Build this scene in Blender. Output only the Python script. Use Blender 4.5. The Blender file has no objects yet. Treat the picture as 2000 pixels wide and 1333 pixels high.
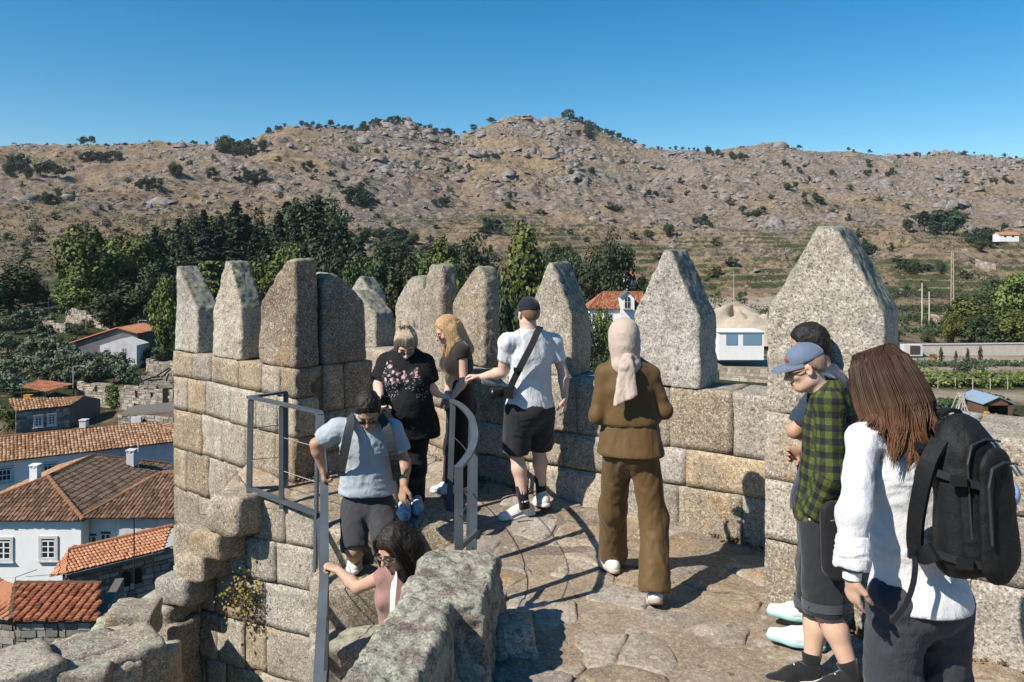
import bpy, bmesh, math, random
import numpy as np
from mathutils import Vector, Matrix

random.seed(7)
rng = np.random.default_rng(7)
R = math.radians
scene = bpy.context.scene
COL = scene.collection

# ------------------------------------------------------------------ camera
F = 1556.0            # focal length in photo pixels (2000 wide)
CAMZ = 2.1
HOR = 500.0           # photo row of the horizon
cam_d = bpy.data.cameras.new("camera")
cam = bpy.data.objects.new("camera", cam_d)
COL.objects.link(cam)
cam.location = (0, 0, CAMZ)
cam.rotation_euler = (R(90), 0, 0)
cam_d.sensor_width = 36.0
cam_d.lens = F / 2000 * 36
cam_d.shift_y = -(666.5 - HOR) / 2000
cam_d.clip_start = 0.05
cam_d.clip_end = 8000
scene.camera = cam

# ------------------------------------------------------------------ light
SUN_AZ = (0.82, 0.572)      # horizontal direction in which the light travels
SUN_EL = R(43)
w = bpy.data.worlds.new("World")
scene.world = w
w.use_nodes = True
nt = w.node_tree
nt.nodes.clear()
sky = nt.nodes.new("ShaderNodeTexSky")
sky.sky_type = 'NISHITA'
sky.sun_disc = False
sky.sun_elevation = SUN_EL
sky.sun_rotation = math.atan2(-SUN_AZ[0], -SUN_AZ[1])
sky.altitude = 900
sky.air_density = 1.0
sky.dust_density = 0.15
sky.ozone_density = 1.6
bg = nt.nodes.new("ShaderNodeBackground")
bg.inputs['Strength'].default_value = 0.097
wo = nt.nodes.new("ShaderNodeOutputWorld")
hs = nt.nodes.new("ShaderNodeHueSaturation")
hs.inputs['Saturation'].default_value = 1.5
hs.inputs['Hue'].default_value = 0.491
nt.links.new(sky.outputs[0], hs.inputs['Color'])
nt.links.new(hs.outputs[0], bg.inputs['Color'])
nt.links.new(bg.outputs[0], wo.inputs['Surface'])

sd = bpy.data.lights.new("sun", 'SUN')
sd.energy = 5.0
sd.angle = R(0.5)
sd.color = (1.0, 0.93, 0.82)
sun = bpy.data.objects.new("sun", sd)
COL.objects.link(sun)
ldir = Vector((SUN_AZ[0] * math.cos(SUN_EL), SUN_AZ[1] * math.cos(SUN_EL), -math.sin(SUN_EL)))
sun.rotation_euler = ldir.to_track_quat('-Z', 'Y').to_euler()
sun.location = (-20, -12, 30)

vs = scene.view_settings
vs.view_transform = 'Standard'
vs.look = 'None'
vs.exposure = 0.46
vs.gamma = 1.0
vs.use_curve_mapping = False
scene.cycles.use_denoising = True
scene.cycles.max_bounces = 6
scene.cycles.diffuse_bounces = 1
scene.cycles.glossy_bounces = 2
scene.cycles.transmission_bounces = 4

# ------------------------------------------------------------------ helpers
def P(px, py, Y):
    """world point seen at photo pixel (px, py) at depth Y"""
    return np.array([(px - 1000.0) * Y / F, Y, CAMZ + (HOR - py) * Y / F])

def PZ(px, py, z):
    """world point at height z seen at photo pixel"""
    Y = (CAMZ - z) * F / (py - HOR)
    return np.array([(px - 1000.0) * Y / F, Y, z])

def mesh_np(name, V, Fc, smooth=True):
    V = np.asarray(V, dtype=np.float32).reshape(-1, 3)
    me = bpy.data.meshes.new(name)
    if isinstance(Fc, np.ndarray):
        n, k = Fc.shape
        me.vertices.add(len(V)); me.vertices.foreach_set("co", V.ravel())
        me.loops.add(n * k); me.loops.foreach_set("vertex_index", Fc.astype(np.int32).ravel())
        me.polygons.add(n)
        me.polygons.foreach_set("loop_start", np.arange(0, n * k, k, dtype=np.int32))
        me.update(calc_edges=True)
    else:
        me.from_pydata([tuple(map(float, v)) for v in V], [], [tuple(int(i) for i in f) for f in Fc])
        me.update()
    if smooth:
        me.polygons.foreach_set("use_smooth", np.ones(len(me.polygons), dtype=bool))
    return me

def link(name, me, mat=None, parent=None, loc=None, smooth_angle=None):
    o = bpy.data.objects.new(name, me)
    COL.objects.link(o)
    if mat is not None and me is not None and not me.materials:
        for m in (mat if isinstance(mat, (list, tuple)) else [mat]):
            me.materials.append(m)
    if parent is not None:
        o.parent = parent
    if loc is not None:
        o.location = tuple(float(x) for x in loc)
    return o

def tag(o, label=None, cat=None, group=None, kind=None):
    if label: o['label'] = label
    if cat: o['category'] = cat
    if group: o['group'] = group
    if kind: o['kind'] = kind
    return o

def empty(name, loc, label=None, cat=None, group=None):
    o = bpy.data.objects.new(name, None)
    COL.objects.link(o)
    o.empty_display_size = 0.2
    o.location = tuple(float(x) for x in loc)
    return tag(o, label, cat, group)

class MB:
    """collects geometry into one mesh"""
    def __init__(s):
        s.v = []; s.f = []; s.n = 0
    def add(s, V, Fc):
        V = np.asarray(V, float).reshape(-1, 3)
        s.v.append(V)
        for f in Fc:
            s.f.append([int(i) + s.n for i in f])
        s.n += len(V)
    def box(s, c, size, M=None):
        c = np.asarray(c, float); h = np.asarray(size, float) / 2
        q = np.array([[x, y, z] for z in (-1, 1) for y in (-1, 1) for x in (-1, 1)], float) * h
        if M is not None: q = q @ np.asarray(M).T
        s.add(q + c, BOXF)
    def hexa(s, pts):
        s.add(pts, BOXF)
    def bar(s, a, b, wx, wy, up=(0, 0, 1)):
        a = np.asarray(a, float); b = np.asarray(b, float)
        d = b - a; L = np.linalg.norm(d); d /= L
        up = np.asarray(up, float)
        if abs(d @ up) > .99: up = np.array([0, 1., 0])
        u = np.cross(d, up); u /= np.linalg.norm(u); v = np.cross(u, d)
        q = []
        for p in (a, b):
            for sy in (-1, 1):
                for sx in (-1, 1):
                    q.append(p + u * sx * wx / 2 + v * sy * wy / 2)
        s.add(q, BOXF)
    def tube(s, pts, rad, n=6, cap=True):
        pts = np.asarray(pts, float)
        m = len(pts)
        rad = np.broadcast_to(np.asarray(rad, float), (m,))
        T = np.gradient(pts, axis=0); T /= np.linalg.norm(T, axis=1)[:, None] + 1e-12
        ref = np.array([0, 0, 1.]) if abs(T[0, 2]) < .9 else np.array([1., 0, 0])
        V = []
        u = np.cross(T[0], ref); u /= np.linalg.norm(u)
        for i in range(m):
            u = u - T[i] * (u @ T[i]); u /= np.linalg.norm(u) + 1e-12
            v = np.cross(T[i], u)
            for k in range(n):
                a = 2 * math.pi * k / n
                V.append(pts[i] + rad[i] * (math.cos(a) * u + math.sin(a) * v))
        Fc = []
        for i in range(m - 1):
            for k in range(n):
                k2 = (k + 1) % n
                Fc.append([i * n + k, i * n + k2, (i + 1) * n + k2, (i + 1) * n + k])
        if cap:
            Fc.append(list(range(n))[::-1]); Fc.append([(m - 1) * n + k for k in range(n)])
        s.add(V, Fc)
    def build(s, name, mat, parent=None, loc=(0, 0, 0), smooth=False):
        V = np.concatenate(s.v) - np.asarray(loc, float)
        me = mesh_np(name, V, s.f, smooth)
        wl = loc
        if parent is not None:
            wl = np.asarray(loc, float) - np.array(parent.location)
            if parent.parent is not None: wl = wl - np.array(parent.parent.location)
        return link(name, me, mat, parent, wl)
BOXF = [[0, 2, 3, 1], [4, 5, 7, 6], [0, 1, 5, 4], [2, 6, 7, 3], [0, 4, 6, 2], [1, 3, 7, 5]]

# value noise --------------------------------------------------------
def _hash(ix, iy, iz, seed):
    h = (ix.astype(np.int64) * 374761393 + iy.astype(np.int64) * 668265263 + iz.astype(np.int64) * 2147483647 + seed * 974634777) & 0xFFFFFFFF
    h = ((h ^ (h >> 13)) * 1274126177) & 0xFFFFFFFF
    h = ((h ^ (h >> 16)) * 2246822519) & 0xFFFFFFFF
    return ((h ^ (h >> 15)) & 0xFFFFFF) / float(0xFFFFFF)

def vnoise(p, seed=0):
    p = np.asarray(p, float)
    i = np.floor(p); f = p - i; f = f * f * f * (f * (f * 6 - 15) + 10)
    x, y, z = i[..., 0], i[..., 1], i[..., 2]
    r = 0
    for dx in (0, 1):
        wx = f[..., 0] if dx else 1 - f[..., 0]
        for dy in (0, 1):
            wy = f[..., 1] if dy else 1 - f[..., 1]
            for dz in (0, 1):
                wz = f[..., 2] if dz else 1 - f[..., 2]
                r = r + wx * wy * wz * _hash(x + dx, y + dy, z + dz, seed)
    return r * 2 - 1

def fbm(p, oct=4, seed=0, gain=.5, lac=2.03, ridged=False):
    p = np.asarray(p, float); a = 1.0; s = 0; t = 0
    for o in range(oct):
        n = vnoise(p, seed + o * 17)
        if ridged: n = 1 - 2 * np.abs(n)
        s = s + a * n; t += a; a *= gain; p = p * lac + 13.7
    return s / t

# materials ----------------------------------------------------------
class NT:
    def __init__(s, name, rough=.8, spec=.3):
        s.m = bpy.data.materials.new(name); s.m.use_nodes = True
        s.t = s.m.node_tree; s.t.nodes.clear()
        s.out = s.n("ShaderNodeOutputMaterial"); s.b = s.n("ShaderNodeBsdfPrincipled")
        s.l(s.b.outputs[0], s.out.inputs[0])
        s.b.inputs['Roughness'].default_value = rough
        s.b.inputs['Specular IOR Level'].default_value = spec
    def n(s, typ, **kw):
        nd = s.t.nodes.new(typ)
        for k, v in kw.items(): setattr(nd, k, v)
        return nd
    def l(s, a, b): s.t.links.new(a, b)
    def coords(s, space='Object', rnd=True):
        tc = s.n("ShaderNodeTexCoord")
        if not rnd: return tc.outputs[space]
        oi = s.n("ShaderNodeObjectInfo")
        mul = s.n("ShaderNodeMath", operation='MULTIPLY'); mul.inputs[1].default_value = 37.0
        s.l(oi.outputs['Random'], mul.inputs[0])
        ad = s.n("ShaderNodeVectorMath", operation='ADD')
        s.l(tc.outputs[space], ad.inputs[0]); s.l(mul.outputs[0], ad.inputs[1])
        return ad.outputs[0]
    def noise(s, co, scale, detail=4, rough=.55, out='Fac', stretch=None):
        nd = s.n("ShaderNodeTexNoise")
        nd.inputs['Scale'].default_value = scale; nd.inputs['Detail'].default_value = detail
        nd.inputs['Roughness'].default_value = rough
        if stretch is not None:
            mp = s.n("ShaderNodeMapping"); mp.inputs['Scale'].default_value = stretch
            s.l(co, mp.inputs['Vector']); co = mp.outputs[0]
        s.l(co, nd.inputs['Vector'])
        return nd.outputs[out]
    def voro(s, co, scale, feature='F1', out='Distance', rnd=1.0):
        nd = s.n("ShaderNodeTexVoronoi", feature=feature)
        nd.inputs['Scale'].default_value = scale; nd.inputs['Randomness'].default_value = rnd
        s.l(co, nd.inputs['Vector'])
        return nd.outputs[out]
    def ramp(s, fac, stops, interp='LINEAR'):
        nd = s.n("ShaderNodeValToRGB"); cr = nd.color_ramp; cr.interpolation = interp
        while len(cr.elements) < len(stops): cr.elements.new(.5)
        for e, (p, c) in zip(cr.elements, stops):
            e.position = p
            e.color = (c, c, c, 1) if not hasattr(c, '__len__') else (*c, 1)
        s.l(fac, nd.inputs[0])
        return nd.outputs[0]
    def mix(s, fac, a, b, mode='MIX'):
        nd = s.n("ShaderNodeMix", data_type='RGBA', blend_type=mode)
        for sock, v in ((nd.inputs[0], fac), (nd.inputs[6], a), (nd.inputs[7], b)):
            if hasattr(v, 'is_output') or isinstance(v, bpy.types.NodeSocket): s.l(v, sock)
            elif hasattr(v, '__len__'): sock.default_value = (*v, 1)
            else: sock.default_value = v
        return nd.outputs[2]
    def math(s, op, a, b=None, c=None):
        nd = s.n("ShaderNodeMath", operation=op)
        for i, v in enumerate((a, b, c)):
            if v is None: continue
            if isinstance(v, bpy.types.NodeSocket): s.l(v, nd.inputs[i])
            else: nd.inputs[i].default_value = v
        return nd.outputs[0]
    def color(s, c):
        if isinstance(c, bpy.types.NodeSocket): s.l(c, s.b.inputs['Base Color'])
        else: s.b.inputs['Base Color'].default_value = (*c, 1)
    def bump(s, h, strength=.5, dist=.01, prev=None):
        nd = s.n("ShaderNodeBump"); nd.inputs['Strength'].default_value = strength
        nd.inputs['Distance'].default_value = dist
        s.l(h, nd.inputs['Height'])
        if prev is not None: s.l(prev, nd.inputs['Normal'])
        s.l(nd.outputs[0], s.b.inputs['Normal'])
        return nd.outputs[0]
    def rand(s):
        return s.n("ShaderNodeObjectInfo").outputs['Random']
    def nz(s):
        g = s.n("ShaderNodeNewGeometry"); x = s.n("ShaderNodeSeparateXYZ")
        s.l(g.outputs['Normal'], x.inputs[0]); return x.outputs[2]

def simple(name, c, rough=.7, spec=.3, metal=0, var=0.0, nscale=8.0, bump=0, bscale=60):
    t = NT(name, rough, spec)
    t.b.inputs['Metallic'].default_value = metal
    if var > 0:
        co = t.coords()
        n = t.noise(co, nscale, 4)
        lo = tuple(max(0, x * (1 - var)) for x in c); hi = tuple(min(1, x * (1 + var)) for x in c)
        t.color(t.ramp(n, [(.3, lo), (.7, hi)]))
        if bump: t.bump(t.noise(co, bscale, 3), bump, .01)
    else:
        t.color(c)
    return t.m

LANDMARKS = [(-40, "left edge"), (60, "village edge"), (168, "biggest plane tree"), (255, "second plane tree"), (340, "leftmost merlon"), (462, "second merlon"), (560, "corner merlon"), (665, "shaded merlon"), (735, "small merlon"),
             (797, "leaning merlon"), (845, "lichen merlon"), (925, "rounded merlon"), (1030, "black cap"), (1098, "pale merlon"), (1160, "red house roof"), (1220, "beige headscarf"), (1320, "big pale merlon"), (1450, "white flat building"), (1570, "blue-grey cap"), (1640, "nearest merlon"),
             (1735, "brown-haired woman"), (1800, "concrete posts"), (1860, "lattice pylon"), (1940, "big tree clump"), (2010, "right edge")]
ORD = ["first", "second", "third", "fourth", "fifth", "sixth", "seventh", "eighth", "ninth", "tenth", "eleventh", "twelfth", "thirteenth", "fourteenth", "fifteenth", "sixteenth", "seventeenth", "eighteenth", "nineteenth", "twentieth"]
def label_group(items, noun, where=None):
    """items: (object, px, py); gives each its own label from what it stands above"""
    cells = {}
    for o, px, py in items:
        lm = min(LANDMARKS, key=lambda l: abs(l[0] - px))[1]
        band = where or ("on the ridge" if py < 297 else "below the ridge" if py < 325 else "on upper slope" if py < 350 else "high up" if py < 375 else "halfway up" if py < 425 else "on lower slope" if py < 480 else "at slope foot")
        cells.setdefault((lm, band), []).append((px, o))
    for (lm, band), L in cells.items():
        L.sort(key=lambda a: a[0])
        for i, (px, o) in enumerate(L):
            o['label'] = f"{noun} {band} above the {lm}" + (f", {ORD[min(i, 19)]} from left" if len(L) > 1 else "")
# ------------------------------------------------------------------ terrain
SKY_U = [-900, -300, 0, 80, 150, 200, 300, 400, 470, 510, 560, 620, 650, 700, 730, 790, 830, 900, 950, 1000, 1030, 1060, 1100, 1140,
         1200, 1250, 1300, 1380, 1400, 1450, 1500, 1560, 1620, 1670, 1710, 1800, 1850, 1920, 2000, 2300, 2900]
SKY_Y = [310, 292, 285, 286, 281, 283, 279, 279, 278, 263, 250, 248, 243, 248, 241, 236, 249, 268, 247, 230, 228, 238, 234, 242,
         264, 284, 292, 297, 291, 283, 283, 288, 296, 292, 302, 306, 299, 305, 309, 316, 330]
LZ = [(0, -20.5), (30, -20.5), (50, -19.5), (70, -18), (95, -15.5), (120, -14.3), (150, -12), (200, -8), (260, -1.5), (320, 6), (520, 36)]
RZ = [(0, -21.8), (115, -21.8), (180, -21.5), (300, -17.2), (360, -12), (420, -7), (520, 5.5)]
def terr(X, Y):
    X = np.asarray(X, float); Y = np.asarray(Y, float)
    r = np.hypot(X, Y); th = np.arctan2(X, Y)
    tc = np.clip(th, -R(50), R(50))
    u = 1000 + F * np.tan(tc)
    Ye = r * np.cos(tc)
    wgt = np.clip((u - 250) / 1050, 0, 1); wgt = wgt * wgt * (3 - 2 * wgt)
    zl = np.interp(Ye, *zip(*LZ)); zr = np.interp(Ye, *zip(*RZ))
    z0 = zl * (1 - wgt) + zr * wgt
    yr = 1020 + 330 * wgt - 120 * np.exp(-((u - 650) / 500) ** 2) + 60 * np.exp(-((u - 1040) / 250) ** 2)
    py1 = HOR - (np.interp(520, *zip(*LZ)) * (1 - wgt) + np.interp(520, *zip(*RZ)) * wgt - CAMZ) * F / 520
    pyr = np.interp(u, SKY_U, SKY_Y)
    t = np.clip((Ye - 520) / (yr - 520), 0, 1)
    py = py1 + (pyr - py1) * t ** .85
    zm = CAMZ + (HOR - py) * Ye / F
    back = np.clip(Ye - yr, 0, None)
    zm = zm - back * .25
    z = np.where(Ye > 520, zm, z0)
    q = np.stack([X, Y, np.zeros_like(X)], -1)
    k = np.clip((Ye - 220) / 700, 0, 1)
    rel = fbm(q / 170.0, 4, 3, ridged=True) * 22 * k + fbm(q / 45.0, 4, 11, ridged=True) * 9 * k + fbm(q / 17.0, 3, 23, ridged=True) * 3.0 * np.clip(k * 1.6, 0, 1) + fbm(q / 5.5, 3, 27, gain=.6) * 1.9 * np.clip(k * 1.8, 0, 1) * (.35 + .65 * np.clip(fbm(q / 60.0, 2, 29) * 2 + .6, 0, 1))
    edge = 1 - .72 * np.exp(-((Ye - yr) / 130) ** 2)
    z = z + rel * edge - 3 * k
    z = z + fbm(q / 30.0, 2, 31) * .5 * np.clip((Ye - 60) / 100, 0, 1)
    # terraces on the lower slope, centre and right
    tw = np.clip((u - 850) / 150, 0, 1) * np.clip((Ye - 300) / 60, 0, 1) * np.clip((680 - Ye) / 120, 0, 1)
    st = 3.0
    zz = z / st + fbm(q / 120.0, 2, 41) * .8
    fr = zz - np.floor(zz)
    zt = z + (np.clip((fr - .7) / .3, 0, 1) - fr) * st
    z = z * (1 - tw * .9) + zt * tw * .9
    terr.riser = tw * np.clip((fr - .66) / .1, 0, 1)
    return z, u, Ye

def terr_at(px, Y):
    """ground point on the line of sight column px at depth Y"""
    X = (px - 1000.0) * Y / F
    z, _, _ = terr(np.array([X]), np.array([Y]))
    return np.array([X, Y, float(z[0])])

def hit(px, py, y0=40, y1=1500):
    """first terrain point seen at pixel (px,py)"""
    Ys = np.geomspace(y0, y1, 900)
    X = (px - 1000.0) * Ys / F
    z, _, _ = terr(X, Ys)
    pz = HOR - (z - CAMZ) * F / Ys
    i = np.argmax(pz <= py) if (pz <= py).any() else len(Ys) - 1
    return np.array([X[i], Ys[i], z[i]])

# ground material
def mat_ground():
    t = NT("hill_ground", .95, .1)
    co = t.coords('Object', False)
    at = t.n("ShaderNodeAttribute", attribute_name="zone")   # r: rock, g: green, b: bare sand
    sx = t.n("ShaderNodeSeparateColor"); t.l(at.outputs['Color'], sx.inputs[0])
    n1 = t.noise(co, .035, 6, .65); n2 = t.noise(co, .22, 6, .7); n3 = t.noise(co, 1.2, 4, .7)
    grass = t.ramp(n2, [(.3, (.14, .098, .06)), (.5, (.27, .195, .122)), (.72, (.38, .29, .195))])
    rock = t.ramp(n2, [(.28, (.08, .064, .058)), (.5, (.228, .180, .148)), (.7, (.37, .305, .258))])
    f = t.math('ADD', t.math('MULTIPLY', n1, .9), t.math('MULTIPLY', n3, .35))
    f = t.math('ADD', f, t.math('MULTIPLY', sx.outputs[0], .55))
    f = t.math('ADD', f, t.math('MULTIPLY', t.math('SUBTRACT', t.noise(co, .011, 3, .6), .5), .9))
    base = t.mix(t.ramp(f, [(.72, 0.0), (.95, 1.0)]), grass, rock)
    scr = t.noise(co, .16, 8, .75)
    scr2 = t.ramp(t.math('ADD', t.math('ADD', scr, t.math('MULTIPLY', t.math('SUBTRACT', t.noise(co, .018, 3), .5), .35)), t.math('MULTIPLY', sx.outputs[1], .5)), [(.55, 0.0), (.64, 1.0)])
    green = t.ramp(n3, [(.3, (.035, .05, .02)), (.6, (.085, .095, .04)), (.8, (.16, .15, .07))])
    base = t.mix(scr2, base, green)
    fn = t.noise(co, .75, 8, .8)
    base = t.mix(t.math('MULTIPLY', t.ramp(fn, [(.36, 1.), (.46, 0.)]), .75), base, (.045, .045, .03))
    sand = t.ramp(n2, [(.3, (.42, .34, .26)), (.7, (.56, .47, .37))])
    base = t.mix(sx.outputs[2], base, sand)
    t.color(base)
    t.bump(t.math('ADD', t.noise(co, .5, 8, .75), t.math('MULTIPLY', t.noise(co, 2.5, 4, .7), .3)), 1.0, 1.6)
    return t.m

def build_terrain():
    a = np.concatenate([np.linspace(-180, -52, 24, endpoint=False), np.linspace(-52, 52, 900), np.linspace(52, 180, 24, endpoint=False)[1:]])
    a = np.radians(a)
    rr = np.concatenate([[0.5, 6, 12], np.geomspace(18, 250, 120), np.geomspace(252, 1480, 640), np.geomspace(1500, 2600, 24)])
    A, RR = np.meshgrid(a, rr, indexing='ij')
    X = np.sin(A) * RR; Y = np.cos(A) * RR
    z, u, Ye = terr(X, Y); terr_r = terr.riser.copy()
    V = np.stack([X, Y, z], -1); build_terrain.zr = (float(z.min()), float(z.max()))
    na, nr = A.shape
    idx = np.arange(na * nr).reshape(na, nr)
    i2 = np.vstack([idx[1:], idx[:1]])
    q = np.stack([idx[:, :-1], i2[:, :-1], i2[:, 1:], idx[:, 1:]], -1).reshape(-1, 4)
    q = q[:, ::-1]
    me = mesh_np("hill_terrain", V.reshape(-1, 3), q)
    # what grows or lies where
    qn = np.stack([X, Y, X * 0], -1)
    rock = np.clip((Ye - 430) / 250, -.6, .35) + fbm(qn / 90, 3, 71) * .55
    rock = np.where((u > 1250), rock + .15, rock)
    riser = terr_r
    nearf = np.clip((330 - Ye) / 120, 0, 1)
    green = nearf * (.42 - .24 * np.clip((u - 500) / 500, 0, 1)) + fbm(qn / 40, 3, 81) * .25 - .1 + .25 * np.exp(-((u - 820) / 160) ** 2) * np.clip((650 - Ye) / 200, 0, 1)
    green = green + riser * .55 * np.clip(fbm(qn / 25, 2, 88) + .6, 0, 1); rock = rock + riser * .7 - .75 * np.clip((640 - Ye) / 120, 0, 1) * np.clip((u - 850) / 100, 0, 1)
    green = green + .35 * np.exp(-((u - 1800) / 190) ** 2 - ((Ye - 370) / 60) ** 2)
    sand = np.zeros_like(Ye)
    pyv = HOR - (z - CAMZ) * F / np.maximum(Ye, 1)
    # sandy tracks and yards of the valley on the right
    rs = np.clip((u - 1250) / 60, 0, 1)
    def band(y0, y1, soft=6): return np.clip((Ye - y0) / soft, 0, 1) * np.clip((y1 - Ye) / soft, 0, 1)
    sand += rs * (band(20, 112) + band(128, 142) + band(163, 190) * .9)
    sand += np.clip((u - 1330) / 30, 0, 1) * np.clip((1530 - u) / 30, 0, 1) * band(225, 340, 20)
    sand = np.clip(sand + fbm(qn / 8, 3, 91) * .25 * (sand > .01), 0, 1)
    green = green + rs * (band(112, 128) + band(142, 163)) * .9
    colr = np.stack([np.clip(rock, 0, 1), np.clip(green, 0, 1), sand, np.ones_like(sand)], -1).astype(np.float32)
    at = me.attributes.new("zone", 'FLOAT_COLOR', 'POINT')
    at.data.foreach_set("color", colr.ravel())
    o = link("ground", me, mat_ground())
    tag(o, kind='structure')
build_terrain()

# rocks strewn over the hillside ------------------------------------
def ico(sub=1):
    bm = bmesh.new(); bmesh.ops.create_icosphere(bm, subdivisions=sub, radius=1)
    V = np.array([v.co[:] for v in bm.verts]); Fc = np.array([[v.index for v in f.verts] for f in bm.faces]); bm.free()
    return V, Fc
def mat_hillrock():
    t = NT("hill_rock", .92, .15)
    co = t.coords('Object', False)
    n = t.noise(co, .35, 6, .7); n2 = t.noise(co, .06, 3)
    a = t.ramp(n, [(.3, (.09, .075, .068)), (.52, (.26, .215, .19)), (.72, (.40, .35, .32))])
    b = t.ramp(n, [(.3, (.12, .11, .10)), (.55, (.25, .235, .225)), (.75, (.36, .34, .32))])
    t.color(t.mix(t.ramp(n2, [(.4, 0.), (.6, 1.)]), a, b))
    t.bump(t.noise(co, 1.2, 6, .75), .9, .8)
    return t.m
HILLROCK = mat_hillrock()
def scatter_rocks():
    V0 = np.array([(1,0,0),(-1,0,0),(0,1,0),(0,-1,0),(.1,0,1),(.62,.62,.6),(-.62,.6,.6),(.6,-.62,.6),(-.6,-.62,.6)], float)
    F0 = np.array([(4,5,6),(4,6,8),(4,8,7),(4,7,5),(5,0,2),(5,2,6),(6,2,1),(6,1,8),(8,1,3),(8,3,7),(7,3,0),(7,0,5)])
    N = 82000
    u = rng.uniform(-250, 2250, N); Yd = 300 + (rng.random(N) ** .8) * 1080
    X = (u - 1000) * Yd / F
    z, _, Ye = terr(X, Yd)
    qn = np.stack([X, Yd, X * 0], -1)
    den = fbm(qn / 70, 3, 71) * .9 + fbm(qn / 200, 2, 77) * .6 + .12 + np.clip((Yd - 600) / 1200, -.3, .35)
    den += .5 * np.exp(-((u - 760) / 120) ** 2) * (Yd > 820) + .5 * np.exp(-((u - 1050) / 150) ** 2) * (Yd > 950)
    den -= .65 * (u > 850) * (Yd < 590)
    keep = den > rng.uniform(-.45, .75, N)
    X, Yd, z, u, den = X[keep], Yd[keep], z[keep], u[keep], den[keep]
    n = len(X)
    s = .38 + rng.pareto(2.7, n) * .62
    s = np.clip(s, .38, 4.6) * (0.7 + Yd / 1900)
    crag = fbm(qn[keep] / 55, 3, 99) + .55 * np.exp(-((u - 760) / 130) ** 2) * (Yd > 780) + .55 * np.exp(-((u - 1040) / 170) ** 2) * (Yd > 900) + .3 * (u > 1300) * (Yd > 600)
    s = s * np.where(crag > .45, 1.75, 1.0)
    sc = np.stack([s * rng.uniform(.7, 1.6, n), s * rng.uniform(.7, 1.3, n), s * rng.uniform(.45, 1.15, n)], -1)
    out = []; 
    a = rng.uniform(0, 6.28, n); ca, sa = np.cos(a), np.sin(a)
    W = V0[None] * (1 + rng.uniform(-.32, .32, (n, len(V0), 1)))
    # slab-like: flatten some facets
    W = W * sc[:, None, :]
    tilt = rng.uniform(-.5, .5, n)
    Wx = W[..., 0] * np.cos(tilt)[:, None] - W[..., 2] * np.sin(tilt)[:, None]
    Wz = W[..., 0] * np.sin(tilt)[:, None] + W[..., 2] * np.cos(tilt)[:, None]
    VX = Wx * ca[:, None] - W[..., 1] * sa[:, None] + X[:, None]
    VY = Wx * sa[:, None] + W[..., 1] * ca[:, None] + Yd[:, None]
    VZ = Wz + (z - sc[:, 2] * .12)[:, None]
    V = np.stack([VX, VY, VZ], -1).reshape(-1, 3)
    Fa = (F0[None] + (np.arange(n) * len(V0))[:, None, None]).reshape(-1, 3)
    o = link("boulder_field", mesh_np("boulder_field", V, Fa, False), HILLROCK)
    tag(o, "countless grey granite boulders strewn over the dry mountainside", None, None, 'stuff')
scatter_rocks()

# ------------------------------------------------------------------ plants
def mat_leaf(name, lo, hi, var=.5, trans=.0):
    t = NT(name, .65, .25)
    g = t.n("ShaderNodeNewGeometry")
    rp = t.n("ShaderNodeAttribute", attribute_name="tone")
    c = t.ramp(rp.outputs['Fac'], [(0., lo), (1., hi)])
    r = t.rand()
    h = t.n("ShaderNodeHueSaturation")
    t.l(t.math('ADD', t.math('MULTIPLY', r, .05), .475), h.inputs['Hue'])
    t.l(t.math('ADD', t.math('MULTIPLY', r, var), 1 - var / 2), h.inputs['Value'])
    t.l(c, h.inputs['Color'])
    t.color(h.outputs[0])
    return t.m
LEAF_BROAD = mat_leaf("leaf_broad", (.055, .075, .02), (.165, .185, .045))
LEAF_DARK = mat_leaf("leaf_dark", (.022, .038, .018), (.07, .095, .035))
LEAF_CON = mat_leaf("needle_dark", (.016, .03, .02), (.045, .07, .035))
LEAF_OLIVE = mat_leaf("leaf_olive", (.06, .08, .045), (.17, .2, .12))
LEAF_SCRUB = mat_leaf("leaf_scrub", (.028, .038, .018), (.085, .095, .042))
LEAF_DRY = mat_leaf("twig_dry", (.09, .075, .06), (.17, .145, .12))
LEAF_IVY = mat_leaf("leaf_ivy", (.05, .085, .02), (.15, .21, .05))
BARK = simple("bark", (.085, .065, .05), .95, .1, var=.4, nscale=3, bump=.6, bscale=20)

def leaf_mesh(name, pos, nrm, size, mat, tone=None):
    """leaf-sized faces at pos, roughly facing nrm"""
    n = len(pos)
    nrm = nrm + rng.normal(0, .55, (n, 3)); nrm /= np.linalg.norm(nrm, axis=1)[:, None] + 1e-9
    a = rng.normal(0, 1, (n, 3)); t1 = np.cross(nrm, a); t1 /= np.linalg.norm(t1, axis=1)[:, None] + 1e-9
    t2 = np.cross(nrm, t1)
    s = (size * rng.uniform(.6, 1.3, n))[:, None]
    q = np.stack([pos - t1 * s * .5, pos + t2 * s * .42 + nrm * s * .12, pos + t1 * s * .5, pos - t2 * s * .42 + nrm * s * .12], 1)
    Fc = np.arange(n * 4).reshape(n, 4)
    me = mesh_np(name, q.reshape(-1, 3), Fc, False)
    tn = rng.random(n) if tone is None else np.clip(tone + rng.normal(0, .22, n), 0, 1)
    at = me.attributes.new("tone", 'FLOAT', 'POINT')
    at.data.foreach_set("value", np.repeat(tn, 4).astype(np.float32))
    me.materials.append(mat)
    return me

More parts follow.
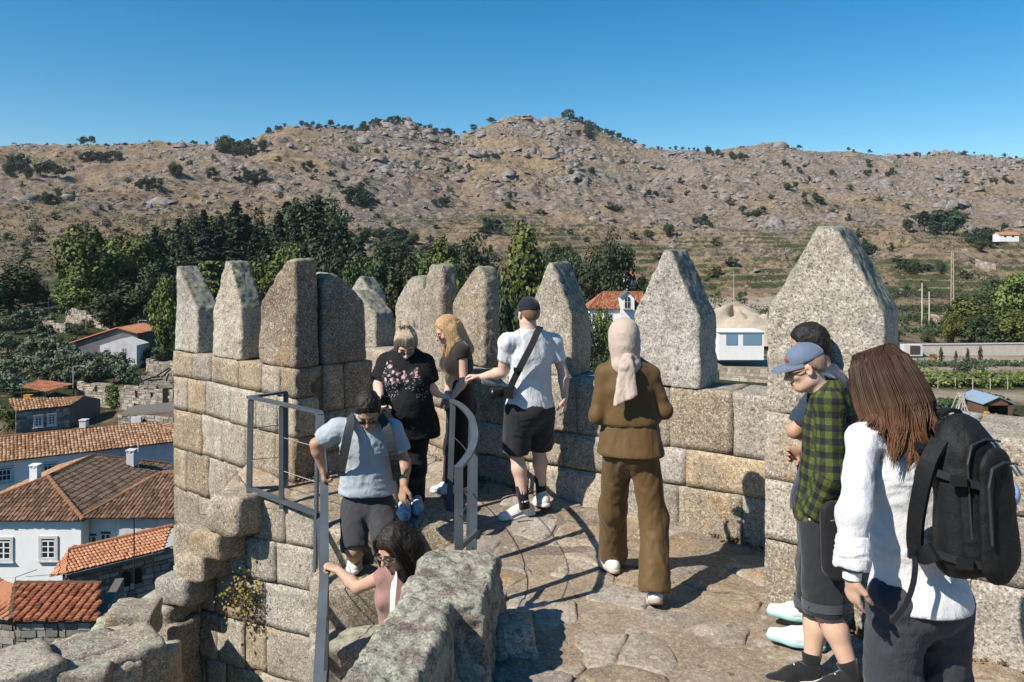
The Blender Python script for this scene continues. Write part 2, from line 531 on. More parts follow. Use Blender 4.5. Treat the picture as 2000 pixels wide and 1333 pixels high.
def limbs(h, r0, spread, n, base=.25, top=.85, seed=0, lean=0):
    m = MB(); rg = np.random.default_rng(seed)
    m.tube([[0, 0, -.4], [lean * .3, 0, h * .35], [lean, .02 * h, h * top]], [r0, r0 * .75, r0 * .2], 7)
    for i in range(n):
        f = base + (top - base) * (i + .3) / n
        a = i * 2.4 + rg.uniform(-.3, .3)
        L = spread * (1.05 - .6 * abs(f - .5)) * rg.uniform(.6, .95)
        p0 = np.array([lean * f, 0, h * f]); d = np.array([math.cos(a), math.sin(a), .55])
        m.tube([p0, p0 + d * L * .5, p0 + d * L + [0, 0, L * .15]], [r0 * .42 * (1.1 - f), r0 * .25 * (1.1 - f), r0 * .06], 5)
    return m

def crown_broad(name, w, d, h, z0, nclump, nleaf, lsize, mat, seed=0, irregular=.35):
    """clumps spread through the crown's volume; leaves cover the clumps"""
    global rng
    keep = rng; rng = np.random.default_rng(seed)
    c = []
    while len(c) < nclump:
        p = rng.uniform(-1, 1, 3)
        rr = np.linalg.norm(p)
        if rr > 1 or rr < .35: continue
        prof = 1 - .35 * max(0, p[2]) ** 2
        c.append(p * [prof, prof, 1])
    c = np.array(c)
    rad = rng.uniform(.2, .36, nclump)
    tone = rng.uniform(.1, .9, nclump)
    k = rng.integers(0, nclump, nleaf)
    dr = rng.normal(0, 1, (nleaf, 3)); dr /= np.linalg.norm(dr, axis=1)[:, None]
    rr = rad[k] * (1 + rng.normal(0, .16, nleaf))
    p = c[k] + dr * rr[:, None]
    p *= 1 + irregular * .5 * vnoise(p * 2.1 + seed)[:, None]
    pos = p * [w / 2, d / 2, h / 2] + [0, 0, z0 + h / 2]
    nr = dr * .8 + p * .4 + [0, 0, .25]
    me = leaf_mesh(name, pos, nr, lsize, mat, tone[k])
    rng = keep
    return me

def crown_conifer(name, h, w, z0, nl, nleaf, lsize, mat, seed=0, power=1.0, droop=.28):
    global rng
    keep = rng; rng = np.random.default_rng(seed)
    pos, nr, tn = [], [], []
    nb = nl * 7
    per = nleaf // nb
    for b in range(nb):
        f = ((b // 7) + rng.uniform(-.3, .3)) / nl; f = min(max(f, 0), .985)
        R_ = w / 2 * (1 - f) ** power * rng.uniform(.5, 1.15) + .2
        a = rng.uniform(0, 6.283)
        t = rng.random(per) ** .6
        sp = R_ * .24
        x = t * R_
        zz = z0 + f * h - droop * R_ * t ** 1.5
        p = np.stack([x, rng.normal(0, 1, per) * sp * (.3 + t * .8) * .8, zz + rng.normal(0, .05, per) * h * .12 * (1 - f) - .1], -1)
        ca, sa = math.cos(a), math.sin(a)
        p = np.stack([p[:, 0] * ca - p[:, 1] * sa, p[:, 0] * sa + p[:, 1] * ca, p[:, 2]], -1)
        pos.append(p); nr.append(np.tile([ca * .6, sa * .6, .7], (per, 1))); tn.append(np.full(per, rng.uniform(.1, .9)))
    me = leaf_mesh(name, np.concatenate(pos), np.concatenate(nr), lsize, mat, np.concatenate(tn))
    rng = keep
    return me

def tree_thing(name, loc, crown_me, trunk_me, label, cat, group=None, s=1.0, sz=None, rot=0.0):
    t = empty(name, loc, label, cat, group)
    t.rotation_euler = (0, 0, rot); t.scale = (s, s, s if sz is None else sz)
    if trunk_me is not None: link("trunk", trunk_me, BARK, t)
    link("crown", crown_me, None, t)
    return t

def trunk_mesh(m):
    me = mesh_np("trunk", np.concatenate(m.v), m.f, True); me.materials.append(BARK); return me

# prototypes (unit-ish trees in metres, scaled when placed)
BROAD = [(crown_broad("crown", 10, 10, 11, 2.6, 46, 5200, .62, LEAF_BROAD, 11 + i), trunk_mesh(limbs(12, .38, 4, 9, .2, .85, i))) for i in range(3)]
DARKT = [(crown_broad("crown", 9, 9, 11, 1.6, 44, 5200, .58, LEAF_DARK, 31 + i), trunk_mesh(limbs(11, .35, 3.6, 8, .15, .85, 10 + i))) for i in range(3)]
CONIF = [(crown_conifer("crown", 17, 9.0, .8, 26, 11000, .56, LEAF_CON, 51 + i, .85), trunk_mesh(limbs(17, .3, 0.1, 1, .5, .95, 20 + i))) for i in range(3)]
CEDAR = (crown_conifer("crown", 11, 11, 2.0, 8, 4200, .6, LEAF_BROAD, 61, .6, .12), trunk_mesh(limbs(12, .3, 3, 5, .3, .9, 33)))
CYPR = (crown_broad("crown", 1.5, 1.5, 6, .2, 40, 1500, .26, LEAF_CON, 71, .15), trunk_mesh(limbs(4.5, .08, .1, 1, .5, .9, 34)))
OLIVE = [(crown_broad("crown", 4.6, 4.6, 3.0, .9, 26, 1900, .34, LEAF_OLIVE, 81 + i, .5), trunk_mesh(limbs(2.6, .16, 1.6, 6, .2, .8, 40 + i))) for i in range(3)]
PINE = [(crown_broad("crown", 6.5, 6, 6.0, 2.4, 20, 520, .95, LEAF_CON, 91 + i, .5), trunk_mesh(limbs(7.5, .22, 2.2, 5, .5, .85, 50 + i, .4))) for i in range(3)]
BUSH = [(crown_broad("crown", 4.6, 4.2, 3.6, -.2, 12, 330, .75, LEAF_SCRUB if i else LEAF_DARK, 101 + i, .6), None) for i in range(3)]
NEARB = [(crown_broad("crown", 3.4, 3.0, 2.6, -.2, 22, 1500, .22, LEAF_BROAD if i else LEAF_DARK, 111 + i, .6), None) for i in range(2)]
DRYT = (crown_broad("crown", 4.5, 4.5, 6, 1.5, 18, 420, .5, LEAF_DRY, 121, .6), trunk_mesh(limbs(7, .14, 2.0, 9, .25, .95, 60)))
# ------------------------------------------------------------------ implicit surfaces -> meshes
class Field:
    def __init__(s, lo, hi, h):
        s.h = h; s.lo = np.asarray(lo, float)
        s.n = np.ceil((np.asarray(hi, float) - s.lo) / h).astype(int) + 1
        s.d = np.full(s.n, 0.3, np.float32)
        s.ax = [s.lo[i] + np.arange(s.n[i]) * h for i in range(3)]
    def _win(s, lo, hi):
        a = np.clip(np.floor((np.asarray(lo) - s.lo) / s.h).astype(int), 0, s.n)
        b = np.clip(np.ceil((np.asarray(hi) - s.lo) / s.h).astype(int) + 1, 0, s.n)
        if (b <= a).any(): return None, None
        sl = tuple(slice(a[i], b[i]) for i in range(3))
        X = s.ax[0][sl[0]][:, None, None].astype(np.float32); Y = s.ax[1][sl[1]][None, :, None].astype(np.float32); Z = s.ax[2][sl[2]][None, None, :].astype(np.float32)
        return sl, (X, Y, Z)
    def _mix(s, sl, d, k, op):
        o = s.d[sl]
        if op == 'u':
            h = np.clip(k - np.abs(o - d), 0, None) / max(k, 1e-6)
            s.d[sl] = np.minimum(o, d) - h * h * k * .25
        elif op == 's':
            d = -d
            h = np.clip(k - np.abs(o - d), 0, None) / max(k, 1e-6)
            s.d[sl] = np.maximum(o, d) + h * h * k * .25
    def cone(s, a, b, ra, rb, k=.03, flat=1.0, side=(1, 0, 0), op='u'):
        """tapered limb; flat>1 squashes it across the axis perpendicular to 'side'"""
        a = np.asarray(a, float); b = np.asarray(b, float)
        rm = max(ra, rb) + k + 2.5 * s.h
        sl, c = s._win(np.minimum(a, b) - rm, np.maximum(a, b) + rm)
        if sl is None: return
        ab = b - a; L2 = float(ab @ ab) + 1e-9
        qx, qy, qz = c[0] - a[0], c[1] - a[1], c[2] - a[2]
        t = np.clip((qx * ab[0] + qy * ab[1] + qz * ab[2]) / L2, 0, 1)
        qx = qx - t * ab[0]; qy = qy - t * ab[1]; qz = qz - t * ab[2]
        r = ra + (rb - ra) * t
        if flat == 1.0:
            d = np.sqrt(qx * qx + qy * qy + qz * qz) - r
        else:
            w = ab / math.sqrt(L2); sd_ = np.asarray(side, float); sd_ = sd_ - w * (sd_ @ w); sd_ /= np.linalg.norm(sd_)
            fr = np.cross(w, sd_)
            f = qx * fr[0] + qy * fr[1] + qz * fr[2]
            e = math.sqrt(flat * flat - 1) if flat > 1 else 0
            l = np.sqrt(qx * qx + qy * qy + qz * qz + (e * f) ** 2)
            d = (l - r) / (1 + (flat - 1) * np.abs(f) / (l + 1e-6) * .7)
        s._mix(sl, d, k, op)
    def ell(s, c, rad, M=None, k=.03, op='u'):
        """ellipsoid; columns of M are its axes"""
        c = np.asarray(c, float); rad = np.asarray(rad, float)
        M = np.eye(3) if M is None else np.asarray(M, float)
        ext = np.sqrt(((M * rad) ** 2).sum(1)) + k + 2.5 * s.h
        sl, g = s._win(c - ext, c + ext)
        if sl is None: return
        qx, qy, qz = g[0] - c[0], g[1] - c[1], g[2] - c[2]
        k0 = 0; k1 = 0
        for i in range(3):
            l = qx * M[0, i] + qy * M[1, i] + qz * M[2, i]
            k0 = k0 + (l / rad[i]) ** 2; k1 = k1 + (l / rad[i] ** 2) ** 2
        k0 = np.sqrt(k0); k1 = np.sqrt(k1)
        d = k0 * (k0 - 1) / (k1 + 1e-6)
        s._mix(sl, np.asarray(d), k, op)
    def poly(s, planes, k=.02, op='u'):
        """convex solid: planes = [(point, outward normal)], rounded by k"""
        X, Y, Z = [g.astype(np.float32) for g in np.meshgrid(*s.ax, indexing='ij', sparse=True)]
        d = None
        for p, n in planes:
            n = np.asarray(n, float); n = n / np.linalg.norm(n)
            e = (X - p[0]) * n[0] + (Y - p[1]) * n[1] + (Z - p[2]) * n[2]
            if d is None: d = e
            else:
                h = np.clip(k - np.abs(d - e), 0, None) / k
                d = np.maximum(d, e) + h * h * k * .25
        s._mix(tuple(slice(0, n) for n in s.n), d, .001, op)
    def cut(s, p, n, k=.004):
        """remove what lies on the side n points to"""
        n = np.asarray(n, float); n = n / np.linalg.norm(n)
        X, Y, Z = [g.astype(np.float32) for g in np.meshgrid(*s.ax, indexing='ij', sparse=True)]
        e = (X - p[0]) * n[0] + (Y - p[1]) * n[1] + (Z - p[2]) * n[2]
        h = np.clip(k - np.abs(s.d - e), 0, None) / k
        s.d = np.maximum(s.d, e) + h * h * k * .25
    def mesh(s, blur=0):
        d = s.d
        for _ in range(blur):
            for a in range(3):
                d = (np.roll(d, 1, a) + 2 * d + np.roll(d, -1, a)) / 4
        d = d.copy()
        d[0], d[-1] = .3, .3; d[:, 0], d[:, -1] = .3, .3; d[:, :, 0], d[:, :, -1] = .3, .3
        S = d < 0
        c = np.zeros(tuple(np.array(d.shape) - 1), np.uint8)
        for i in (0, 1):
            for j in (0, 1):
                for k in (0, 1):
                    c += S[i:d.shape[0] - 1 + i, j:d.shape[1] - 1 + j, k:d.shape[2] - 1 + k]
        act = (c > 0) & (c < 8)
        ii = np.argwhere(act)
        idx = np.full(c.shape, -1, np.int64); idx[act] = np.arange(len(ii))
        acc = np.zeros((len(ii), 3)); cnt = np.zeros(len(ii))
        for ax in range(3):
            for u in (0, 1):
                for v in (0, 1):
                    o = np.zeros(3, int); o[(ax + 1) % 3] = u; o[(ax + 2) % 3] = v
                    o2 = o.copy(); o2[ax] = 1
                    p1 = ii + o; p2 = ii + o2
                    v1 = d[p1[:, 0], p1[:, 1], p1[:, 2]]; v2 = d[p2[:, 0], p2[:, 1], p2[:, 2]]
                    m = (v1 < 0) != (v2 < 0)
                    t = v1[m] / (v1[m] - v2[m])
                    q = np.tile(o.astype(float), (m.sum(), 1)); q[:, ax] += t
                    acc[m] += q; cnt[m] += 1
        V = s.lo + (ii + acc / cnt[:, None]) * s.h
        Q = []
        for ax in range(3):
            b, e = (ax + 1) % 3, (ax + 2) % 3
            s0 = np.take(S, range(d.shape[ax] - 1), ax); s1 = np.take(S, range(1, d.shape[ax]), ax)
            m = np.argwhere(s0 != s1)
            m = m[(m[:, b] > 0) & (m[:, e] > 0) & (m[:, b] < d.shape[b] - 1) & (m[:, e] < d.shape[e] - 1)]
            fl = s0[m[:, 0], m[:, 1], m[:, 2]]
            def cell(db, de):
                q = m.copy(); q[:, b] += db; q[:, e] += de
                return idx[q[:, 0], q[:, 1], q[:, 2]]
            quad = np.stack([cell(-1, -1), cell(0, -1), cell(0, 0), cell(-1, 0)], 1)
            quad[~fl] = quad[~fl][:, ::-1]
            Q.append(quad)
        Q = np.concatenate(Q)
        Q = Q[(Q >= 0).all(1)]
        return V, Q

def relax(V, Q, it=2, lam=.5):
    n = len(V)
    for _ in range(it):
        acc = np.zeros_like(V); cnt = np.zeros(n)
        for a in range(4):
            np.add.at(acc, Q[:, a], V[Q[:, (a + 1) % 4]]); np.add.at(cnt, Q[:, a], 1)
            np.add.at(acc, Q[:, a], V[Q[:, a - 1]]); np.add.at(cnt, Q[:, a], 1)
        V = V + lam * (acc / np.maximum(cnt, 1)[:, None] - V)
    return V

def vnormals(V, Q):
    n = np.cross(V[Q[:, 2]] - V[Q[:, 0]], V[Q[:, 3]] - V[Q[:, 1]])
    N = np.zeros_like(V)
    for a in range(4): np.add.at(N, Q[:, a], n)
    return N / (np.linalg.norm(N, axis=1)[:, None] + 1e-12)
# ------------------------------------------------------------------ granite
def granite(name, tones, lichen=.3, lich_top=.0, warm=.25, speck=1.0, lc=((.36, .36, .28), (.13, .13, .09))):
    t = NT(name, .93, .15)
    co = t.coords('Object', True)
    big = t.noise(co, 1.6, 4, .6); mid = t.noise(co, 9, 5, .65)
    r = t.rand()
    base = t.ramp(t.math('ADD', t.math('MULTIPLY', big, .7), t.math('MULTIPLY', mid, .3)), [(.3, tones[0]), (.5, tones[1]), (.7, tones[2])])
    # each block has its own tint
    h = t.n("ShaderNodeHueSaturation")
    t.l(t.math('ADD', t.math('MULTIPLY', r, .34), .80), h.inputs['Value'])
    r2 = t.math('FRACT', t.math('MULTIPLY', r, 7.31))
    t.l(t.math('ADD', t.math('MULTIPLY', r2, .6), .65), h.inputs['Saturation'])
    t.l(base, h.inputs['Color'])
    col = h.outputs[0]
    # iron staining
    st = t.ramp(t.noise(co, 2.3, 5, .6), [(.56, 0.), (.72, 1.)])
    r3 = t.math('GREATER_THAN', t.math('FRACT', t.math('MULTIPLY', r, 13.7)), .45)
    col = t.mix(t.math('MULTIPLY', t.math('MULTIPLY', st, r3), warm), col, (.42, .25, .10))
    # rain streaks and scattered lichen rosettes
    sk = t.ramp(t.noise(co, 7, 5, .65, stretch=(1, 1, .12)), [(.50, 0.), (.68, 1.)])
    col = t.mix(t.math('MULTIPLY', sk, .34), col, (.10, .085, .07))
    vs_ = t.voro(co, 13, out='Distance'); ros = t.math('ADD', vs_, t.math('MULTIPLY', t.math('SUBTRACT', t.noise(co, 40, 4, .7), .5), .35))
    vc = t.n("ShaderNodeSeparateColor"); t.l(t.voro(co, 13, out='Color'), vc.inputs[0])
    rm = t.math('MULTIPLY', t.ramp(ros, [(.20, 1.), (.27, 0.)]), t.math('GREATER_THAN', vc.outputs[0], .62))
    col = t.mix(t.math('MULTIPLY', rm, .6), col, t.mix(t.math('GREATER_THAN', vc.outputs[1], .5), (.075, .07, .058), (.50, .48, .40)))
    # crystals
    v = t.voro(co, 120, out='Color')
    sep = t.n("ShaderNodeSeparateColor"); t.l(v, sep.inputs[0])
    fine = t.noise(co, 230, 3, .7)
    dark = t.ramp(sep.outputs[0], [(.12, 1.0), (.3, 0.)])
    lite = t.ramp(sep.outputs[1], [(.7, 0.), (.9, 1.)])
    col = t.mix(t.math('MULTIPLY', dark, .5 * speck), col, (.05, .045, .04))
    col = t.mix(t.math('MULTIPLY', lite, .5 * speck), col, (.66, .62, .55))
    gr = t.noise(co, 45, 5, .8)
    col = t.mix(.55, col, t.ramp(gr, [(.32, .12), (.5, .5), (.68, .95)]), 'OVERLAY')
    # grime and lichen
    gm = t.ramp(t.noise(co, 4.5, 7, .72), [(.52, 0.), (.68, 1.)])
    col = t.mix(t.math('MULTIPLY', gm, .45), col, (.12, .10, .085))
    ln = t.noise(co, 7, 6, .72)
    nz = t.nz()
    lm = t.math('ADD', ln, t.math('ADD', lichen - .5, t.math('MULTIPLY', t.math('MAXIMUM', nz, 0.), lich_top)))
    lf = t.ramp(lm, [(.50, 0.), (.58, 1.)])
    lcol = t.ramp(t.noise(co, 16, 5, .75), [(.36, lc[1]), (.5, lc[0]), (.66, tuple(min(1, x * 1.3) for x in lc[0]))])
    col = t.mix(t.math('MULTIPLY', lf, .85), col, lcol)
    t.color(col)
    b = t.bump(t.math('ADD', t.math('MULTIPLY', mid, .6), t.math('MULTIPLY', sep.outputs[2], .22)), .8, .03)
    t.bump(fine, .35, .01, b)
    return t.m
G_WARM = granite("granite_warm", [(.27, .205, .135), (.40, .32, .225), (.48, .40, .295)], .30, .25, .9)
G_PALE = granite("granite_pale", [(.35, .305, .24), (.45, .40, .33), (.53, .48, .41)], .25, .95, .15, 1.15, ((.24, .24, .185), (.055, .058, .042)))
G_GREY = granite("granite_grey", [(.235, .19, .14), (.35, .295, .225), (.43, .37, .29)], .34, .12, .5)
G_LICH = granite("granite_lichen", [(.22, .19, .155), (.30, .265, .215), (.38, .34, .28)], .52, .12, .2, .7, ((.36, .37, .27), (.13, .125, .10)))
def coping_mat():
    t = NT("lichen_crust", .95, .1); co = t.coords('Object', True)
    n1 = t.noise(co, 6, 6, .7); n2 = t.noise(co, 22, 6, .78); n3 = t.noise(co, 70, 4, .75)
    base = t.ramp(t.math('ADD', t.math('MULTIPLY', n1, .4), t.math('MULTIPLY', n3, .6)), [(.36, (.085, .068, .053)), (.5, (.35, .29, .24)), (.64, (.54, .48, .42))])
    lich = t.ramp(n3, [(.3, (.20, .195, .145)), (.48, (.48, .47, .37)), (.65, (.66, .645, .54))])
    m = t.math('ADD', t.math('MULTIPLY', n1, .55), t.math('MULTIPLY', n2, .45))
    c = t.mix(t.ramp(m, [(.47, 0.), (.52, .9)]), base, lich)
    moss = t.ramp(t.noise(co, 11, 6, .75), [(.60, 0.), (.67, .85)])
    c = t.mix(moss, c, (.055, .042, .028))
    t.color(c)
    b = t.bump(t.math('ADD', t.math('MULTIPLY', m, 1.2), t.math('MULTIPLY', n3, .4)), 1.0, .035); t.bump(t.noise(co, 160, 3, .7), .5, .01, b)
    return t.m
G_COPE = coping_mat()
G_FLAG = granite("granite_flag", [(.25, .195, .145), (.355, .285, .215), (.44, .365, .285)], .24, .0, 1.0, .35)
G_FARM = granite("granite_merlon", [(.25, .19, .13), (.35, .28, .20), (.43, .35, .265)], .30, .9, .5, 1.0, ((.25, .245, .185), (.07, .07, .048)))
G_SAND = granite("granite_sand", [(.20, .15, .105), (.29, .225, .16), (.37, .295, .215)], .18, .0, .9, .3)
W_PALE = granite("granite_pale_wall", [(.33, .285, .22), (.43, .375, .30), (.51, .455, .38)], .25, .1, .3, 1.1)
W_FARM = granite("granite_tan_wall", [(.25, .19, .13), (.36, .285, .20), (.44, .36, .27)], .28, .1, .8, 1.0)
G_BRN = granite("granite_brown", [(.17, .12, .075), (.26, .19, .13), (.36, .285, .21)], .36, .5, .6, .9, ((.32, .30, .235), (.12, .105, .075)))
MORTAR = simple("mortar", (  .15, .115, .085), .95, .1, var=.35, nscale=12, bump=.7, bscale=40)

def rough_block(name, pts, mat, parent=None, cell=.06, rad=.014, amp=.010, seed=0):
    """a dressed stone: eight corners, rounded arrises and an uneven face"""
    pts = np.asarray(pts, float)
    c = pts.mean(0)
    ex = [np.linalg.norm(pts[1] - pts[0]), np.linalg.norm(pts[2] - pts[0]), np.linalg.norm(pts[4] - pts[0])]
    n = [int(np.clip(round(e / cell), 2, 16)) for e in ex]
    V, Fq = [], []
    key = {}
    def vid(i, j, k):
        if (i, j, k) not in key:
            key[(i, j, k)] = len(V); V.append((i / n[0] * 2 - 1, j / n[1] * 2 - 1, k / n[2] * 2 - 1))
        return key[(i, j, k)]
    for ax in range(3):
        a, b = (ax + 1) % 3, (ax + 2) % 3
        for sd_ in (0, n[ax]):
            for i in range(n[a]):
                for j in range(n[b]):
                    q = []
                    for di, dj in ((0, 0), (1, 0), (1, 1), (0, 1)):
                        t = [0, 0, 0]; t[ax] = sd_; t[a] = i + di; t[b] = j + dj
                        q.append(vid(*t))
                    Fq.append(q if sd_ else q[::-1])
    p = np.array(V)
    # round the edges in metric space
    e = np.array(ex) / 2
    m = p * e
    r = min(rad, e.min() * .6)
    inner = np.clip(m, -(e - r), e - r)
    off = m - inner; L = np.linalg.norm(off, axis=1)[:, None]
    m = inner + np.where(L > 1e-9, off / np.maximum(L, 1e-9) * r, 0)
    p = m / e
    w = (p + 1) / 2
    x, y, z = w[:, 0:1], w[:, 1:2], w[:, 2:3]
    W = sum(pts[i] * ((x if i & 1 else 1 - x) * (y if i & 2 else 1 - y) * (z if i & 4 else 1 - z)) for i in range(8)) - c
    Fq = np.array(Fq)
    N = vnormals(W, Fq)
    q = W + seed * 3.77
    W = W + N * (fbm(q * 5, 3, 5) * amp * 1.4 + fbm(q * 14, 2, 6) * amp * .6 + fbm(q * 33, 2, 16) * amp * .3)[:, None]
    me = mesh_np(name, W, Fq)
    pc = c if parent is None else c - np.array(parent.location)
    return link(name, me, mat, parent, pc)

def core_prism(name, poly, z0, z1, mat, parent=None):
    n = len(poly)
    V = [(x, y, z0) for x, y in poly] + [(x, y, z1) for x, y in poly]
    Fc = [list(range(n))[::-1], list(range(n, 2 * n))] + [[i, (i + 1) % n, n + (i + 1) % n, n + i] for i in range(n)]
    V = np.array(V, float)
    if parent is not None: V = V - np.array(parent.location)
    bm = bmesh.new(); vs_ = [bm.verts.new(v) for v in V]
    for f in Fc: bm.faces.new([vs_[i] for i in f])
    bmesh.ops.recalc_face_normals(bm, faces=bm.faces[:])
    me = bpy.data.meshes.new(name); bm.to_mesh(me); bm.free()
    return link(name, me, mat, parent)

def block_face(parent, a, b, inward, zs, mats, lmin=.32, lmax=.62, depth=.28, seed=0, start=0, gap=.003, cell=.055, proud=.008, name="stone_block", tops=True):
    """courses of dressed stone from a to b (plan), inward = unit plan vector into the wall"""
    rg = random.Random(seed)
    a = np.array([*a, 0.]); b = np.array([*b, 0.]); u = b - a; L = np.linalg.norm(u); u /= L
    nin = np.array([*inward, 0.])
    for ci in range(len(zs) - 1):
        z0, z1 = zs[ci], zs[ci + 1]
        s = start; first = True
        while s < L - .02:
            l = rg.uniform(lmin, lmax)
            if first: l *= rg.uniform(.5, 1); first = False
            if L - s - l < lmin * .6: l = L - s
            o = rg.uniform(-proud, proud)
            j = [rg.uniform(-.012, .012) for _ in range(4)]
            p = []
            for k, zz in ((0, z0 + gap / 2), (1, z1 - gap / 2)):
                for dd in (o, depth):
                    for e, ss in ((0, s + gap / 2), (1, s + l - gap / 2)):
                        if ss < .03: ss = max(0, ss - gap)
                        q = a + u * ss + nin * dd + np.array([0, 0, zz + j[e] * (1 if 0 < ci < len(zs) - 2 else .4)])
                        p.append(q)
            rough_block(name, p, rg.choice(mats), parent, cell=cell, rad=rg.uniform(.005, .010), amp=rg.uniform(.006, .011), seed=rg.random() * 50)
            s += l

# ------------------------------------------------------------------ floor of the wall walk
def floor_z(x, y):
    return np.clip((np.asarray(y, float) - 5.6) * .1, 0, .22)

STAIR_X = -.47
TC0 = (-1.885, 6.9); TDN0 = (-.714, .70)
def clip_poly(poly, p, n):
    """keep the part where (q-p).n <= 0"""
    out = []
    for i in range(len(poly)):
        a, b = poly[i], poly[(i + 1) % len(poly)]
        da = (a - p) @ n; db = (b - p) @ n
        if da <= 0: out.append(a)
        if (da < 0) != (db < 0): out.append(a + (b - a) * (da / (da - db)))
    return out

def in_floor(x, y):
    if y < 6.0: return STAIR_X < x and x < 3.4
    if y < 6.9 and x < -1.3: return x > -2.5
    return (x - TC0[0]) * TDN0[0] + (y - TC0[1]) * TDN0[1] < -.02

def build_floor():
    def slab(name, poly, dz, parent=None):
        n = len(poly)
        V = [(x, y, float(floor_z(x, y)) + dz) for x, y in poly] + [(x, y, -2.8) for x, y in poly]
        Fc = [list(range(n))] + [[i, n + i, n + (i + 1) % n, (i + 1) % n] for i in range(n)]
        return link(name, mesh_np(name, V, Fc, False), G_SAND, parent)
    fl = slab("floor", [(STAIR_X + .02, 1.6), (3.8, 1.6), (3.8, 4.0), (2.2, 5.6), (STAIR_X + .02, 5.6)], -.004)
    slab("floor_bed", [(STAIR_X + .02, 5.6), (2.2, 5.6), (1.0, 6.6), (STAIR_X + .02, 7.2)], -.004, fl)
    slab("floor_bed", [(-1.42, 6.04), (STAIR_X + .02, 6.04), (STAIR_X + .02, 7.2), (-1.55, 8.75), (-2.6, 9.2), (-1.35, 7.55), (-1.87, 6.95), (-2.35, 6.77), (-1.56, 6.40)], -.004, fl)
    tag(fl, kind='structure')
    rg = random.Random(3)
    pts = []
    tries = 0
    while len(pts) < 285 and tries < 20000:
        tries += 1
        x, y = rg.uniform(-2.6, 3.3), rg.uniform(2.0, 8.9)
        if not in_floor(x, y): continue
        md = rg.choice([.15, .2, .26, .34, .42])
        if all(math.hypot((x - a) * .82, y - b) > md for a, b in pts): pts.append((x, y))
    pts = np.array(pts)
    for i, (x, y) in enumerate(pts):
        c = np.array([x, y])
        poly = [c + np.array(d) * .8 for d in ((-1, -1), (1, -1), (1, 1), (-1, 1))]
        for j, q in enumerate(pts):
            if j == i or np.linalg.norm(q - c) > 1.6: continue
            poly = clip_poly(poly, (c + q) / 2, (q - c))
        if y < 6.0 or x > STAIR_X: poly = clip_poly(poly, np.array([STAIR_X, 0]), np.array([-1., 0]))
        if y >= 6.0 and x <= STAIR_X:
            poly = clip_poly(poly, np.array([0, 6.0]), np.array([0, -1.]))
            poly = clip_poly(poly, np.array([-1.57, 6.34]), np.array([-.42, -.91]))
        if y > 6.9: poly = clip_poly(poly, np.array(TC0), np.array(TDN0))
        elif x < -1.3:
            poly = clip_poly(poly, np.array(TC0), np.array((.645, .764)))
            if len(poly) >= 3: poly = clip_poly(poly, np.array([-2.46, 0]), np.array([-1., 0]))
        if len(poly) < 3: continue
        poly = np.array(poly)
        # finer outline with wandering edges
        out = []
        for k in range(len(poly)):
            a, b = poly[k], poly[(k + 1) % len(poly)]
            n = max(1, int(np.linalg.norm(b - a) / .07))
            for t in range(n): out.append(a + (b - a) * t / n)
        out = np.array(out)
        m = len(out); cc = out.mean(0)
        if m < 5: continue
        dirs = out - cc; L = np.linalg.norm(dirs, axis=1)[:, None]
        rad = np.maximum(L - .005, .02)
        dh = rg.uniform(-.008, .008) + (-.012 if rg.random() < .2 else 0); tx, ty = rg.uniform(-.02, .02), rg.uniform(-.02, .02)
        V = []
        prof = [(1.0, -.06), (1.0, -.012), (.95, -.002), (.85, .002), (.65, .003), (.4, .004), (.2, .004)]
        for f, hz in prof:
            p2 = cc + dirs / L * rad * f
            q = np.concatenate([p2, np.zeros((m, 1))], 1)
            wob = fbm(q * 6, 3, 9)[:, None] * .02 * (f > .96)
            p2 = p2 + dirs / L * wob
            z = floor_z(p2[:, 0], p2[:, 1]) + hz + dh + (p2[:, 0] - cc[0]) * tx + (p2[:, 1] - cc[1]) * ty
            z = z + fbm(np.concatenate([p2, np.zeros((m, 1))], 1) * 22, 2, 14) * .006
            z = z + fbm(np.concatenate([p2, np.zeros((m, 1))], 1) * 6, 3, 4) * (.026 if hz > -.01 else .02)
            V.append(np.concatenate([p2, z[:, None]], 1))
        V = np.concatenate(V + [np.array([[cc[0], cc[1], float(floor_z(*cc)) + dh + .008]])])
        Fc = []
        for r_ in range(len(prof) - 1):
            for k in range(m):
                k2 = (k + 1) % m
                Fc.append([r_ * m + k, r_ * m + k2, (r_ + 1) * m + k2, (r_ + 1) * m + k])
        lr = (len(prof) - 1) * m
        for k in range(m): Fc.append([lr + k, lr + (k + 1) % m, len(V) - 1])
        o3 = np.array([cc[0], cc[1], 0])
        link("flagstone", mesh_np("flagstone", V - o3, Fc), G_FLAG, fl, o3)
build_floor()

# ------------------------------------------------------------------ walls
def add2(a, b, k=1.0): return (a[0] + b[0] * k, a[1] + b[1] * k)
WD = (.85, -.53)          # along the right hand wall, towards the camera
WN = (.53, .85)           # outwards
W2 = (.61, -.79); W2N = (.79, .61)
Q0, Q1, Q2 = (2.15, 5.47), (-.35, 7.03), (-1.62, 8.68)

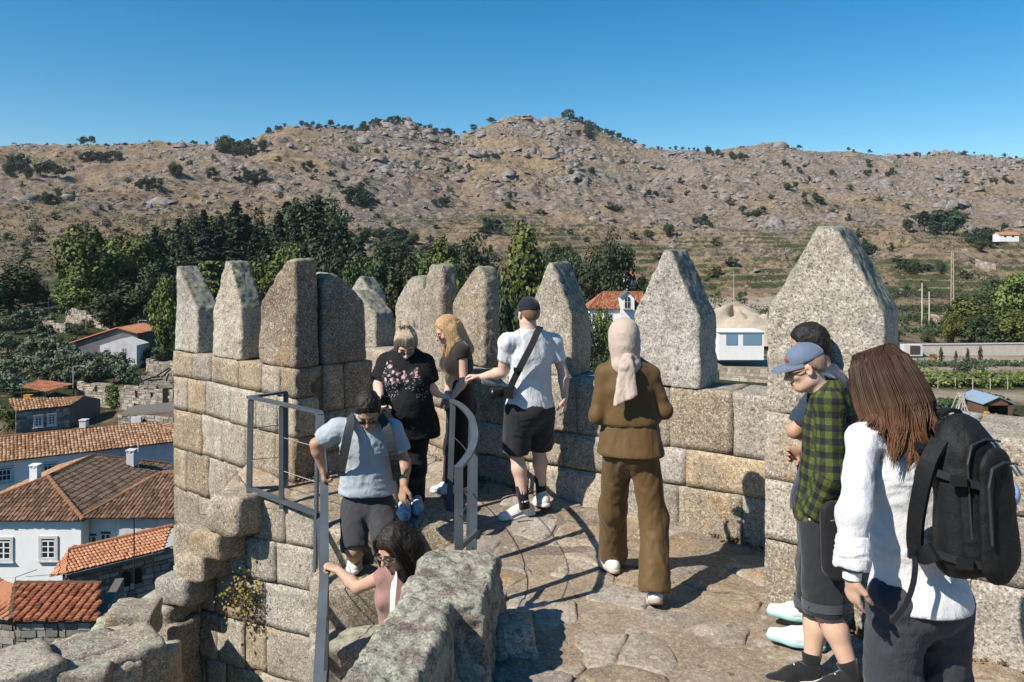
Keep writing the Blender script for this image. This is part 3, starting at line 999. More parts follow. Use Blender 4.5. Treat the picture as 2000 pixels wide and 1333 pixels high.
t = empty("parapet_wall", (.9, 6.3, 0), "long pale granite parapet of squared blocks behind the man in the white t-shirt", "wall")
core_prism("wall_core", [add2(Q0, WN, .018), add2(Q1, WN, .018), add2(Q1, WN, .44), add2(Q0, WN, .44)], -20, 1.07, MORTAR, t)
block_face(t, Q0, Q1, WN, [-.05, .36, .64, 1.10], [G_GREY, G_WARM, W_PALE, G_GREY], .42, .8, .46, 5, cell=.05)
t = empty("parapet_wall", (-.9, 7.8, 0), "warm granite parapet behind the two women at the railing", "wall")
core_prism("wall_core", [add2(Q1, W2N, .018), add2(Q2, W2N, .018), add2(Q2, W2N, .44), add2(Q1, W2N, .44)], -20, 1.07, MORTAR, t)
block_face(t, Q1, Q2, W2N, [-.05, .30, .68, 1.10], [G_GREY, G_WARM, W_FARM], .42, .75, .46, 6)
Q3 = (-3.6, 9.3)
t = empty("parapet_wall", (-2.5, 9, 0), "short far parapet seen in the gap beside the shaded tower face", "wall")
core_prism("wall_core", [add2(Q2, (0, .03)), (Q3[0], Q3[1] + .03), (Q3[0], Q3[1] + .45), add2(Q2, (0, .45))], -20, 1.05, MORTAR, t)
block_face(t, Q2, Q3, (.05, 1.), [-.05, .3, .68, 1.08], [W_FARM, G_WARM], .4, .7, .44, 7)
# thick wall at the right
RD = (.833, -.553); RN = (.553, .833)
RA = (1.5, 4.73)
RB = add2(RA, RD, 3.6)
t = empty("parapet_wall", (2.5, 4.1, 0), "thick pale granite wall at the right edge behind the backpack", "wall")
core_prism("wall_core", [add2(add2(RA, RN, .018), RD, .018), add2(RB, RN, .018), add2(RB, RN, .74), add2(add2(RA, RN, .74), RD, .02)], -20, 1.12, MORTAR, t)
block_face(t, RA, RB, RN, [-.05, .42, .78, 1.17], [G_GREY, W_PALE, G_WARM, G_GREY], .45, .85, .75, 11, cell=.045)

# tower at the left
TC = (-1.885, 6.9); TL = (-.764, .645); TLN = (.645, .764)     # lit face runs to the left, inward normal
TD = (.70, .714); TDN = (-.714, .70)                            # shaded face
TE = add2(TC, TL, 2.14); TF = add2(TC, TD, .82)
t = empty("castle_tower", (-2.4, 7.6, 0), "square granite tower at left with one sunlit and one shaded face", "tower")
core_prism("tower_core", [add2(add2(TC, TLN, .02), TDN, .02), add2(add2(TF, TDN, .02), TD, -.03), add2(add2(TF, TDN, .55), TD, -.03), add2(add2(TE, TLN, .6), TL, -.04), add2(add2(TE, TLN, .02), TL, -.02)], -20, 1.02, MORTAR, t)
zs = [-3.2, -2.75, -2.35, -1.95, -1.52, -1.12, -.7, -.3, .12, .52, .86, 1.12]
rg_ = random.Random(2)
block_face(t, TC, TE, TLN, zs, [G_WARM, G_WARM, W_FARM, W_PALE], .28, .52, .3, 21, cell=.055)
block_face(t, TC, TF, TDN, [-.05, .34, .70, 1.12], [W_FARM, G_GREY], .3, .5, .3, 22, start=.3)
core_prism("tower_base", [add2(TC, TLN, .5), add2(TE, TLN, .5), add2(TE, TLN, 3.0), add2(TC, TLN, 2.0)], -20.5, -3.1, MORTAR, t)

# landing front
LA, LB = (-2.95, 6.98), (-1.57, 6.34)
ld = np.array(LB) - np.array(LA); ld /= np.linalg.norm(ld); ln = (-ld[1], ld[0])
t = empty("landing_wall", (-2.2, 6.6, 0), "sunlit retaining wall of squared granite below the railed landing", "wall")
core_prism("wall_core", [add2(LA, ln, .02), add2(add2(LB, ln, .02), ld, -.02), add2(LB, ln, .6), (-2.1, 7.2), add2(LA, ln, .5)], -20, -.27, MORTAR, t)
LA2 = add2(LA, ld, .52)
core_prism("wall_core", [add2(add2(LA2, ln, .02), ld, .02), add2(add2(LB, ln, .02), ld, -.02), add2(LB, ln, .5), add2(LA2, ln, .45)], -.3, -.01, MORTAR, t)
block_face(t, LA, LB, ln, [-3.0, -2.6, -2.2, -1.78, -1.35, -.95, -.58, -.24], [G_WARM, G_WARM, W_PALE, W_FARM], .22, .45, .3, 31, cell=.05)
LA2 = add2(LA, ld, .52)
block_face(t, LA2, LB, ln, [-.24, .07], [G_WARM, G_GREY], .3, .5, .5, 33, cell=.05)
block_face(t, LB, (-1.42, 6.0), (.91, -.3), [-3.0, -2.4, -1.8, -1.2, -.7, -.24, .05], [G_GREY, G_WARM], .3, .4, .25, 34)

# solid rock shapes -------------------------------------------------
def rock(name, planes, lo, hi, mat, h=.02, k=.05, amp=.015, parent=None, seed=0, freq=5.0, label=None, cat=None, group=None, coarse=.0):
    f = Field(np.array(lo) - .08, np.array(hi) + .08, h)
    f.poly(planes, k)
    V, Q = f.mesh()
    N = vnormals(V, Q)
    q = V + seed * 7.13
    V = V + N * (fbm(q * freq, 4, 3) * amp * 1.6 + fbm(q * freq * 4, 3, 8) * amp * .8 + fbm(q * 1.7, 2, 12) * coarse)[:, None]
    c = (np.array(lo) + np.array(hi)) / 2; c[2] = lo[2]
    me = mesh_np(name, V - c, Q)
    pc = c if parent is None else c - np.array(parent.location)
    o = link(name, me, mat, parent, pc)
    if label: tag(o, label, cat, group)
    return o

def merlon(base, u, w, t, zb, zl, zr, za, s0, s1, mat, label, k=.014, amp=.011, batter=0.015):
    """pointed stone: front face polygon with shoulders zl/zr and a peak za between s0 and s1 of the width"""
    u = np.array([*u, 0.]) / np.linalg.norm(u); n = np.array([-u[1], u[0], 0.])
    if t < 0: n = -n; t = -t
    b = np.array([*base, zb], float)
    def pt(s, z, d=0): return b + u * s * w + n * d + np.array([0, 0, z - zb])
    up = np.array([0, 0, 1.])
    pl = [(pt(0, zb), -n + up * batter), (pt(0, zb, t), n + up * batter), (pt(0, zb), -u + up * batter), (pt(1, zb), u + up * batter), (pt(0, zb), -up), (pt(s0, za), up)]
    for s_a, s_z, sg in ((0, zl, -1), (1, zr, 1)):
        sp = s0 if sg < 0 else s1
        if abs(sp - s_a) < .04: continue
        d = pt(sp, za) - pt(s_a, s_z)
        nn = np.cross(d, n); nn *= np.sign(nn[2]) or 1
        pl.append((pt(s_a, s_z), nn))
    cs = np.array([pt(s, z, d) for s in (0, 1) for z in (zb, za) for d in (0, t)])
    return rock("merlon", pl, cs.min(0), cs.max(0), mat, .017, k, amp, None, base[0] * 3 + base[1], 6.0, label, "merlon", "pointed merlons along the castle wall")

def on(px, Y): return ((px - 1000) * Y / F, Y)
U1 = (.764, -.645)
merlon(add2(TE, TLN, .01), U1, .47, .26, 1.12, 1.97, 1.56, 2.0, 0.0, .06, G_PALE, "leftmost merlon, cut off at its left edge, at the tower's outer end")
merlon(add2(TC, TL, 1.37), U1, .53, .24, 1.12, 1.56, 1.60, 2.05, .42, .56, G_PALE, "pale pointed merlon on the tower, second from the left")
merlon(add2(TC, TL, .56), U1, .56, .27, 1.12, 1.65, 1.84, 2.07, .72, .98, G_BRN, "brown stained merlon on the near corner of the tower", k=.035)
merlon(add2(TC, TD, .29), TD, .47, .26, 1.12, 1.82, 1.66, 1.95, .12, .3, G_BRN, "shaded merlon on the dark tower face, joined to the corner merlon", k=.035)
merlon(on(690, 8.95), (.8, -.6), .36, .3, 1.08, 1.70, 1.46, 1.72, 0.0, .1, G_FARM, "small merlon in the gap beside the shaded tower face")
merlon(on(676, 9.9), (.9, -.43), .40, .3, 1.05, 1.6, 1.6, 1.84, .45, .55, G_PALE, "farthest merlon, only its grey tip showing behind the tower")
merlon(on(769, 8.25), W2, .6, .3, 1.09, 1.60, 1.75, 1.90, .5, .85, G_FARM, "leaning merlon right behind the floral-blouse woman's head", k=.035)
merlon(on(817, 7.75), W2, .42, .2, 1.0, 1.62, 1.9, 2.02, .4, .95, G_FARM, "tall lichen-covered merlon between the two women", k=.035)
merlon(on(879, 7.5), W2, .54, .2, 1.10, 1.68, 1.93, 2.01, .7, .95, G_FARM, "rounded merlon to the right of the blonde woman", k=.04)
merlon(on(1036, 6.78), WD, .40, .36, 1.10, 1.69, 1.59, 2.05, .42, .5, G_PALE, "pale pointed merlon behind the man in the black cap")
merlon(on(1236, 6.21), WD, .54, .42, 1.10, 1.63, 1.61, 2.15, .47, .56, G_PALE, "big pale merlon right of the beige headscarf")
merlon(add2(RA, RN, .02), RD, .66, .55, 1.17, 1.76, 1.76, 2.27, .42, .6, G_PALE, "largest and nearest merlon, behind the two men in caps", k=.02, amp=.010)

# ------------------------------------------------------------------ stair, corbels, ruined stones
SD = np.array([.25, -1.0, 0]) / 1.0308
SR = np.array([1.0, .25, 0]) / 1.0308
t = empty("stone_stair", (-1.0, 5.5, -1), "steep rough granite stair going down between the two railings", "stair")
for k in range(9):
    c0 = np.array([-1.03, 6.0, 0]) + SD * (.27 * k)
    z1 = -.22 - .265 * k
    p = []
    for zz in (z1 - .34, z1):
        for b_ in (.40, -.04):
            for s_ in (-.47, .62):
                p.append(c0 + SD * b_ * (1 if b_ > 0 else 1) + SR * s_ + np.array([0, 0, zz]))
    p = [p[i] for i in (0, 1, 2, 3, 4, 5, 6, 7)]
    # order: x fastest, y second, z last
    rough_block("step", p, [G_GREY, G_WARM, W_FARM][k % 3], t, cell=.05, rad=.05, amp=.022, seed=k * 3.1)
core_prism("stair_core", [(-1.38, 5.9), (-.5, 5.98), (-.5, 3.2), (-.75, 3.2)], -20, -3.2, MORTAR, t)

def blk(name, c, size, yaw, mat, parent, tiltx=0, tilty=0, amp=.02, rad=.05, seed=0, cell=.05):
    M = (Matrix.Rotation(yaw, 3, 'Z') @ Matrix.Rotation(tilty, 3, 'Y') @ Matrix.Rotation(tiltx, 3, 'X'))
    M = np.array(M); h = np.array(size) / 2
    p = [np.asarray(c) + M @ (h * [x, y, z]) for z in (-1, 1) for y in (-1, 1) for x in (-1, 1)]
    return rough_block(name, p, mat, parent, cell=cell, rad=rad, amp=amp, seed=seed)

yaw = math.atan2(ld[1], ld[0])
t = empty("ruined_stair", (-2.9, 6.2, -.5), "row of jutting stone steps stepping down from the landing to the lower left", "stair")
LA3 = np.array(LA); lnn = np.array(ln)
def on_landing(px, py, out):
    """point seen at a pixel on the plane 'out' metres in front of the landing wall"""
    d = np.array([(px - 1000) / F, 1.0])
    Yd = ((LA3 - lnn * out) @ lnn) / (d @ lnn)
    return P(px, py, Yd)
cb = [(468, 1000, (.36, .36, .32)), (432, 1056, (.36, .36, .24)), (402, 1100, (.36, .36, .24)), (366, 1146, (.38, .38, .24)),
      (330, 1192, (.44, .40, .26)), (296, 1236, (.46, .44, .3)), (334, 1245, (.4, .3, .4)), (312, 1300, (.5, .4, .42)), (328, 1340, (.4, .4, .5))]
for i, (px, py, sz) in enumerate(cb):
    blk("step", on_landing(px, py, .05 + .02 * i), sz, yaw + random.uniform(-.1, .1), [G_GREY, G_WARM, W_FARM][i % 3], t, random.uniform(-.08, .08), random.uniform(-.1, .06), seed=i * 2.7, amp=.022, rad=.045)
t = empty("ruined_rampart", (-3.3, 5.4, -.9), "ruined rampart of loose weathered granite stones in the lower left corner", "wall")
rs = [(258, 1305, 5.55, (.36, .42, .42), .7, G_GREY), (205, 1345, 5.4, (.40, .42, .4), .65, W_FARM), (95, 1345, 5.3, (.95, .42, .42), .85, G_GREY),
      (225, 1240, 6.1, (.3, .4, .2), .3, G_LICH), (262, 1215, 6.2, (.35, .4, .25), .2, G_GREY), (180, 1280, 5.9, (.5, .4, .25), .5, G_GREY), (-30, 1385, 5.0, (.8, .5, .5), .8, G_GREY),
      (140, 1345, 5.3, (.5, .5, .4), .3, G_WARM), (265, 1345, 5.7, (.5, .5, .4), .1, G_WARM), (215, 1285, 5.75, (.25, .3, .2), .4, W_FARM)]
for i, (px, py, Y, sz, yw, m) in enumerate(rs):
    blk("stone_block", P(px, py, Y), sz, yw, m, t, random.uniform(-.12, .05), random.uniform(-.12, .12), seed=i * 1.9 + 50, amp=.020, rad=.022, cell=.03)
core_prism("rampart_core", [(-6.5, 4.0), (-3.2, 4.9), (-2.75, 5.6), (-2.75, 6.6), (-3.3, 6.9), (-6.5, 5.0)], -20.5, -1.25, MORTAR, t)

# big lichen covered coping stones in the foreground
def coping(y0, y1, xl0, xr0, xl1, xr1, z0, zt0, zt1, label, seed, tiltr=.05):
    up = np.array([0, 0, 1.])
    a, b, c, d = np.array([xl0, y0, 0]), np.array([xr0, y0, 0]), np.array([xr1, y1, 0]), np.array([xl1, y1, 0])
    def side(p, q):
        v = q - p; return (p + [0, 0, z0], np.array([v[1], -v[0], .06 * np.linalg.norm(v)]))
    pl = [side(a, b), side(b, c), side(c, d), side(d, a), ((0, 0, z0), -up)]
    tn = np.cross(np.array([xr0 - xl0, 0, -tiltr * (xr0 - xl0)]), np.array([0, y1 - y0, zt1 - zt0]))
    pl.append((np.array([(xl0 + xr0) / 2, y0, zt0]), tn))
    lo = np.array([min(xl0, xl1), y0, z0]); hi = np.array([max(xr0, xr1), y1, max(zt0, zt1) + .05])
    return rock("coping_stone", pl, lo, hi, G_COPE,   .013, .035, .019, None, seed, 6.5, label, "stone", None, .028)
coping(3.74, 4.50, -.585, -.09, -.50, .0, -.4, .475, .47, "big lichen-covered coping stone under the end of the curved railing", 1)
coping(2.55, 3.95, -.80, -.36, -.565, -.22, -.4, .47, .47, "nearest lichen-covered coping stone at the bottom edge of the picture", 2)
rock("kerb_stone", [((.0, 4.12, 0), (0, -1, .1)), ((0, 4.42, 0), (.1, 1, .1)), ((-.1, 4, 0), (-1, 0, 0)), ((.135, 4.2, 0), (1, .15, .15)), ((0, 4, -.1), (0, 0, -1)), ((0, 4, .15), (.1, 0, 1))],
     (-.1, 4.08, -.1), (.17, 4.46, .18), G_GREY, .016, .06, .015, None, 4, 6, "small dark stone lying on the floor in the coping stone's shade", "stone")
rock("kerb_stone", [((-.66, 5.75, 0), (0, -1, .1)), ((0, 6.1, 0), (.1, 1, .1)), ((-.72, 6, 0), (-1, 0, .1)), ((-.3, 6, 0), (1, .15, .15)), ((0, 6, -.3), (0, 0, -1)), ((0, 6, .10), (.1, 0, 1))],
     (-.75, 5.7, -.3), (-.27, 6.15, .15), G_GREY, .016, .06, .015, None, 5, 6, "squarish stone at the head of the stair beside the railing post", "stone")

# ------------------------------------------------------------------ railings
STEEL = simple("painted_steel", (.075, .092, .108), .45, .5, var=.18, nscale=6)
CABLE = simple("steel_cable", (.16, .15, .14), .4, .5, .6)
BOLT = simple("bolt_steel", (.09, .09, .09), .4, .5, .8)
def railing_left():
    t = empty("metal_railing", (-2.17, 6.62, .12), "grey steel railing with thin cables round the landing and down the stair at left", "railing")
    def bar(name, a, b, wx, wy, up=(0, 0, 1)):
        m = MB(); m.bar(a, b, wx, wy, up); return m.build(name, STEEL, t)
    p0b = np.array([-1.93, 6.80, .1]); p0t = np.array([-1.93, 6.80, .94])
    p1b = np.array([-2.19, 6.64, .13]); p1t = P(490, 776, 6.62)
    p2b = np.array([-1.50, 6.24, .03]); p2t = P(622, 805, 6.22)
    bar("post", p0b, p0t, .036, .03); bar("post", p1b, p1t - [0, 0, .02], .04, .036)
    f = .47
    mb = p1b + (p2b - p1b) * f; mt = p1t + (p2t - p1t) * f
    bar("post", mb - [0, 0, .03], mt - [0, 0, .02], .036, .036)
    bar("top_rail", p1t + (p1t - p2t) * .03, p2t, .058, .02)
    bar("top_rail", p1t, p0t, .05, .02)
    bar("bottom_rail", p1b + [0, 0, .03], p2b + [0, 0, .04], .05, .03); bar("bottom_rail", p1b + [0, 0, .03], p0b + [0, 0, .03], .03, .02)
    # descending handrail
    ht = [P(626, 812, 6.14), P(626, 850, 6.05), P(633, 945, 5.72), P(634, 1108, 5.2), P(621, 1333, 4.68), P(606, 1500, 4.35)]
    bar("top_rail", p2t, ht[0], .058, .02)
    m = MB()
    for a, b in zip(ht[:-1], ht[1:]): m.bar(a, b, .058, .02)
    m.build("handrail", STEEL, t)
    pb = P(616, 1112, 5.95)
    m = MB(); m.bar(p2t - [0, .02, .01], pb, .062, .02, (1, 0, .2)); m.build("post", STEEL, t)
    lo = [h - [0, 0, d] for h, d in zip(ht[1:], (.6, .62, .66, .7, .7))]
    m = MB()
    for a, b in zip(lo[:-1], lo[1:]): m.bar(a + [-.01, 0, 0], b + [-.01, 0, 0], .05, .02)
    m.build("bottom_rail", STEEL, t)
    for h, d in ((ht[3], .75), (ht[4], .8)):
        m = MB(); m.bar(h - [0, 0, .01], h - [.0, 0, d], .05, .04); m.build("post", STEEL, t)
    for q in (.33, .66):
        m = MB(); m.tube([p1b + (p1t - p1b) * (1 - q), p2b + (p2t - p2b) * (1 - q)], .0035, 5); m.build("cable", CABLE, t)
        m = MB(); m.tube([p1b + (p1t - p1b) * (1 - q), p0b + (p0t - p0b) * (1 - q)], .003, 5); m.build("cable", CABLE, t)
        m = MB(); m.tube([h - [0, 0, .2 + .25 * q] for h in ht[1:]], .0035, 5); m.build("cable", CABLE, t)
railing_left()
def railing_right():
    t = empty("metal_railing", (-.3, 5.3, 0), "grey steel railing with a curved flat handrail right of the stair", "railing")
    key = [P(876, 776, 6.4), P(897, 786, 6.05), P(917, 806, 5.6), P(926, 832, 5.15), P(926, 858, 4.85), P(914, 886, 4.6), P(896, 910, 4.42)]
    # smooth path
    key = np.array(key); key[:, 2] = np.linspace(.985, .95, len(key)) + 0
    key[:, 2] = [CAMZ + (HOR - py) * y / F for py, y in zip((778, 788, 808, 834, 860, 888, 910), key[:, 1])]
    T = np.linspace(0, len(key) - 1, 26)
    def cr(t_):
        i = int(min(max(math.floor(t_), 0), len(key) - 2)); f = t_ - i
        p = [key[max(i - 1, 0)], key[i], key[i + 1], key[min(i + 2, len(key) - 1)]]
        return .5 * ((2 * p[1]) + (p[2] - p[0]) * f + (2 * p[0] - 5 * p[1] + 4 * p[2] - p[3]) * f * f + (3 * p[1] - p[0] - 3 * p[2] + p[3]) * f ** 3)
    path = np.array([cr(x) for x in T])
    m = MB()
    tg = np.gradient(path, axis=0); tg /= np.linalg.norm(tg, axis=1)[:, None]
    V = []
    for p, d in zip(path, tg):
        s_ = np.cross(d, [0, 0, 1.]); s_ /= np.linalg.norm(s_)
        for x, z in ((-.022, 0), (.022, 0), (.022, -.018), (-.022, -.018)): V.append(p + s_ * x + [0, 0, z])
    Fc = []
    for i in range(len(path) - 1):
        for k in range(4): Fc.append([i * 4 + k, (i + 1) * 4 + k, (i + 1) * 4 + (k + 1) % 4, i * 4 + (k + 1) % 4])
    Fc += [[0, 1, 2, 3], [len(V) - 1, len(V) - 2, len(V) - 3, len(V) - 4]]
    m.add(V, Fc); m.build("handrail", STEEL, t)
    e = path[-1]
    m = MB(); m.bar(e + [0, .0, -.001], [e[0] - .005, e[1] + .1, .0], .048, .024, (0, 1, 0)); m.build("post", STEEL, t)
    m = MB(); m.tube([[e[0] - .008, e[1] + .045, .49], [e[0] - .008, e[1] + .08, .49]], .012, 8); m.build("bolt", BOLT, t)
    pb = P(923, 1062, 4.72); m = MB(); m.bar(P(926, 870, 4.8), [pb[0], pb[1], -.02], .045, .03); m.build("post", STEEL, t)
    m = MB(); m.bar(path[2] - [0, 0, .02], [path[2][0] - .03, path[2][1], .05], .045, .02, (0, 1, 0)); m.build("post", STEEL, t)
    m = MB(); m.bar(path[10] - [0, 0, .02], [path[10][0] - .02, path[10][1], .0], .045, .03); m.build("post", STEEL, t)
    for q in (.3, .62):
        m = MB(); m.tube([np.array([p[0], p[1], p[2] * (1 - q)]) for p in path], .0035, 5); m.build("cable", CABLE, t)
    m = MB(); m.bar([e[0], e[1] + .08, .45], [e[0] + .09, e[1] + .35, .45], .02, .03); m.build("bottom_rail", STEEL, t)
railing_right()

# ------------------------------------------------------------------ village
def mat_tile(name, lo, mid, hi):
    t = NT(name, .85, .2)
    co = t.coords('Object', True)
    at = t.n("ShaderNodeAttribute", attribute_name="tone")
    n = t.noise(co, 1.1, 5, .7)
    f = t.math('ADD', t.math('MULTIPLY', at.outputs['Fac'], .55), t.math('MULTIPLY', n, .5))
    c = t.ramp(f, [(.25, lo), (.5, mid), (.78, hi)])
    moss = t.ramp(t.noise(co, 2.6, 6, .75), [(.55, 0.), (.7, .6)])
    t.color(t.mix(moss, c, (.09, .075, .05)))
    return t.m
T_BROWN = mat_tile("tile_brown", (.10, .06, .038), (.185, .105, .062), (.29, .175, .11))
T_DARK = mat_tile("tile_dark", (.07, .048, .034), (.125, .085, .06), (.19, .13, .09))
T_RUST = mat_tile("tile_rust", (.2, .075, .04), (.34, .12, .06), (.44, .18, .09))
T_ORANGE = mat_tile("tile_orange", (.40, .17, .085), (.48, .215, .115), (.55, .28, .16))
T_TAN = mat_tile("tile_tan", (.22, .11, .06), (.34, .185, .10), (.46, .3, .19))
T_RED = mat_tile("tile_red", (.2, .075, .04), (.33, .125, .065), (.43, .2, .11))
def plaster(name, c, dirt=.25):
    t = NT(name, .9, .15); co = t.coords('Object', True)
    n = t.noise(co, .8, 6, .7); s_ = t.noise(co, 1.6, 5, .7, stretch=(1, 1, .15))
    d = t.ramp(t.math('ADD', t.math('MULTIPLY', n, .5), t.math('MULTIPLY', s_, .5)), [(.45, 0.), (.7, 1.)])
    t.color(t.mix(t.math('MULTIPLY', d, dirt), c, tuple(x * .55 for x in c)))
    return t.m
WHITE = plaster("white_plaster", (.80, .80, .79), .18)
GREYW = plaster("weathered_plaster", (.60, .58, .58), .7)
FRAME = simple("window_paint", (.75, .75, .74), .6)
GLASSD = simple("window_glass", (.02, .024, .03), .12, .6)
SURR = simple("window_stone", (.52, .51, .50), .85, var=.15, nscale=4)
def stone_wall_mat(name, lo, hi):
    t = NT(name, .92, .15); co = t.coords('Object', True)
    at = t.n("ShaderNodeAttribute", attribute_name="tone")
    f = t.math('ADD', t.math('MULTIPLY', at.outputs['Fac'], .6), t.math('MULTIPLY', t.noise(co, 5, 5, .7), .4))
    t.color(t.ramp(f, [(.2, lo), (.8, hi)]))
    t.bump(t.noise(co, 14, 4, .7), .5, .05)
    return t.m
RUB_GREY = stone_wall_mat("rubble_grey", (.13, .12, .105), (.36, .33, .29))
RUB_PALE = stone_wall_mat("rubble_pale", (.20, .17, .135), (.46, .41, .335))
WOODD = simple("dark_wood", (.07, .05, .035), .85, var=.3)
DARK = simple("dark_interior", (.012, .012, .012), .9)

def tile_plane(E1, E2, poly, spacing, mat, parent, row=.42, name="roof_tiles", rad=None, sag=.0):
    """courses of half-round clay tiles over a planar polygon; E1->E2 is the eave"""
    E1 = np.asarray(E1, float); E2 = np.asarray(E2, float)
    u = E2 - E1; u /= np.linalg.norm(u)
    poly = [np.asarray(p, float) for p in poly]
    c = sum(poly) / len(poly)
    v = c - E1; v = v - u * (v @ u); v /= np.linalg.norm(v)
    n = np.cross(u, v)
    if n[2] < 0: n = -n
    st = np.array([[(p - E1) @ u, (p - E1) @ v] for p in poly])
    V, Fc, tone = [], [], []
    s = st[:, 0].min() + spacing / 2
    rg = np.random.default_rng(int(abs(E1[0] * 100)) % 999)
    K = 5
    rad = rad or spacing * .5
    while s < st[:, 0].max():
        ts = []
        for i in range(len(st)):
            a, b = st[i], st[(i + 1) % len(st)]
            if (a[0] - s) * (b[0] - s) < 0:
                ts.append(a[1] + (b[1] - a[1]) * (s - a[0]) / (b[0] - a[0]))
        if len(ts) >= 2:
            t0, t1 = min(ts), max(ts)
            m = max(1, int(math.ceil((t1 - t0) / row)))
            jit = rg.normal(0, .02)
            for r in range(m):
                ta = t0 + r * row - .03; tb = min(t0 + (r + 1) * row + .02, t1)
                if tb <= ta: continue
                tn = rg.random(); l0 = len(V)
                js = rg.normal(0, .012)
                for tt, lift, rr in ((ta, .035, 1.0), (tb, .0, .86)):
                    for k in range(K):
                        a = math.pi * k / (K - 1)
                        V.append(E1 + u * (s + js - math.cos(a) * rad * rr) + v * (tt + jit) + n * (math.sin(a) * rad * .75 * rr + lift))
                        tone.append(tn)
                for k in range(K - 1): Fc.append([l0 + k, l0 + k + 1, l0 + K + k + 1, l0 + K + k])
                Fc.append([l0 + k for k in range(K)][::-1])
        s += spacing
    if not V: return
    # underlying sheet
    l0 = len(V)
    for p in poly: V.append(p - n * .03); tone.append(.1)
    Fc.append(list(range(l0, l0 + len(poly))))
    V = np.array(V); o3 = np.array(parent.location)
    me = mesh_np(name, V - o3, Fc, False)
    at = me.attributes.new("tone", 'FLOAT', 'POINT'); at.data.foreach_set("value", np.array(tone, np.float32))
    o = link(name, me, mat, parent)
    tag(o, kind='stuff')
    return o

def ridge_tiles(pts, rad, mat, parent):
    """row of cover tiles along a ridge or hip"""
    m = MB()
    for a, b in zip(pts[:-1], pts[1:]):
        a = np.asarray(a, float); b = np.asarray(b, float)
        L = np.linalg.norm(b - a); k = max(1, int(L / .42))
        for i in range(k):
            p, q = a + (b - a) * i / k, a + (b - a) * (i + 1.1) / k
            m.tube([p, q], [rad * 1.08, rad * .9], 8)
    return m.build("ridge_tiles", mat, parent)

def wall_quad(name, a, b, z0, z1, mat, parent, thick=.35, z1b=None):
    a = np.array([a[0], a[1], 0.]); b = np.array([b[0], b[1], 0.])
    u = b - a; L = np.linalg.norm(u); u /= L
    n = np.array([-u[1], u[0], 0.])
    if (n @ (a + b) / 2) < 0: n = -n          # inwards = away from the camera
    z1b = z1 if z1b is None else z1b
    m = MB(); m.hexa([a + [0, 0, z0], b + [0, 0, z0], a + n * thick + [0, 0, z0], b + n * thick + [0, 0, z0],
                      a + [0, 0, z1], b + [0, 0, z1b], a + n * thick + [0, 0, z1], b + n * thick + [0, 0, z1b]])
    return m.build(name, mat, parent)

def window(c, u, w, h, parent, panes=(2, 3), sur=True, n_out=None, open_=False):
    c = np.asarray(c, float); u = np.array([u[0], u[1], 0.]); u /= np.linalg.norm(u)
    n = np.array([u[1], -u[0], 0.])
    if n @ c > 0: n = -n
    M = np.stack([u, n, [0, 0, 1.]], 1)
    wd = MB()
    if sur:
        for dx, dz, sx, sz in ((-w / 2 - .09, 0, .18, h + .36), (w / 2 + .09, 0, .18, h + .36), (0, h / 2 + .09, w, .18), (0, -h / 2 - .09, w, .18)):
            wd.box(c + M @ np.array([dx, .03, dz]), (sx, .1, sz), M)
        wd.box(c + M @ np.array([0, .09, -h / 2 - .2]), (w + .5, .2, .06), M)
    else:
        wd.box(c + M @ np.array([0, .03, -h / 2 - .03]), (w + .1, .1, .06), M)
    o = wd.build("window", SURR, parent)
    p = MB(); p.box(c + M @ np.array([0, .012, 0]), (w, .03, h), M); p.build("pane", GLASSD, o)
    f = MB()
    if panes:
        nx, nz_ = panes
        for i in range(nx + 1):
            t_ = .07 if i in (0, nx) else (.09 if nx == 2 else .045)
            f.box(c + M @ np.array([-w / 2 + w * i / nx * .96 + w * .02, .035, -h * .06]), (t_, .05, h * .88), M)
        for i in range(nz_ + 1):
            f.box(c + M @ np.array([0, .04, -h / 2 + h * .88 * i / nz_]), (w * .97, .05, .06 if i in (0, nz_) else .04), M)
        f.build("frame", FRAME, o)
    return o

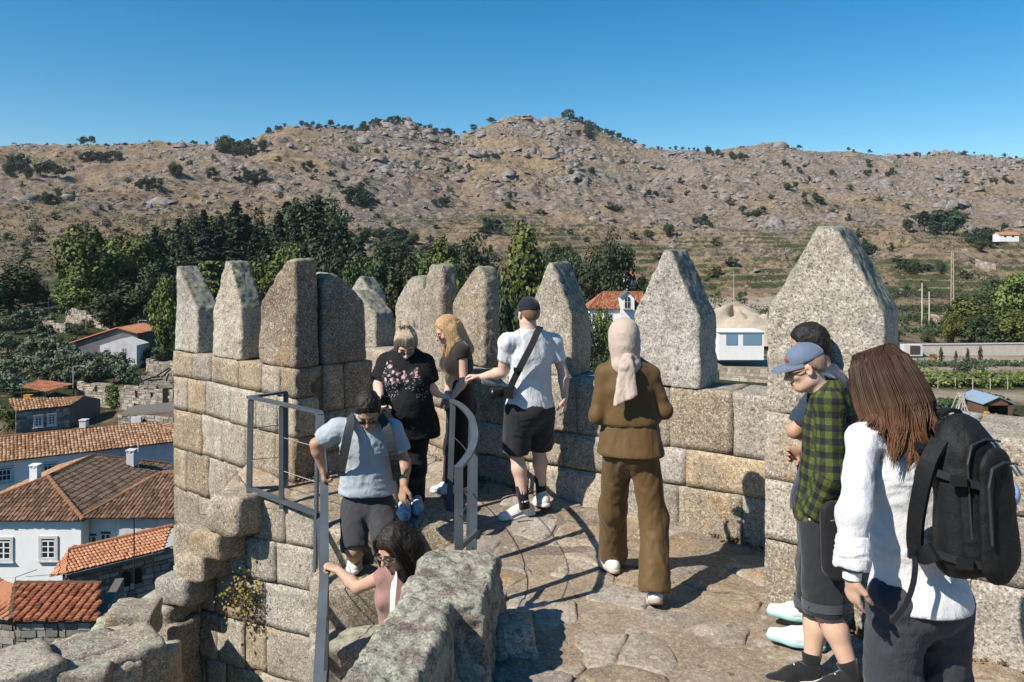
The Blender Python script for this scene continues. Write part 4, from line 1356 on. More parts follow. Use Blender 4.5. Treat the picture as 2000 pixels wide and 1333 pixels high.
def rubble(a, b, z0, z1, parent, mat, size=(.5, .28), depth=.3, seed=0, holes=(), name="wall_stones", ragged=0, z1b=None):
    """rough stones laid in courses; too many to pick apart one by one, one mesh"""
    rg = np.random.default_rng(seed)
    a = np.array([a[0], a[1], 0.]); b = np.array([b[0], b[1], 0.]); u = b - a; L = np.linalg.norm(u); u /= L
    n = np.array([-u[1], u[0], 0.])
    if (n @ (a + b) / 2) < 0: n = -n
    V, Fc, tone = [], [], []
    z = z0
    while z < z1:
        hh = size[1] * rg.uniform(.7, 1.3); s = -rg.uniform(0, .3)
        while s < L:
            l = size[0] * rg.uniform(.5, 1.6)
            x0, x1 = max(s, 0), min(s + l, L)
            zt = z1 if z1b is None else z1 + (z1b - z1) * (x0 + x1) / 2 / L
            zt += ragged * math.sin(x0 * 1.3 + seed) * .5 + rg.uniform(-1, 1) * ragged * .3
            s += l
            if x1 - x0 < .06 or z + hh * .5 > zt: continue
            cx, cz = (x0 + x1) / 2, z + hh / 2
            if any(abs(cx - hx) < hw / 2 + .05 and abs(cz - hz) < hh_ / 2 + .05 for hx, hz, hw, hh_ in holes): continue
            o = rg.uniform(-.04, .04); g = .02
            P8 = []
            for zz in (z + g, min(z + hh, zt) - g):
                for dd in (o, depth):
                    for ss in (x0 + g, x1 - g):
                        P8.append(a + u * (ss + rg.uniform(-.03, .03)) + n * dd + [0, 0, zz + rg.uniform(-.025, .025)])
            l0 = len(V); V += P8; Fc += [[i + l0 for i in f] for f in BOXF]; tone += [rg.random()] * 8
        z += hh
    me = mesh_np(name, np.array(V) - np.array(parent.location), Fc, False)
    at = me.attributes.new("tone", 'FLOAT', 'POINT'); at.data.foreach_set("value", np.array(tone, np.float32))
    o = link(name, me, mat, parent); tag(o, kind='stuff')
    # mortar body behind
    m = MB(); e = .05
    m.hexa([a + n * e + [0, 0, z0], b + n * e + [0, 0, z0], a + n * depth + [0, 0, z0], b + n * depth + [0, 0, z0],
            a + n * e + [0, 0, z1 - .05 - ragged * .4], b + n * e + [0, 0, (z1b or z1) - .05 - ragged * .4], a + n * depth + [0, 0, z1 - .05 - ragged * .4], b + n * depth + [0, 0, (z1b or z1) - .05 - ragged * .4]])
    m.build("wall", MORTAR, parent)
    return o

# --- white house with the hipped brown roof
h = empty("house", (-29, 54, -19.5), "white house with a dark brown hipped tile roof and paned windows", "house")
ez, rz = -14.35, -12.75
A0, A1 = (-35.3, 50, ez), (-27.05, 50, ez)
r1, r2 = (-31.2, 53.6, rz), (-31.2, 59.3, rz)
B1, B0 = (-27.05, 62.9, ez), (-35.3, 62.9, ez)
o_ = .35
tile_plane((A0[0] - o_, A0[1] - o_, ez - .1), (A1[0] + o_, A1[1] - o_, ez - .1), [(A0[0] - o_, A0[1] - o_, ez - .1), (A1[0] + o_, A1[1] - o_, ez - .1), r1], .24, T_BROWN, h)
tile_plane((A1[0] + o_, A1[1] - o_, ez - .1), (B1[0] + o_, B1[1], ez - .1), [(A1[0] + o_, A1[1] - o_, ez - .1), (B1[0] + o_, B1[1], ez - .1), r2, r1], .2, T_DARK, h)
tile_plane((A0[0] - o_, B0[1], ez - .1), (A0[0] - o_, A0[1] - o_, ez - .1), [(B0[0] - o_, B0[1], ez - .1), (A0[0] - o_, A0[1] - o_, ez - .1), r1, r2], .24, T_TAN, h)
ridge_tiles([(A1[0] + o_, A1[1] - o_, ez), r1, r2], .15, T_TAN, h); ridge_tiles([(A0[0] - o_, A0[1] - o_, ez), r1], .15, T_TAN, h)
ridge_tiles([r2, (B1[0], B1[1], ez)], .15, T_TAN, h)
wall_quad("wall", A0[:2], A1[:2], -21.5, ez, WHITE, h)
wall_quad("wall", (A1[0], A1[1] + .36), B1[:2], -21.5, ez, WHITE, h)
wall_quad("wall", B0[:2], B1[:2], -21.5, ez, WHITE, h)
# wing
C0, C1 = (-27.0, 50.25, ez), (-16.5, 50.25, ez)
wr1, wr2 = (-23.9, 54.5, -12.72), (-17, 54.5, -12.72)
tile_plane((C0[0], C0[1] - .4, ez), (C1[0], C1[1] - .4, ez), [(C0[0], C0[1] - .4, ez), (C1[0], C1[1] - .4, ez), wr2, wr1], .24, T_BROWN, h)
tile_plane((C0[0], 58.9, ez), (C0[0], C0[1] - .4, ez), [(C0[0], 58.9, ez), (C0[0], C0[1] - .4, ez), wr1], .24, T_BROWN, h)
ridge_tiles([(C0[0], C0[1] - .4, ez + .05), wr1, wr2], .15, T_TAN, h)
wall_quad("wall", (-27.0, 51.0), (-24.8, 51.0), -21.5, ez - .02, WHITE, h)
wall_quad("wall", (-24.8, 50.3), (-16.5, 50.3), -21.5, ez - .02, GREYW, h)
wall_quad("wall", (-24.8, 50.66), (-24.8, 51.4), -21.5, ez - .02, WHITE, h, .3)
for px, py, ww, hh, Y in ((95, 1071, .84, 1.2, 50), (8, 1073, .84, 1.2, 50)):
    window(P(px, py, Y), (1, 0), ww, hh, h)
for px, py in ((179, 1062), (207, 1058)):
    window(P(px, py, 51.0), (1, 0), .62, 1.25, h, (2, 3), False)
m = MB(); q = P(154, 1068, 49.9); m.bar(q, q + [0, -.5, .25], .04, .04); m.box(q + [0, -.5, .1], (.22, .22, .3)); m.build("wall_lamp", simple("lamp_iron", (.25, .12, .06), .6), h)

def chimney(c, w, hgt, mat, label):
    t = empty("chimney", c, label, "chimney")
    c = np.asarray(c)
    m = MB(); m.box(c + [0, 0, hgt * .4 - .2], (w, w, hgt * .8 + .4)); m.build("stack", mat, t)
    m = MB()
    for sx in (-1, 1):
        for sy in (-1, 1): m.box(c + [sx * w * .42, sy * w * .42, hgt * .88], (w * .16, w * .16, hgt * .16))
    m.build("vent", mat, t)
    m = MB(); m.box(c + [0, 0, hgt * .98], (w * 1.2, w * 1.2, .07)); m.build("cap", mat, t)
chimney(P(69, 945, 53.5), .5, 1.3, WHITE, "white square chimney rising beside the dark brown roof")
chimney(P(257, 912, 60), .55, 1.3, GREYW, "grey chimney stack in front of the long tiled roof")
chimney(P(164, 842, 70), .55, 1.0, GREYW, "small grey chimney on the far side of the long roof")

# --- long building behind it
h = empty("house", (-36, 66, -19), "long white building with a long ribbed tan tile roof", "house")
d2 = np.array([.84, .54]); E1 = np.array([-40.5, 63.0, -14.2]); E0 = E1 - [*(d2 * 9), 0]; E2 = np.array([-29.2, 70.2, -14.25])
Rg0 = np.array([-42.7, 66.4, -12.9]) - [*(d2 * 9), 0]; Rg1 = np.array([-32.6, 72.9, -13.2]); E3 = np.array([-26.5, 76.5, -14.3])
tile_plane(E0, E2, [E0, E2, Rg1, Rg0], .27, T_TAN, h)
tile_plane(E2, E3, [E2, E3, Rg1], .27, T_TAN, h)
ridge_tiles([Rg0, Rg1], .16, T_TAN, h)
n2 = np.array([-.54, .84])
wb = lambda s: (E1[:2] + d2 * s + n2 * .4)
wall_quad("wall", wb(-9), wb(6.6), -20.5, -14.1, WHITE, h)
wall_quad("wall", wb(6.62), wb(13.2), -20.5, -14.1, GREYW, h)
for px, py in ((9, 927), (97, 918), (232, 905)):
    d = np.array([(px - 1000) / F, 1.]); nn = n2; Yv = ((E1[:2] + n2 * .4) @ nn) / (d @ nn)
    window(P(px, py, Yv), d2, .85, .95, h, (3, 2))

# --- stone house with gable
h = empty("house", (-49, 86, -18), "low grey stone house with a mottled tile roof and two blue windows", "house")
E1 = P(31, 804, 82.4); E2 = P(137, 793.5, 85.5); R1_ = P(17, 785, 84.3); R2_ = P(164, 774, 87.6); E3 = P(196, 800, 90.5)
E1[2] = E2[2] = -14.0; R1_[2] = R2_[2] = -13.25; E3[2] = -14.2
tile_plane(E1, E2, [E1, E2, R2_, R1_], .3, T_TAN, h)
tile_plane(E3, E2, [E3, E2, R2_], .3, T_BROWN, h) if False else None
rubble(E1[:2], E2[:2] , -18.8, -14.05, h, RUB_GREY, (.6, .32), .4, 4)
m = MB(); m.add([E2 + [0, 0, -5], E3 + [0, 0, -5], E3, R2_ - [0, 0, .05], E2 - [0, 0, .03], E2 + [-.3, .4, -5], E3 + [-.3, .4, -5], E3 + [-.3, .4, 0], R2_ + [-.3, .4, -.06], E2 + [-.3, .4, -.03]], [[0, 1, 2, 3, 4], [9, 8, 7, 6, 5], [1, 6, 7, 2], [2, 7, 8, 3], [0, 4, 9, 5]]); m.build("gable_wall", RUB_GREY, h)
du = (E2 - E1)[:2]; du /= np.linalg.norm(du); nn = np.array([-du[1], du[0]])
BLUEF = simple("blue_window_paint", (.16, .24, .38), .6)
for px, py in ((75, 823), (101, 820)):
    d = np.array([(px - 1000) / F, 1.]); Yv = (E1[:2] @ nn) / (d @ nn) - .1
    window(P(px, py, Yv), du, .55, .95, h, (2, 3), True)

# --- open shed
h = empty("open_shed", P(90, 780, 95), "open shed with a sagging brown tile roof on thin posts", "shed")
a, b, c, d = P(43, 757, 96), P(90, 766, 91), P(144, 751, 94), P(76, 743, 100)
tile_plane(a, b, [a, b, c, d], .3, T_RED, h)
for q in (a, b, c, d):
    m = MB(); m.tube([q - [0, 0, 3], q], .07, 6); m.build("post", WOODD, h)
m = MB(); m.hexa([a - [0, -.6, 3], c - [0, -.6, 3], d - [0, 0, 3], d + [1, 0, -3], a - [0, -.6, .1], c - [0, -.6, .1], d - [0, 0, .1], d + [1, 0, -.1]])
t = empty("crate", P(55, 781, 93), "small orange container under the open shed roof", "container")
m = MB(); m.box(P(55, 777, 93), (.75, .6, .55)); m.build("body", simple("orange_paint", (.7, .28, .03), .6), t)
m = MB(); m.box(P(55, 777, 93) + [0, 0, .3], (.85, .7, .06)); m.build("lid", simple("orange_lid", (.6, .24, .03), .6), t)

# --- ruined stone building
h = empty("ruined_house", P(245, 830, 92), "roofless pale stone ruin with small black window holes and ivy", "ruin")
a, b = P(150, 800, 95)[:2], P(338, 800, 89)[:2]
L = np.linalg.norm(np.array(b) - a); uu = (np.array(b) - a) / L; nn = np.array([-uu[1], uu[0]])
def onw(px, py, nn=nn, a=a):
    d = np.array([(px - 1000) / F, 1.]); Yv = (np.array(a) @ nn) / (d @ nn); return P(px, py, Yv)
hl = []
for px, py, ww, hh in ((189, 760, .42, .5), (209, 762, .4, .5), (268, 770, .45, .6), (298, 772, .45, .6), (267, 792, .6, .35), (297, 794, .6, .35)):
    q = onw(px, py); hl.append(((q[:2] - a) @ uu, q[2], ww, hh))
rubble(a, b, -19.5, -12.9, h, RUB_PALE, (.55, .32), .5, 9, hl, ragged=.35)
for sx, sz, ww, hh in hl:
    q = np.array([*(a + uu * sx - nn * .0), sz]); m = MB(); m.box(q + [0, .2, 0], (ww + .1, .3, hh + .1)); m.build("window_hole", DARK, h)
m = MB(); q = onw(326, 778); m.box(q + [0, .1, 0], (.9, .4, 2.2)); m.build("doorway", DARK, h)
# fallen roof beams
m = MB()
for i in range(9):
    q = P(262 + i * 9, 752 - 18 * math.exp(-((i - 5) / 2.2) ** 2), 94); m.bar(q, q + [random.uniform(-1.6, 1.6), 2, random.uniform(-.3, .9)], .14, .14)
m.build("fallen_beams", simple("charred_wood", (.02, .018, .016), .9), h)
a2, b2 = P(272, 740, 97)[:2], P(345, 735, 97)[:2]
rubble(a2, b2, -19, -12.2, h, RUB_PALE, (.6, .34), .4, 10, ragged=.6)
def ivy(name, base, w_, h_, label, n=900, mat=LEAF_IVY, depth=.3, parent=None):
    base = np.asarray(base, float)
    p = np.stack([rng.normal(0, w_ * .3, n), rng.normal(0, depth * .4, n), rng.random(n) * h_], -1)
    p[:, 0] *= 1 - .35 * np.abs(p[:, 2] / h_ - .4)
    me = leaf_mesh("foliage", p, np.tile([0, -1., .4], (n, 1)), .22, mat)
    t = empty(name, base, label, "plant"); link("foliage", me, None, t); return t
ivy("ivy_plant", onw(222, 792) - [0, .3, 0], 1.5, 2.3, "green ivy climbing the pale ruined wall")
# --- dark stone outbuilding in front of the ruin
h = empty("outbuilding", P(285, 838, 82), "dark low stone outbuilding with a pale door, below the ruin", "building")
a, b = P(230, 840, 83)[:2], P(338, 840, 80)[:2]
rubble(a, b, -18.5, 2.1 - 309 * 83 / F, h, RUB_GREY, (.55, .3), .4, 12, z1b=2.1 - 302 * 80 / F)
for px, py, ww, hh, nm in ((267, 826, 1.0, 1.2, "door"), (310, 831, .9, .7, "shutter")):
    m = MB(); q = P(px, py, 81.2); m.box(q, (ww, .35, hh)); m.build(nm, GREYW, h)
m = MB(); q0, q1 = P(228, 812, 83.4), P(338, 803, 80.4); m.hexa([q0 + [0, -.3, -.1], q1 + [0, -.3, -.1], q0 + [0, 4, -.1], q1 + [0, 4, -.1], q0 + [0, -.3, 0], q1 + [0, -.3, 0], q0 + [0, 4, .3], q1 + [0, 4, .3]]); m.build("roof", RUB_GREY, h)

# --- gabled house in the olive grove
h = empty("house", P(200, 712, 120), "dark gabled house with an orange roof edge standing among olive trees", "house")
SHADE_SLATE = simple("shade_and_slate", (.13, .12, .125), .9, var=.25, nscale=1)  # dark tone puts the gabled wall's shade into its colour
pts = [P(130, 674, 120), P(232, 641, 120), P(271, 652, 120)]
m = MB()
fr = [P(134, 720, 120), P(268, 720, 120), pts[2] - [.2, 0, .15], pts[1] - [0, 0, .15], pts[0] - [-.3, 0, .1]]
bk = [p + [0, 8, 0] for p in fr]
m.add(fr + bk, [[0, 1, 2, 3, 4], [9, 8, 7, 6, 5], [0, 4, 9, 5], [1, 6, 7, 2]]); m.build("wall", SHADE_SLATE, h)
for a_, b_ in ((pts[0], pts[1]), (pts[1], pts[2])):
    bk_ = [a_ + [0, 8, 0], b_ + [0, 8, 0]]
    tile_plane(a_ + [0, -.3, 0], a_ + [0, 8, 0], [a_ + [0, -.3, 0], b_ + [0, -.3, 0], b_ + [0, 8, 0], a_ + [0, 8, 0]], .3, T_ORANGE, h)
    m = MB(); m.tube([a_ + [0, -.35, .08], b_ + [0, -.35, .08]], .13, 6); m.build("verge_tiles", T_ORANGE, h)
ap = [P(195, 715, 116), P(267, 715, 116), P(267, 675, 116), P(233, 663, 116), P(195, 675, 116)]
m = MB(); m.add(ap + [p + [0, 4, 0] for p in ap], [[0, 1, 2, 3, 4], [1, 6, 7, 2], [2, 7, 8, 3], [3, 8, 9, 4], [0, 4, 9, 5]]); m.build("annex", GREYW, h)
for px, py in ((209, 687), (242, 686)): window(P(px, py, 116), (1, 0), .75, .8, h, (3, 2), False)

# --- orange roofed stone house close below the castle
h = empty("house", (-20, 40, -17), "grey stone house with a bright orange tile roof, close below the castle", "house")
E1, E2, R2_ = P(129, 1121, 37.8), P(319, 1075, 40.9), P(336, 1028, 43.4)
R1_ = E1 + (R2_ - E2) * .95 + (E1 - E2) * .12
tile_plane(E1, E2, [E1, E2, R2_, R1_], .17, T_ORANGE, h, row=.3)
tile_plane(R1_, E1, [R1_, E1, E1 + (E1 - E2) * .2 + [-.3, .9, -.25]], .22, T_ORANGE, h, row=.36)
ridge_tiles([R1_, R2_], .14, T_ORANGE, h)
du = (E2 - E1)[:2]; du /= np.linalg.norm(du); nn = np.array([-du[1], du[0]])
a, b = E1[:2] + nn * .2 - du * .0, E2[:2] + nn * .2 + du * 2.5
d = np.array([(258 - 1000) / F, 1.]); Yv = (a @ nn) / (d @ nn); q = P(258, 1128, Yv)
rubble(a, b, -19, E1[2] - .1, h, RUB_GREY, (.42, .26), .4, 15, [((q[:2] - a) @ du, q[2], 1.0, .75)], z1b=E2[2] - .1)
m = MB(); m.bar(E1 + [0, -.02, -.1], E2 + [0, -.02, -.1], .25, .16); m.build("eave_slab", RUB_GREY, h)
for sx in (-.28, .28):
    m = MB(); c_ = q + np.array([*(du * sx), 0]); pr = []
    for k in range(9):
        a_ = math.pi * k / 8; pr.append((math.cos(a_) * .2, .18 + math.sin(a_) * .2))
    pr = [(.2, -.38)] + pr + [(-.2, -.38)]
    V = [c_ + np.array([*(du * x), z]) - np.array([*(nn * .03), 0]) for x, z in pr] + [c_ + np.array([*(du * x), z]) + np.array([*(nn * .2), 0]) for x, z in pr]
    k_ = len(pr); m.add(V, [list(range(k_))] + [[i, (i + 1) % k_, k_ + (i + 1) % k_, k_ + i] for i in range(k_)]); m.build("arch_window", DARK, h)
t = empty("antenna_mast", P(262, 1140, 38.5), "thin dark antenna mast in front of the orange roof", "antenna")
m = MB(); m.tube([P(262, 1140, 38.5), P(262, 1012, 38.5)], .03, 6); m.build("pole", BOLT, t)
m = MB(); q = P(262, 1016, 38.5)
m.bar(q + [-.45, 0, 0], q + [.55, .3, .08], .025, .025)
for k in range(5): m.bar(q + [-.3 + k * .18, -.22, .03], q + [-.3 + k * .18, .22, .03], .02, .02)
m.build("aerial", BOLT, t)
t = empty("antenna_mast", P(270, 935, 60), "plain thin pole beside the grey chimney", "pole")
m = MB(); m.tube([P(270, 935, 60), P(270, 865, 60)], .035, 6); m.build("pole", GREYW, t)
t = empty("roof_aerial", P(30, 1140, 34), "bent metal aerial arm over the nearest roof at the left edge", "antenna")
m = MB(); m.tube([P(30, 1150, 34), P(30, 1128, 34), P(72, 1113, 34)], .02, 6); m.build("arm", BOLT, t)

# --- nearest roof at the left edge
h = empty("house", (-20, 33, -15), "nearest house at the left edge with an orange-brown ribbed tile roof", "house")
Ra, Rb = P(32, 1143, 33.6), P(197, 1138, 33.6); Ea, Eb = P(22, 1204, 31.3), P(192, 1222, 31.3)
Eb[2] = Ea[2] = (Ea[2] + Eb[2]) / 2; Ra[2] = Rb[2] = (Ra[2] + Rb[2]) / 2
tile_plane(Ea, Eb, [Ea, Eb, Rb, Ra], .33, T_RUST, h, row=.2, rad=.15)
La, Lb = Ea + [-3.2, .8, .0], Ra + [-3.2, 2.2, -.3]
tile_plane(La, Ea, [La, Ea, Ra, Lb], .28, T_ORANGE, h)
ridge_tiles([Ea, Ra, Rb], .13, T_BROWN, h)
a, b = Ea[:2] + np.array([0, .25]), Eb[:2] + np.array([-.1, .25])
rubble(a, b, -17, Ea[2] - .12, h, RUB_GREY, (.4, .24), .4, 18)
rubble((La[0], La[1] + .3), a, -17, Ea[2] - .12, h, RUB_GREY, (.4, .24), .4, 19)
wall_quad("end_wall", (Eb[0], Eb[1] + .3), (Rb[0], Rb[1] + 2), -17, Ea[2] - .05, RUB_GREY, h)
# power line
t = empty("power_line", P(0, 1130, 36), "thin sagging cable crossing in front of the white house", "cable")
m = MB(); m.tube([P(-20, 1128, 36), P(50, 1127, 36), P(110, 1122, 36.5), P(160, 1119, 37)], .012, 4); m.build("wire", BOLT, t)

# ------------------------------------------------------------------ valley at the right
h = empty("house", P(1200, 640, 150), "white house with a red hipped roof and an arched dormer", "house")
zE = 2.1 - 104 * 150 / F
a, b = P(1148, 604, 150), P(1262, 604, 150); a[2] = b[2] = zE
r1, r2 = P(1178, 570.5, 154.5), P(1256, 570.5, 154.5); r1[2] = r2[2] = 2.1 - 70.5 * 154.5 / F
tile_plane(a, b, [a, b, r2, r1], .3, T_RED, h)
tile_plane(a + [0, 9, 0], a, [a + [0, 9, 0], a, r1], .3, T_RED, h)
ridge_tiles([a, r1, r2], .17, T_RED, h)
wall_quad("wall", (a[0] + .5, 150.5), (b[0], 150.5), -16, zE + .05, WHITE, h)
wall_quad("wall", (a[0] + .5, 150.9), (a[0] + .5, 158), -16, zE, WHITE, h)
g = [P(1212, 622, 149.6), P(1239, 622, 149.6), P(1239, 583, 149.6), P(1226, 570, 149.6), P(1212, 583, 149.6)]
m = MB(); m.add(g + [p + [0, 4, 0] for p in g], [[0, 1, 2, 3, 4], [1, 6, 7, 2], [0, 4, 9, 5]]); m.build("dormer", WHITE, h)
for s_, (i, j) in ((-1, (4, 3)), (1, (3, 2))):
    m = MB(); q0 = g[i] + [s_ * .3 * (i == 4) - (.3 if False else 0), -.3, 0]; m.hexa([g[i] + [0, -.3, 0], g[j] + [0, -.3, 0], g[i] + [0, 4.2, 0], g[j] + [0, 4.2, 0], g[i] + [0, -.3, .14], g[j] + [0, -.3, .14], g[i] + [0, 4.2, .14], g[j] + [0, 4.2, .14]]); m.build("dormer_roof", SHADE_SLATE, h)
pr = [(.5, -1.25)] + [(math.cos(math.pi * k / 8) * .5, .45 + math.sin(math.pi * k / 8) * .5) for k in range(9)] + [(-.5, -1.25)]
c_ = P(1225.5, 589, 149.5); m = MB(); V = [c_ + [x, 0, z] for x, z in pr] + [c_ + [x, .3, z] for x, z in pr]; k_ = len(pr)
m.add(V, [list(range(k_))[::-1]] + [[i, (i + 1) % k_, k_ + (i + 1) % k_, k_ + i] for i in range(k_)]); o = m.build("arch_window", GLASSD, h)
m = MB(); m.bar(c_ + [0, -.04, -1.2], c_ + [0, -.04, .9], .06, .04); m.bar(c_ + [-.5, -.04, -.1], c_ + [.5, -.04, -.1], .06, .04); m.build("frame", FRAME, o)
m = MB(); m.box(P(1226, 604, 149) , (1.8, 1.0, .12)); m.build("balcony", SURR, h)
m = MB(); q = P(1226, 600, 148.55)
for k in range(9): m.bar(q + [-.85 + k * .21, 0, -.35], q + [-.85 + k * .21, 0, .35], .03, .03)
m.bar(q + [-.88, 0, .36], q + [.88, 0, .36], .05, .05); m.build("balcony_railing", BOLT, h)
for px in (1163, 1190): window(P(px, 621, 150.5), (1, 0), 1.3, 1.4, h, (2, 2), False)

def small_house(px0, px1, pe, pr_, pb, Y, wall, roof, label, depth=7, name="house"):
    h = empty(name, P((px0 + px1) / 2, pb, Y), label, "house")
    zE = 2.1 + (500 - pe) * Y / F; zR = 2.1 + (500 - pr_) * (Y + depth / 2) / F; zB = 2.1 + (500 - pb) * Y / F - 2
    x0, x1 = (px0 - 1000) * Y / F, (px1 - 1000) * Y / F
    wall_quad("wall", (x0, Y), (x1, Y), zB, zE, wall, h); wall_quad("wall", (x0, Y + .4), (x0, Y + depth), zB, zE, wall, h, .3)
    wall_quad("wall", (x1, Y + .4), (x1, Y + depth), zB, zE, wall, h, .3); 
    yr = Y + depth / 2
    for x in (x0, x1 - .3):
        m = MB(); V = [(x, Y, zE), (x, Y + depth, zE), (x, yr, zR - .05)]; V += [(p[0] + .3, p[1], p[2]) for p in V]
        m.add(V, [[0, 1, 2], [5, 4, 3], [0, 2, 5, 3], [1, 4, 5, 2]]); m.build("gable", wall, h)
    a, b = (x0 - .4, Y - .5, zE - .1), (x1 + .4, Y - .5, zE - .1)
    tile_plane(a, b, [a, b, (x1 + .4, yr, zR), (x0 - .4, yr, zR)], .4, roof, h)
    a, b = (x0 - .4, Y + depth + .5, zE - .1), (x1 + .4, Y + depth + .5, zE - .1)
    tile_plane(a, b, [a, b, (x1 + .4, yr, zR), (x0 - .4, yr, zR)], .4, roof, h)
    for f in (.3, .7):
        window((x0 + (x1 - x0) * f, Y, (zE + zB + 2) / 2 + .1), (1, 0), (x1 - x0) * .12, (zE - zB - 2) * .45, h, None, False)
    return h
h = small_house(1203, 1240, 545, 531, 560, 260, WHITE, T_ORANGE, "small white house with an orange roof and chimney, higher up behind the trees")
m = MB(); m.box(P(1221, 533, 258), (1.3, 1.3, 6.5)); m.build("chimney", WHITE, h)
small_house(1952, 1990, 459, 454, 466, 500, WHITE, T_ORANGE, "tiny white house with an orange roof high on the hillside at right")
# flat modern white building with glass
h = empty("modern_building", P(1447, 672, 170), "low white flat-roofed building with blue glass panels", "building")
x0, x1 = (1404 - 1000) * 170 / F, (1492 - 1000) * 170 / F; zb = 2.1 - 176 * 170 / F; zt = 2.1 - 149.5 * 170 / F
m = MB(); m.box(((x0 + x1) / 2, 174, (zb + zt) / 2 - 1.5), (x1 - x0, 8, zt - zb + 3)); m.build("wall", WHITE, h)
m = MB(); m.box(((x0 + x1) / 2, 174, zt + .08), (x1 - x0 + .5, 8.6, .15)); m.build("roof", FRAME, h)
BLUEG = simple("blue_glass", (.16, .27, .38), .2, .6)
for a_, b_ in ((1418, 1440), (1451, 1487)):
    xa, xb = (a_ - 1000) * 170 / F, (b_ - 1000) * 170 / F
    m = MB(); m.box(((xa + xb) / 2, 169.95, (zb + zt) / 2 - .1), (xb - xa, .12, (zt - zb) * .78)); m.build("glass_panel", BLUEG, h)
# sandpit cliff and heap
def heap(name, c, rx, ry, hgt, mat, seed, label=None, kind='structure'):
    n, mr = 44, 16; V = []
    for j in range(mr + 1):
        f = j / mr
        for i in range(n):
            a = 2 * math.pi * i / n
            nz_ = float(vnoise(np.array([math.cos(a) * 2 + seed, math.sin(a) * 2, f * 2.5])))
            nz2 = float(vnoise(np.array([math.cos(a) * 7 + seed, math.sin(a) * 7, f * 7])))
            r = f * (1 + .2 * nz_)
            z = hgt * (1 - f ** 1.7) * (1 + .45 * nz_) + nz2 * .10 * hgt * (1 - f)
            V.append((c[0] + rx * r * math.cos(a), c[1] + ry * r * math.sin(a), c[2] + z))
    Fc = [[j * n + i, (j + 1) * n + i, (j + 1) * n + (i + 1) % n, j * n + (i + 1) % n] for j in range(mr) for i in range(n)]
    o = link(name, mesh_np(name, V, Fc), mat); tag(o, label, None, None, kind); return o
SAND = simple("pale_sand", (.40, .335, .26), .95, .1, var=.16, nscale=.5, bump=.5, bscale=4)
heap("sand_hill", (P(1432, 650, 215)[0], 215, -20), 16, 16, 7.0, SAND, 3)
heap("sand_hill", (P(1500, 655, 205)[0], 205, -20), 13, 12, 6.5, SAND, 5)
# garage shed with blue roof
h = empty("metal_shed", P(1960, 815, 117), "brown metal shed with a pale blue roof and an open front", "shed")
BROWNM = simple("brown_sheet", (.14, .075, .05), .6, var=.1); BLUER = simple("blue_sheet", (.23, .31, .39), .5, var=.08)
x0, x1 = (1921 - 1000) * 117 / F, (1978 - 1000) * 117 / F; zb = 2.1 - 318 * 117 / F; ze = 2.1 - 289 * 117 / F; zr = 2.1 - 275 * 117 / F
w_ = x1 - x0; D_ = 6.0
for xa, xb in ((x0, x0 + w_ * .15), (x1 - w_ * .15, x1)):
    m = MB(); m.box(((xa + xb) / 2, 117.05, (zb + ze) / 2), (xb - xa, .1, ze - zb)); m.build("front_panel", BROWNM, h)
m = MB(); m.add([(x0, 117.0, ze - .25), (x1, 117.0, ze - .25), (x1, 117, ze), ((x0 + x1) / 2, 117, zr - .1), (x0, 117, ze)], [[0, 1, 2, 3, 4]]); m.build("gable_panel", BROWNM, h)
for x in (x0 + .06, x1 - .06):
    m = MB(); m.box((x, 117.1 + D_ / 2, (zb + ze) / 2), (.1, D_, ze - zb)); m.build("side_wall", BROWNM, h)
m = MB(); m.box(((x0 + x1) / 2, 117.1 + D_, (zb + ze) / 2), (w_, .1, ze - zb)); m.build("back_wall", BROWNM, h)
for sx, xe in ((-1, x0 - .25), (1, x1 + .25)):
    m = MB(); xm = (x0 + x1) / 2
    m.hexa([(xe, 116.7, ze - .08), (xm, 116.7, zr - .06), (xe, 117.4 + D_, ze - .08), (xm, 117.4 + D_, zr - .06), (xe, 116.7, ze), (xm, 116.7, zr), (xe, 117.4 + D_, ze), (xm, 117.4 + D_, zr)]); m.build("roof_sheet", BLUER, h)
t = empty("digger", P(1930, 817, 114), "small yellow machine parked in front of the brown shed", "machine")
YEL = simple("yellow_paint", (.65, .32, .02), .5); q = P(1930, 813, 114)
m = MB(); m.box(q, (1.3, .8, .5)); m.build("body", YEL, t)
m = MB(); m.box(q + [-.2, 0, .42], (.5, .6, .4)); m.build("cab", YEL, t)
m = MB(); m.bar(q + [.5, 0, .1], q + [1.2, 0, .35], .12, .12); m.bar(q + [1.2, 0, .35], q + [1.5, 0, -.2], .1, .1); m.build("arm", YEL, t)
for dx in (-.45, .45):
    m = MB(); m.tube([q + [dx, -.42, -.28], q + [dx, .42, -.28]], .22, 10); m.build("wheel", DARK, t)
# leaning poles
t = empty("pole_stack", P(1876, 801, 121), "pale wooden poles leaned together into a wigwam stack", "poles")
PALEW = simple("bleached_wood", (.40, .36, .31), .9, var=.25)
ctr = P(1880, 802, 121); g0 = terr_at(1876, 121)[2]
rg_ = random.Random(5)
for k in range(22):
    a = rg_.uniform(0, 6.28); rr = rg_.uniform(.8, 1.9)
    b0 = np.array([ctr[0] - .3 + math.cos(a) * rr, ctr[1] + math.sin(a) * rr, g0 - .1]); tp = np.array([ctr[0] + rg_.uniform(-.5, .3), ctr[1] + rg_.uniform(-.3, .3), 2.1 - rg_.uniform(266, 278) * 121 / F])
    m = MB(); m.tube([b0, tp], [.075, .05], 6); m.build("pole", PALEW, t)
for dx in (1.25, 1.6):
    m = MB(); m.tube([[ctr[0] + dx, 121, g0 - .1], [ctr[0] + dx - .12, 121, 2.1 - 272 * 121 / F]], .09, 6); m.build("pole", PALEW, t)
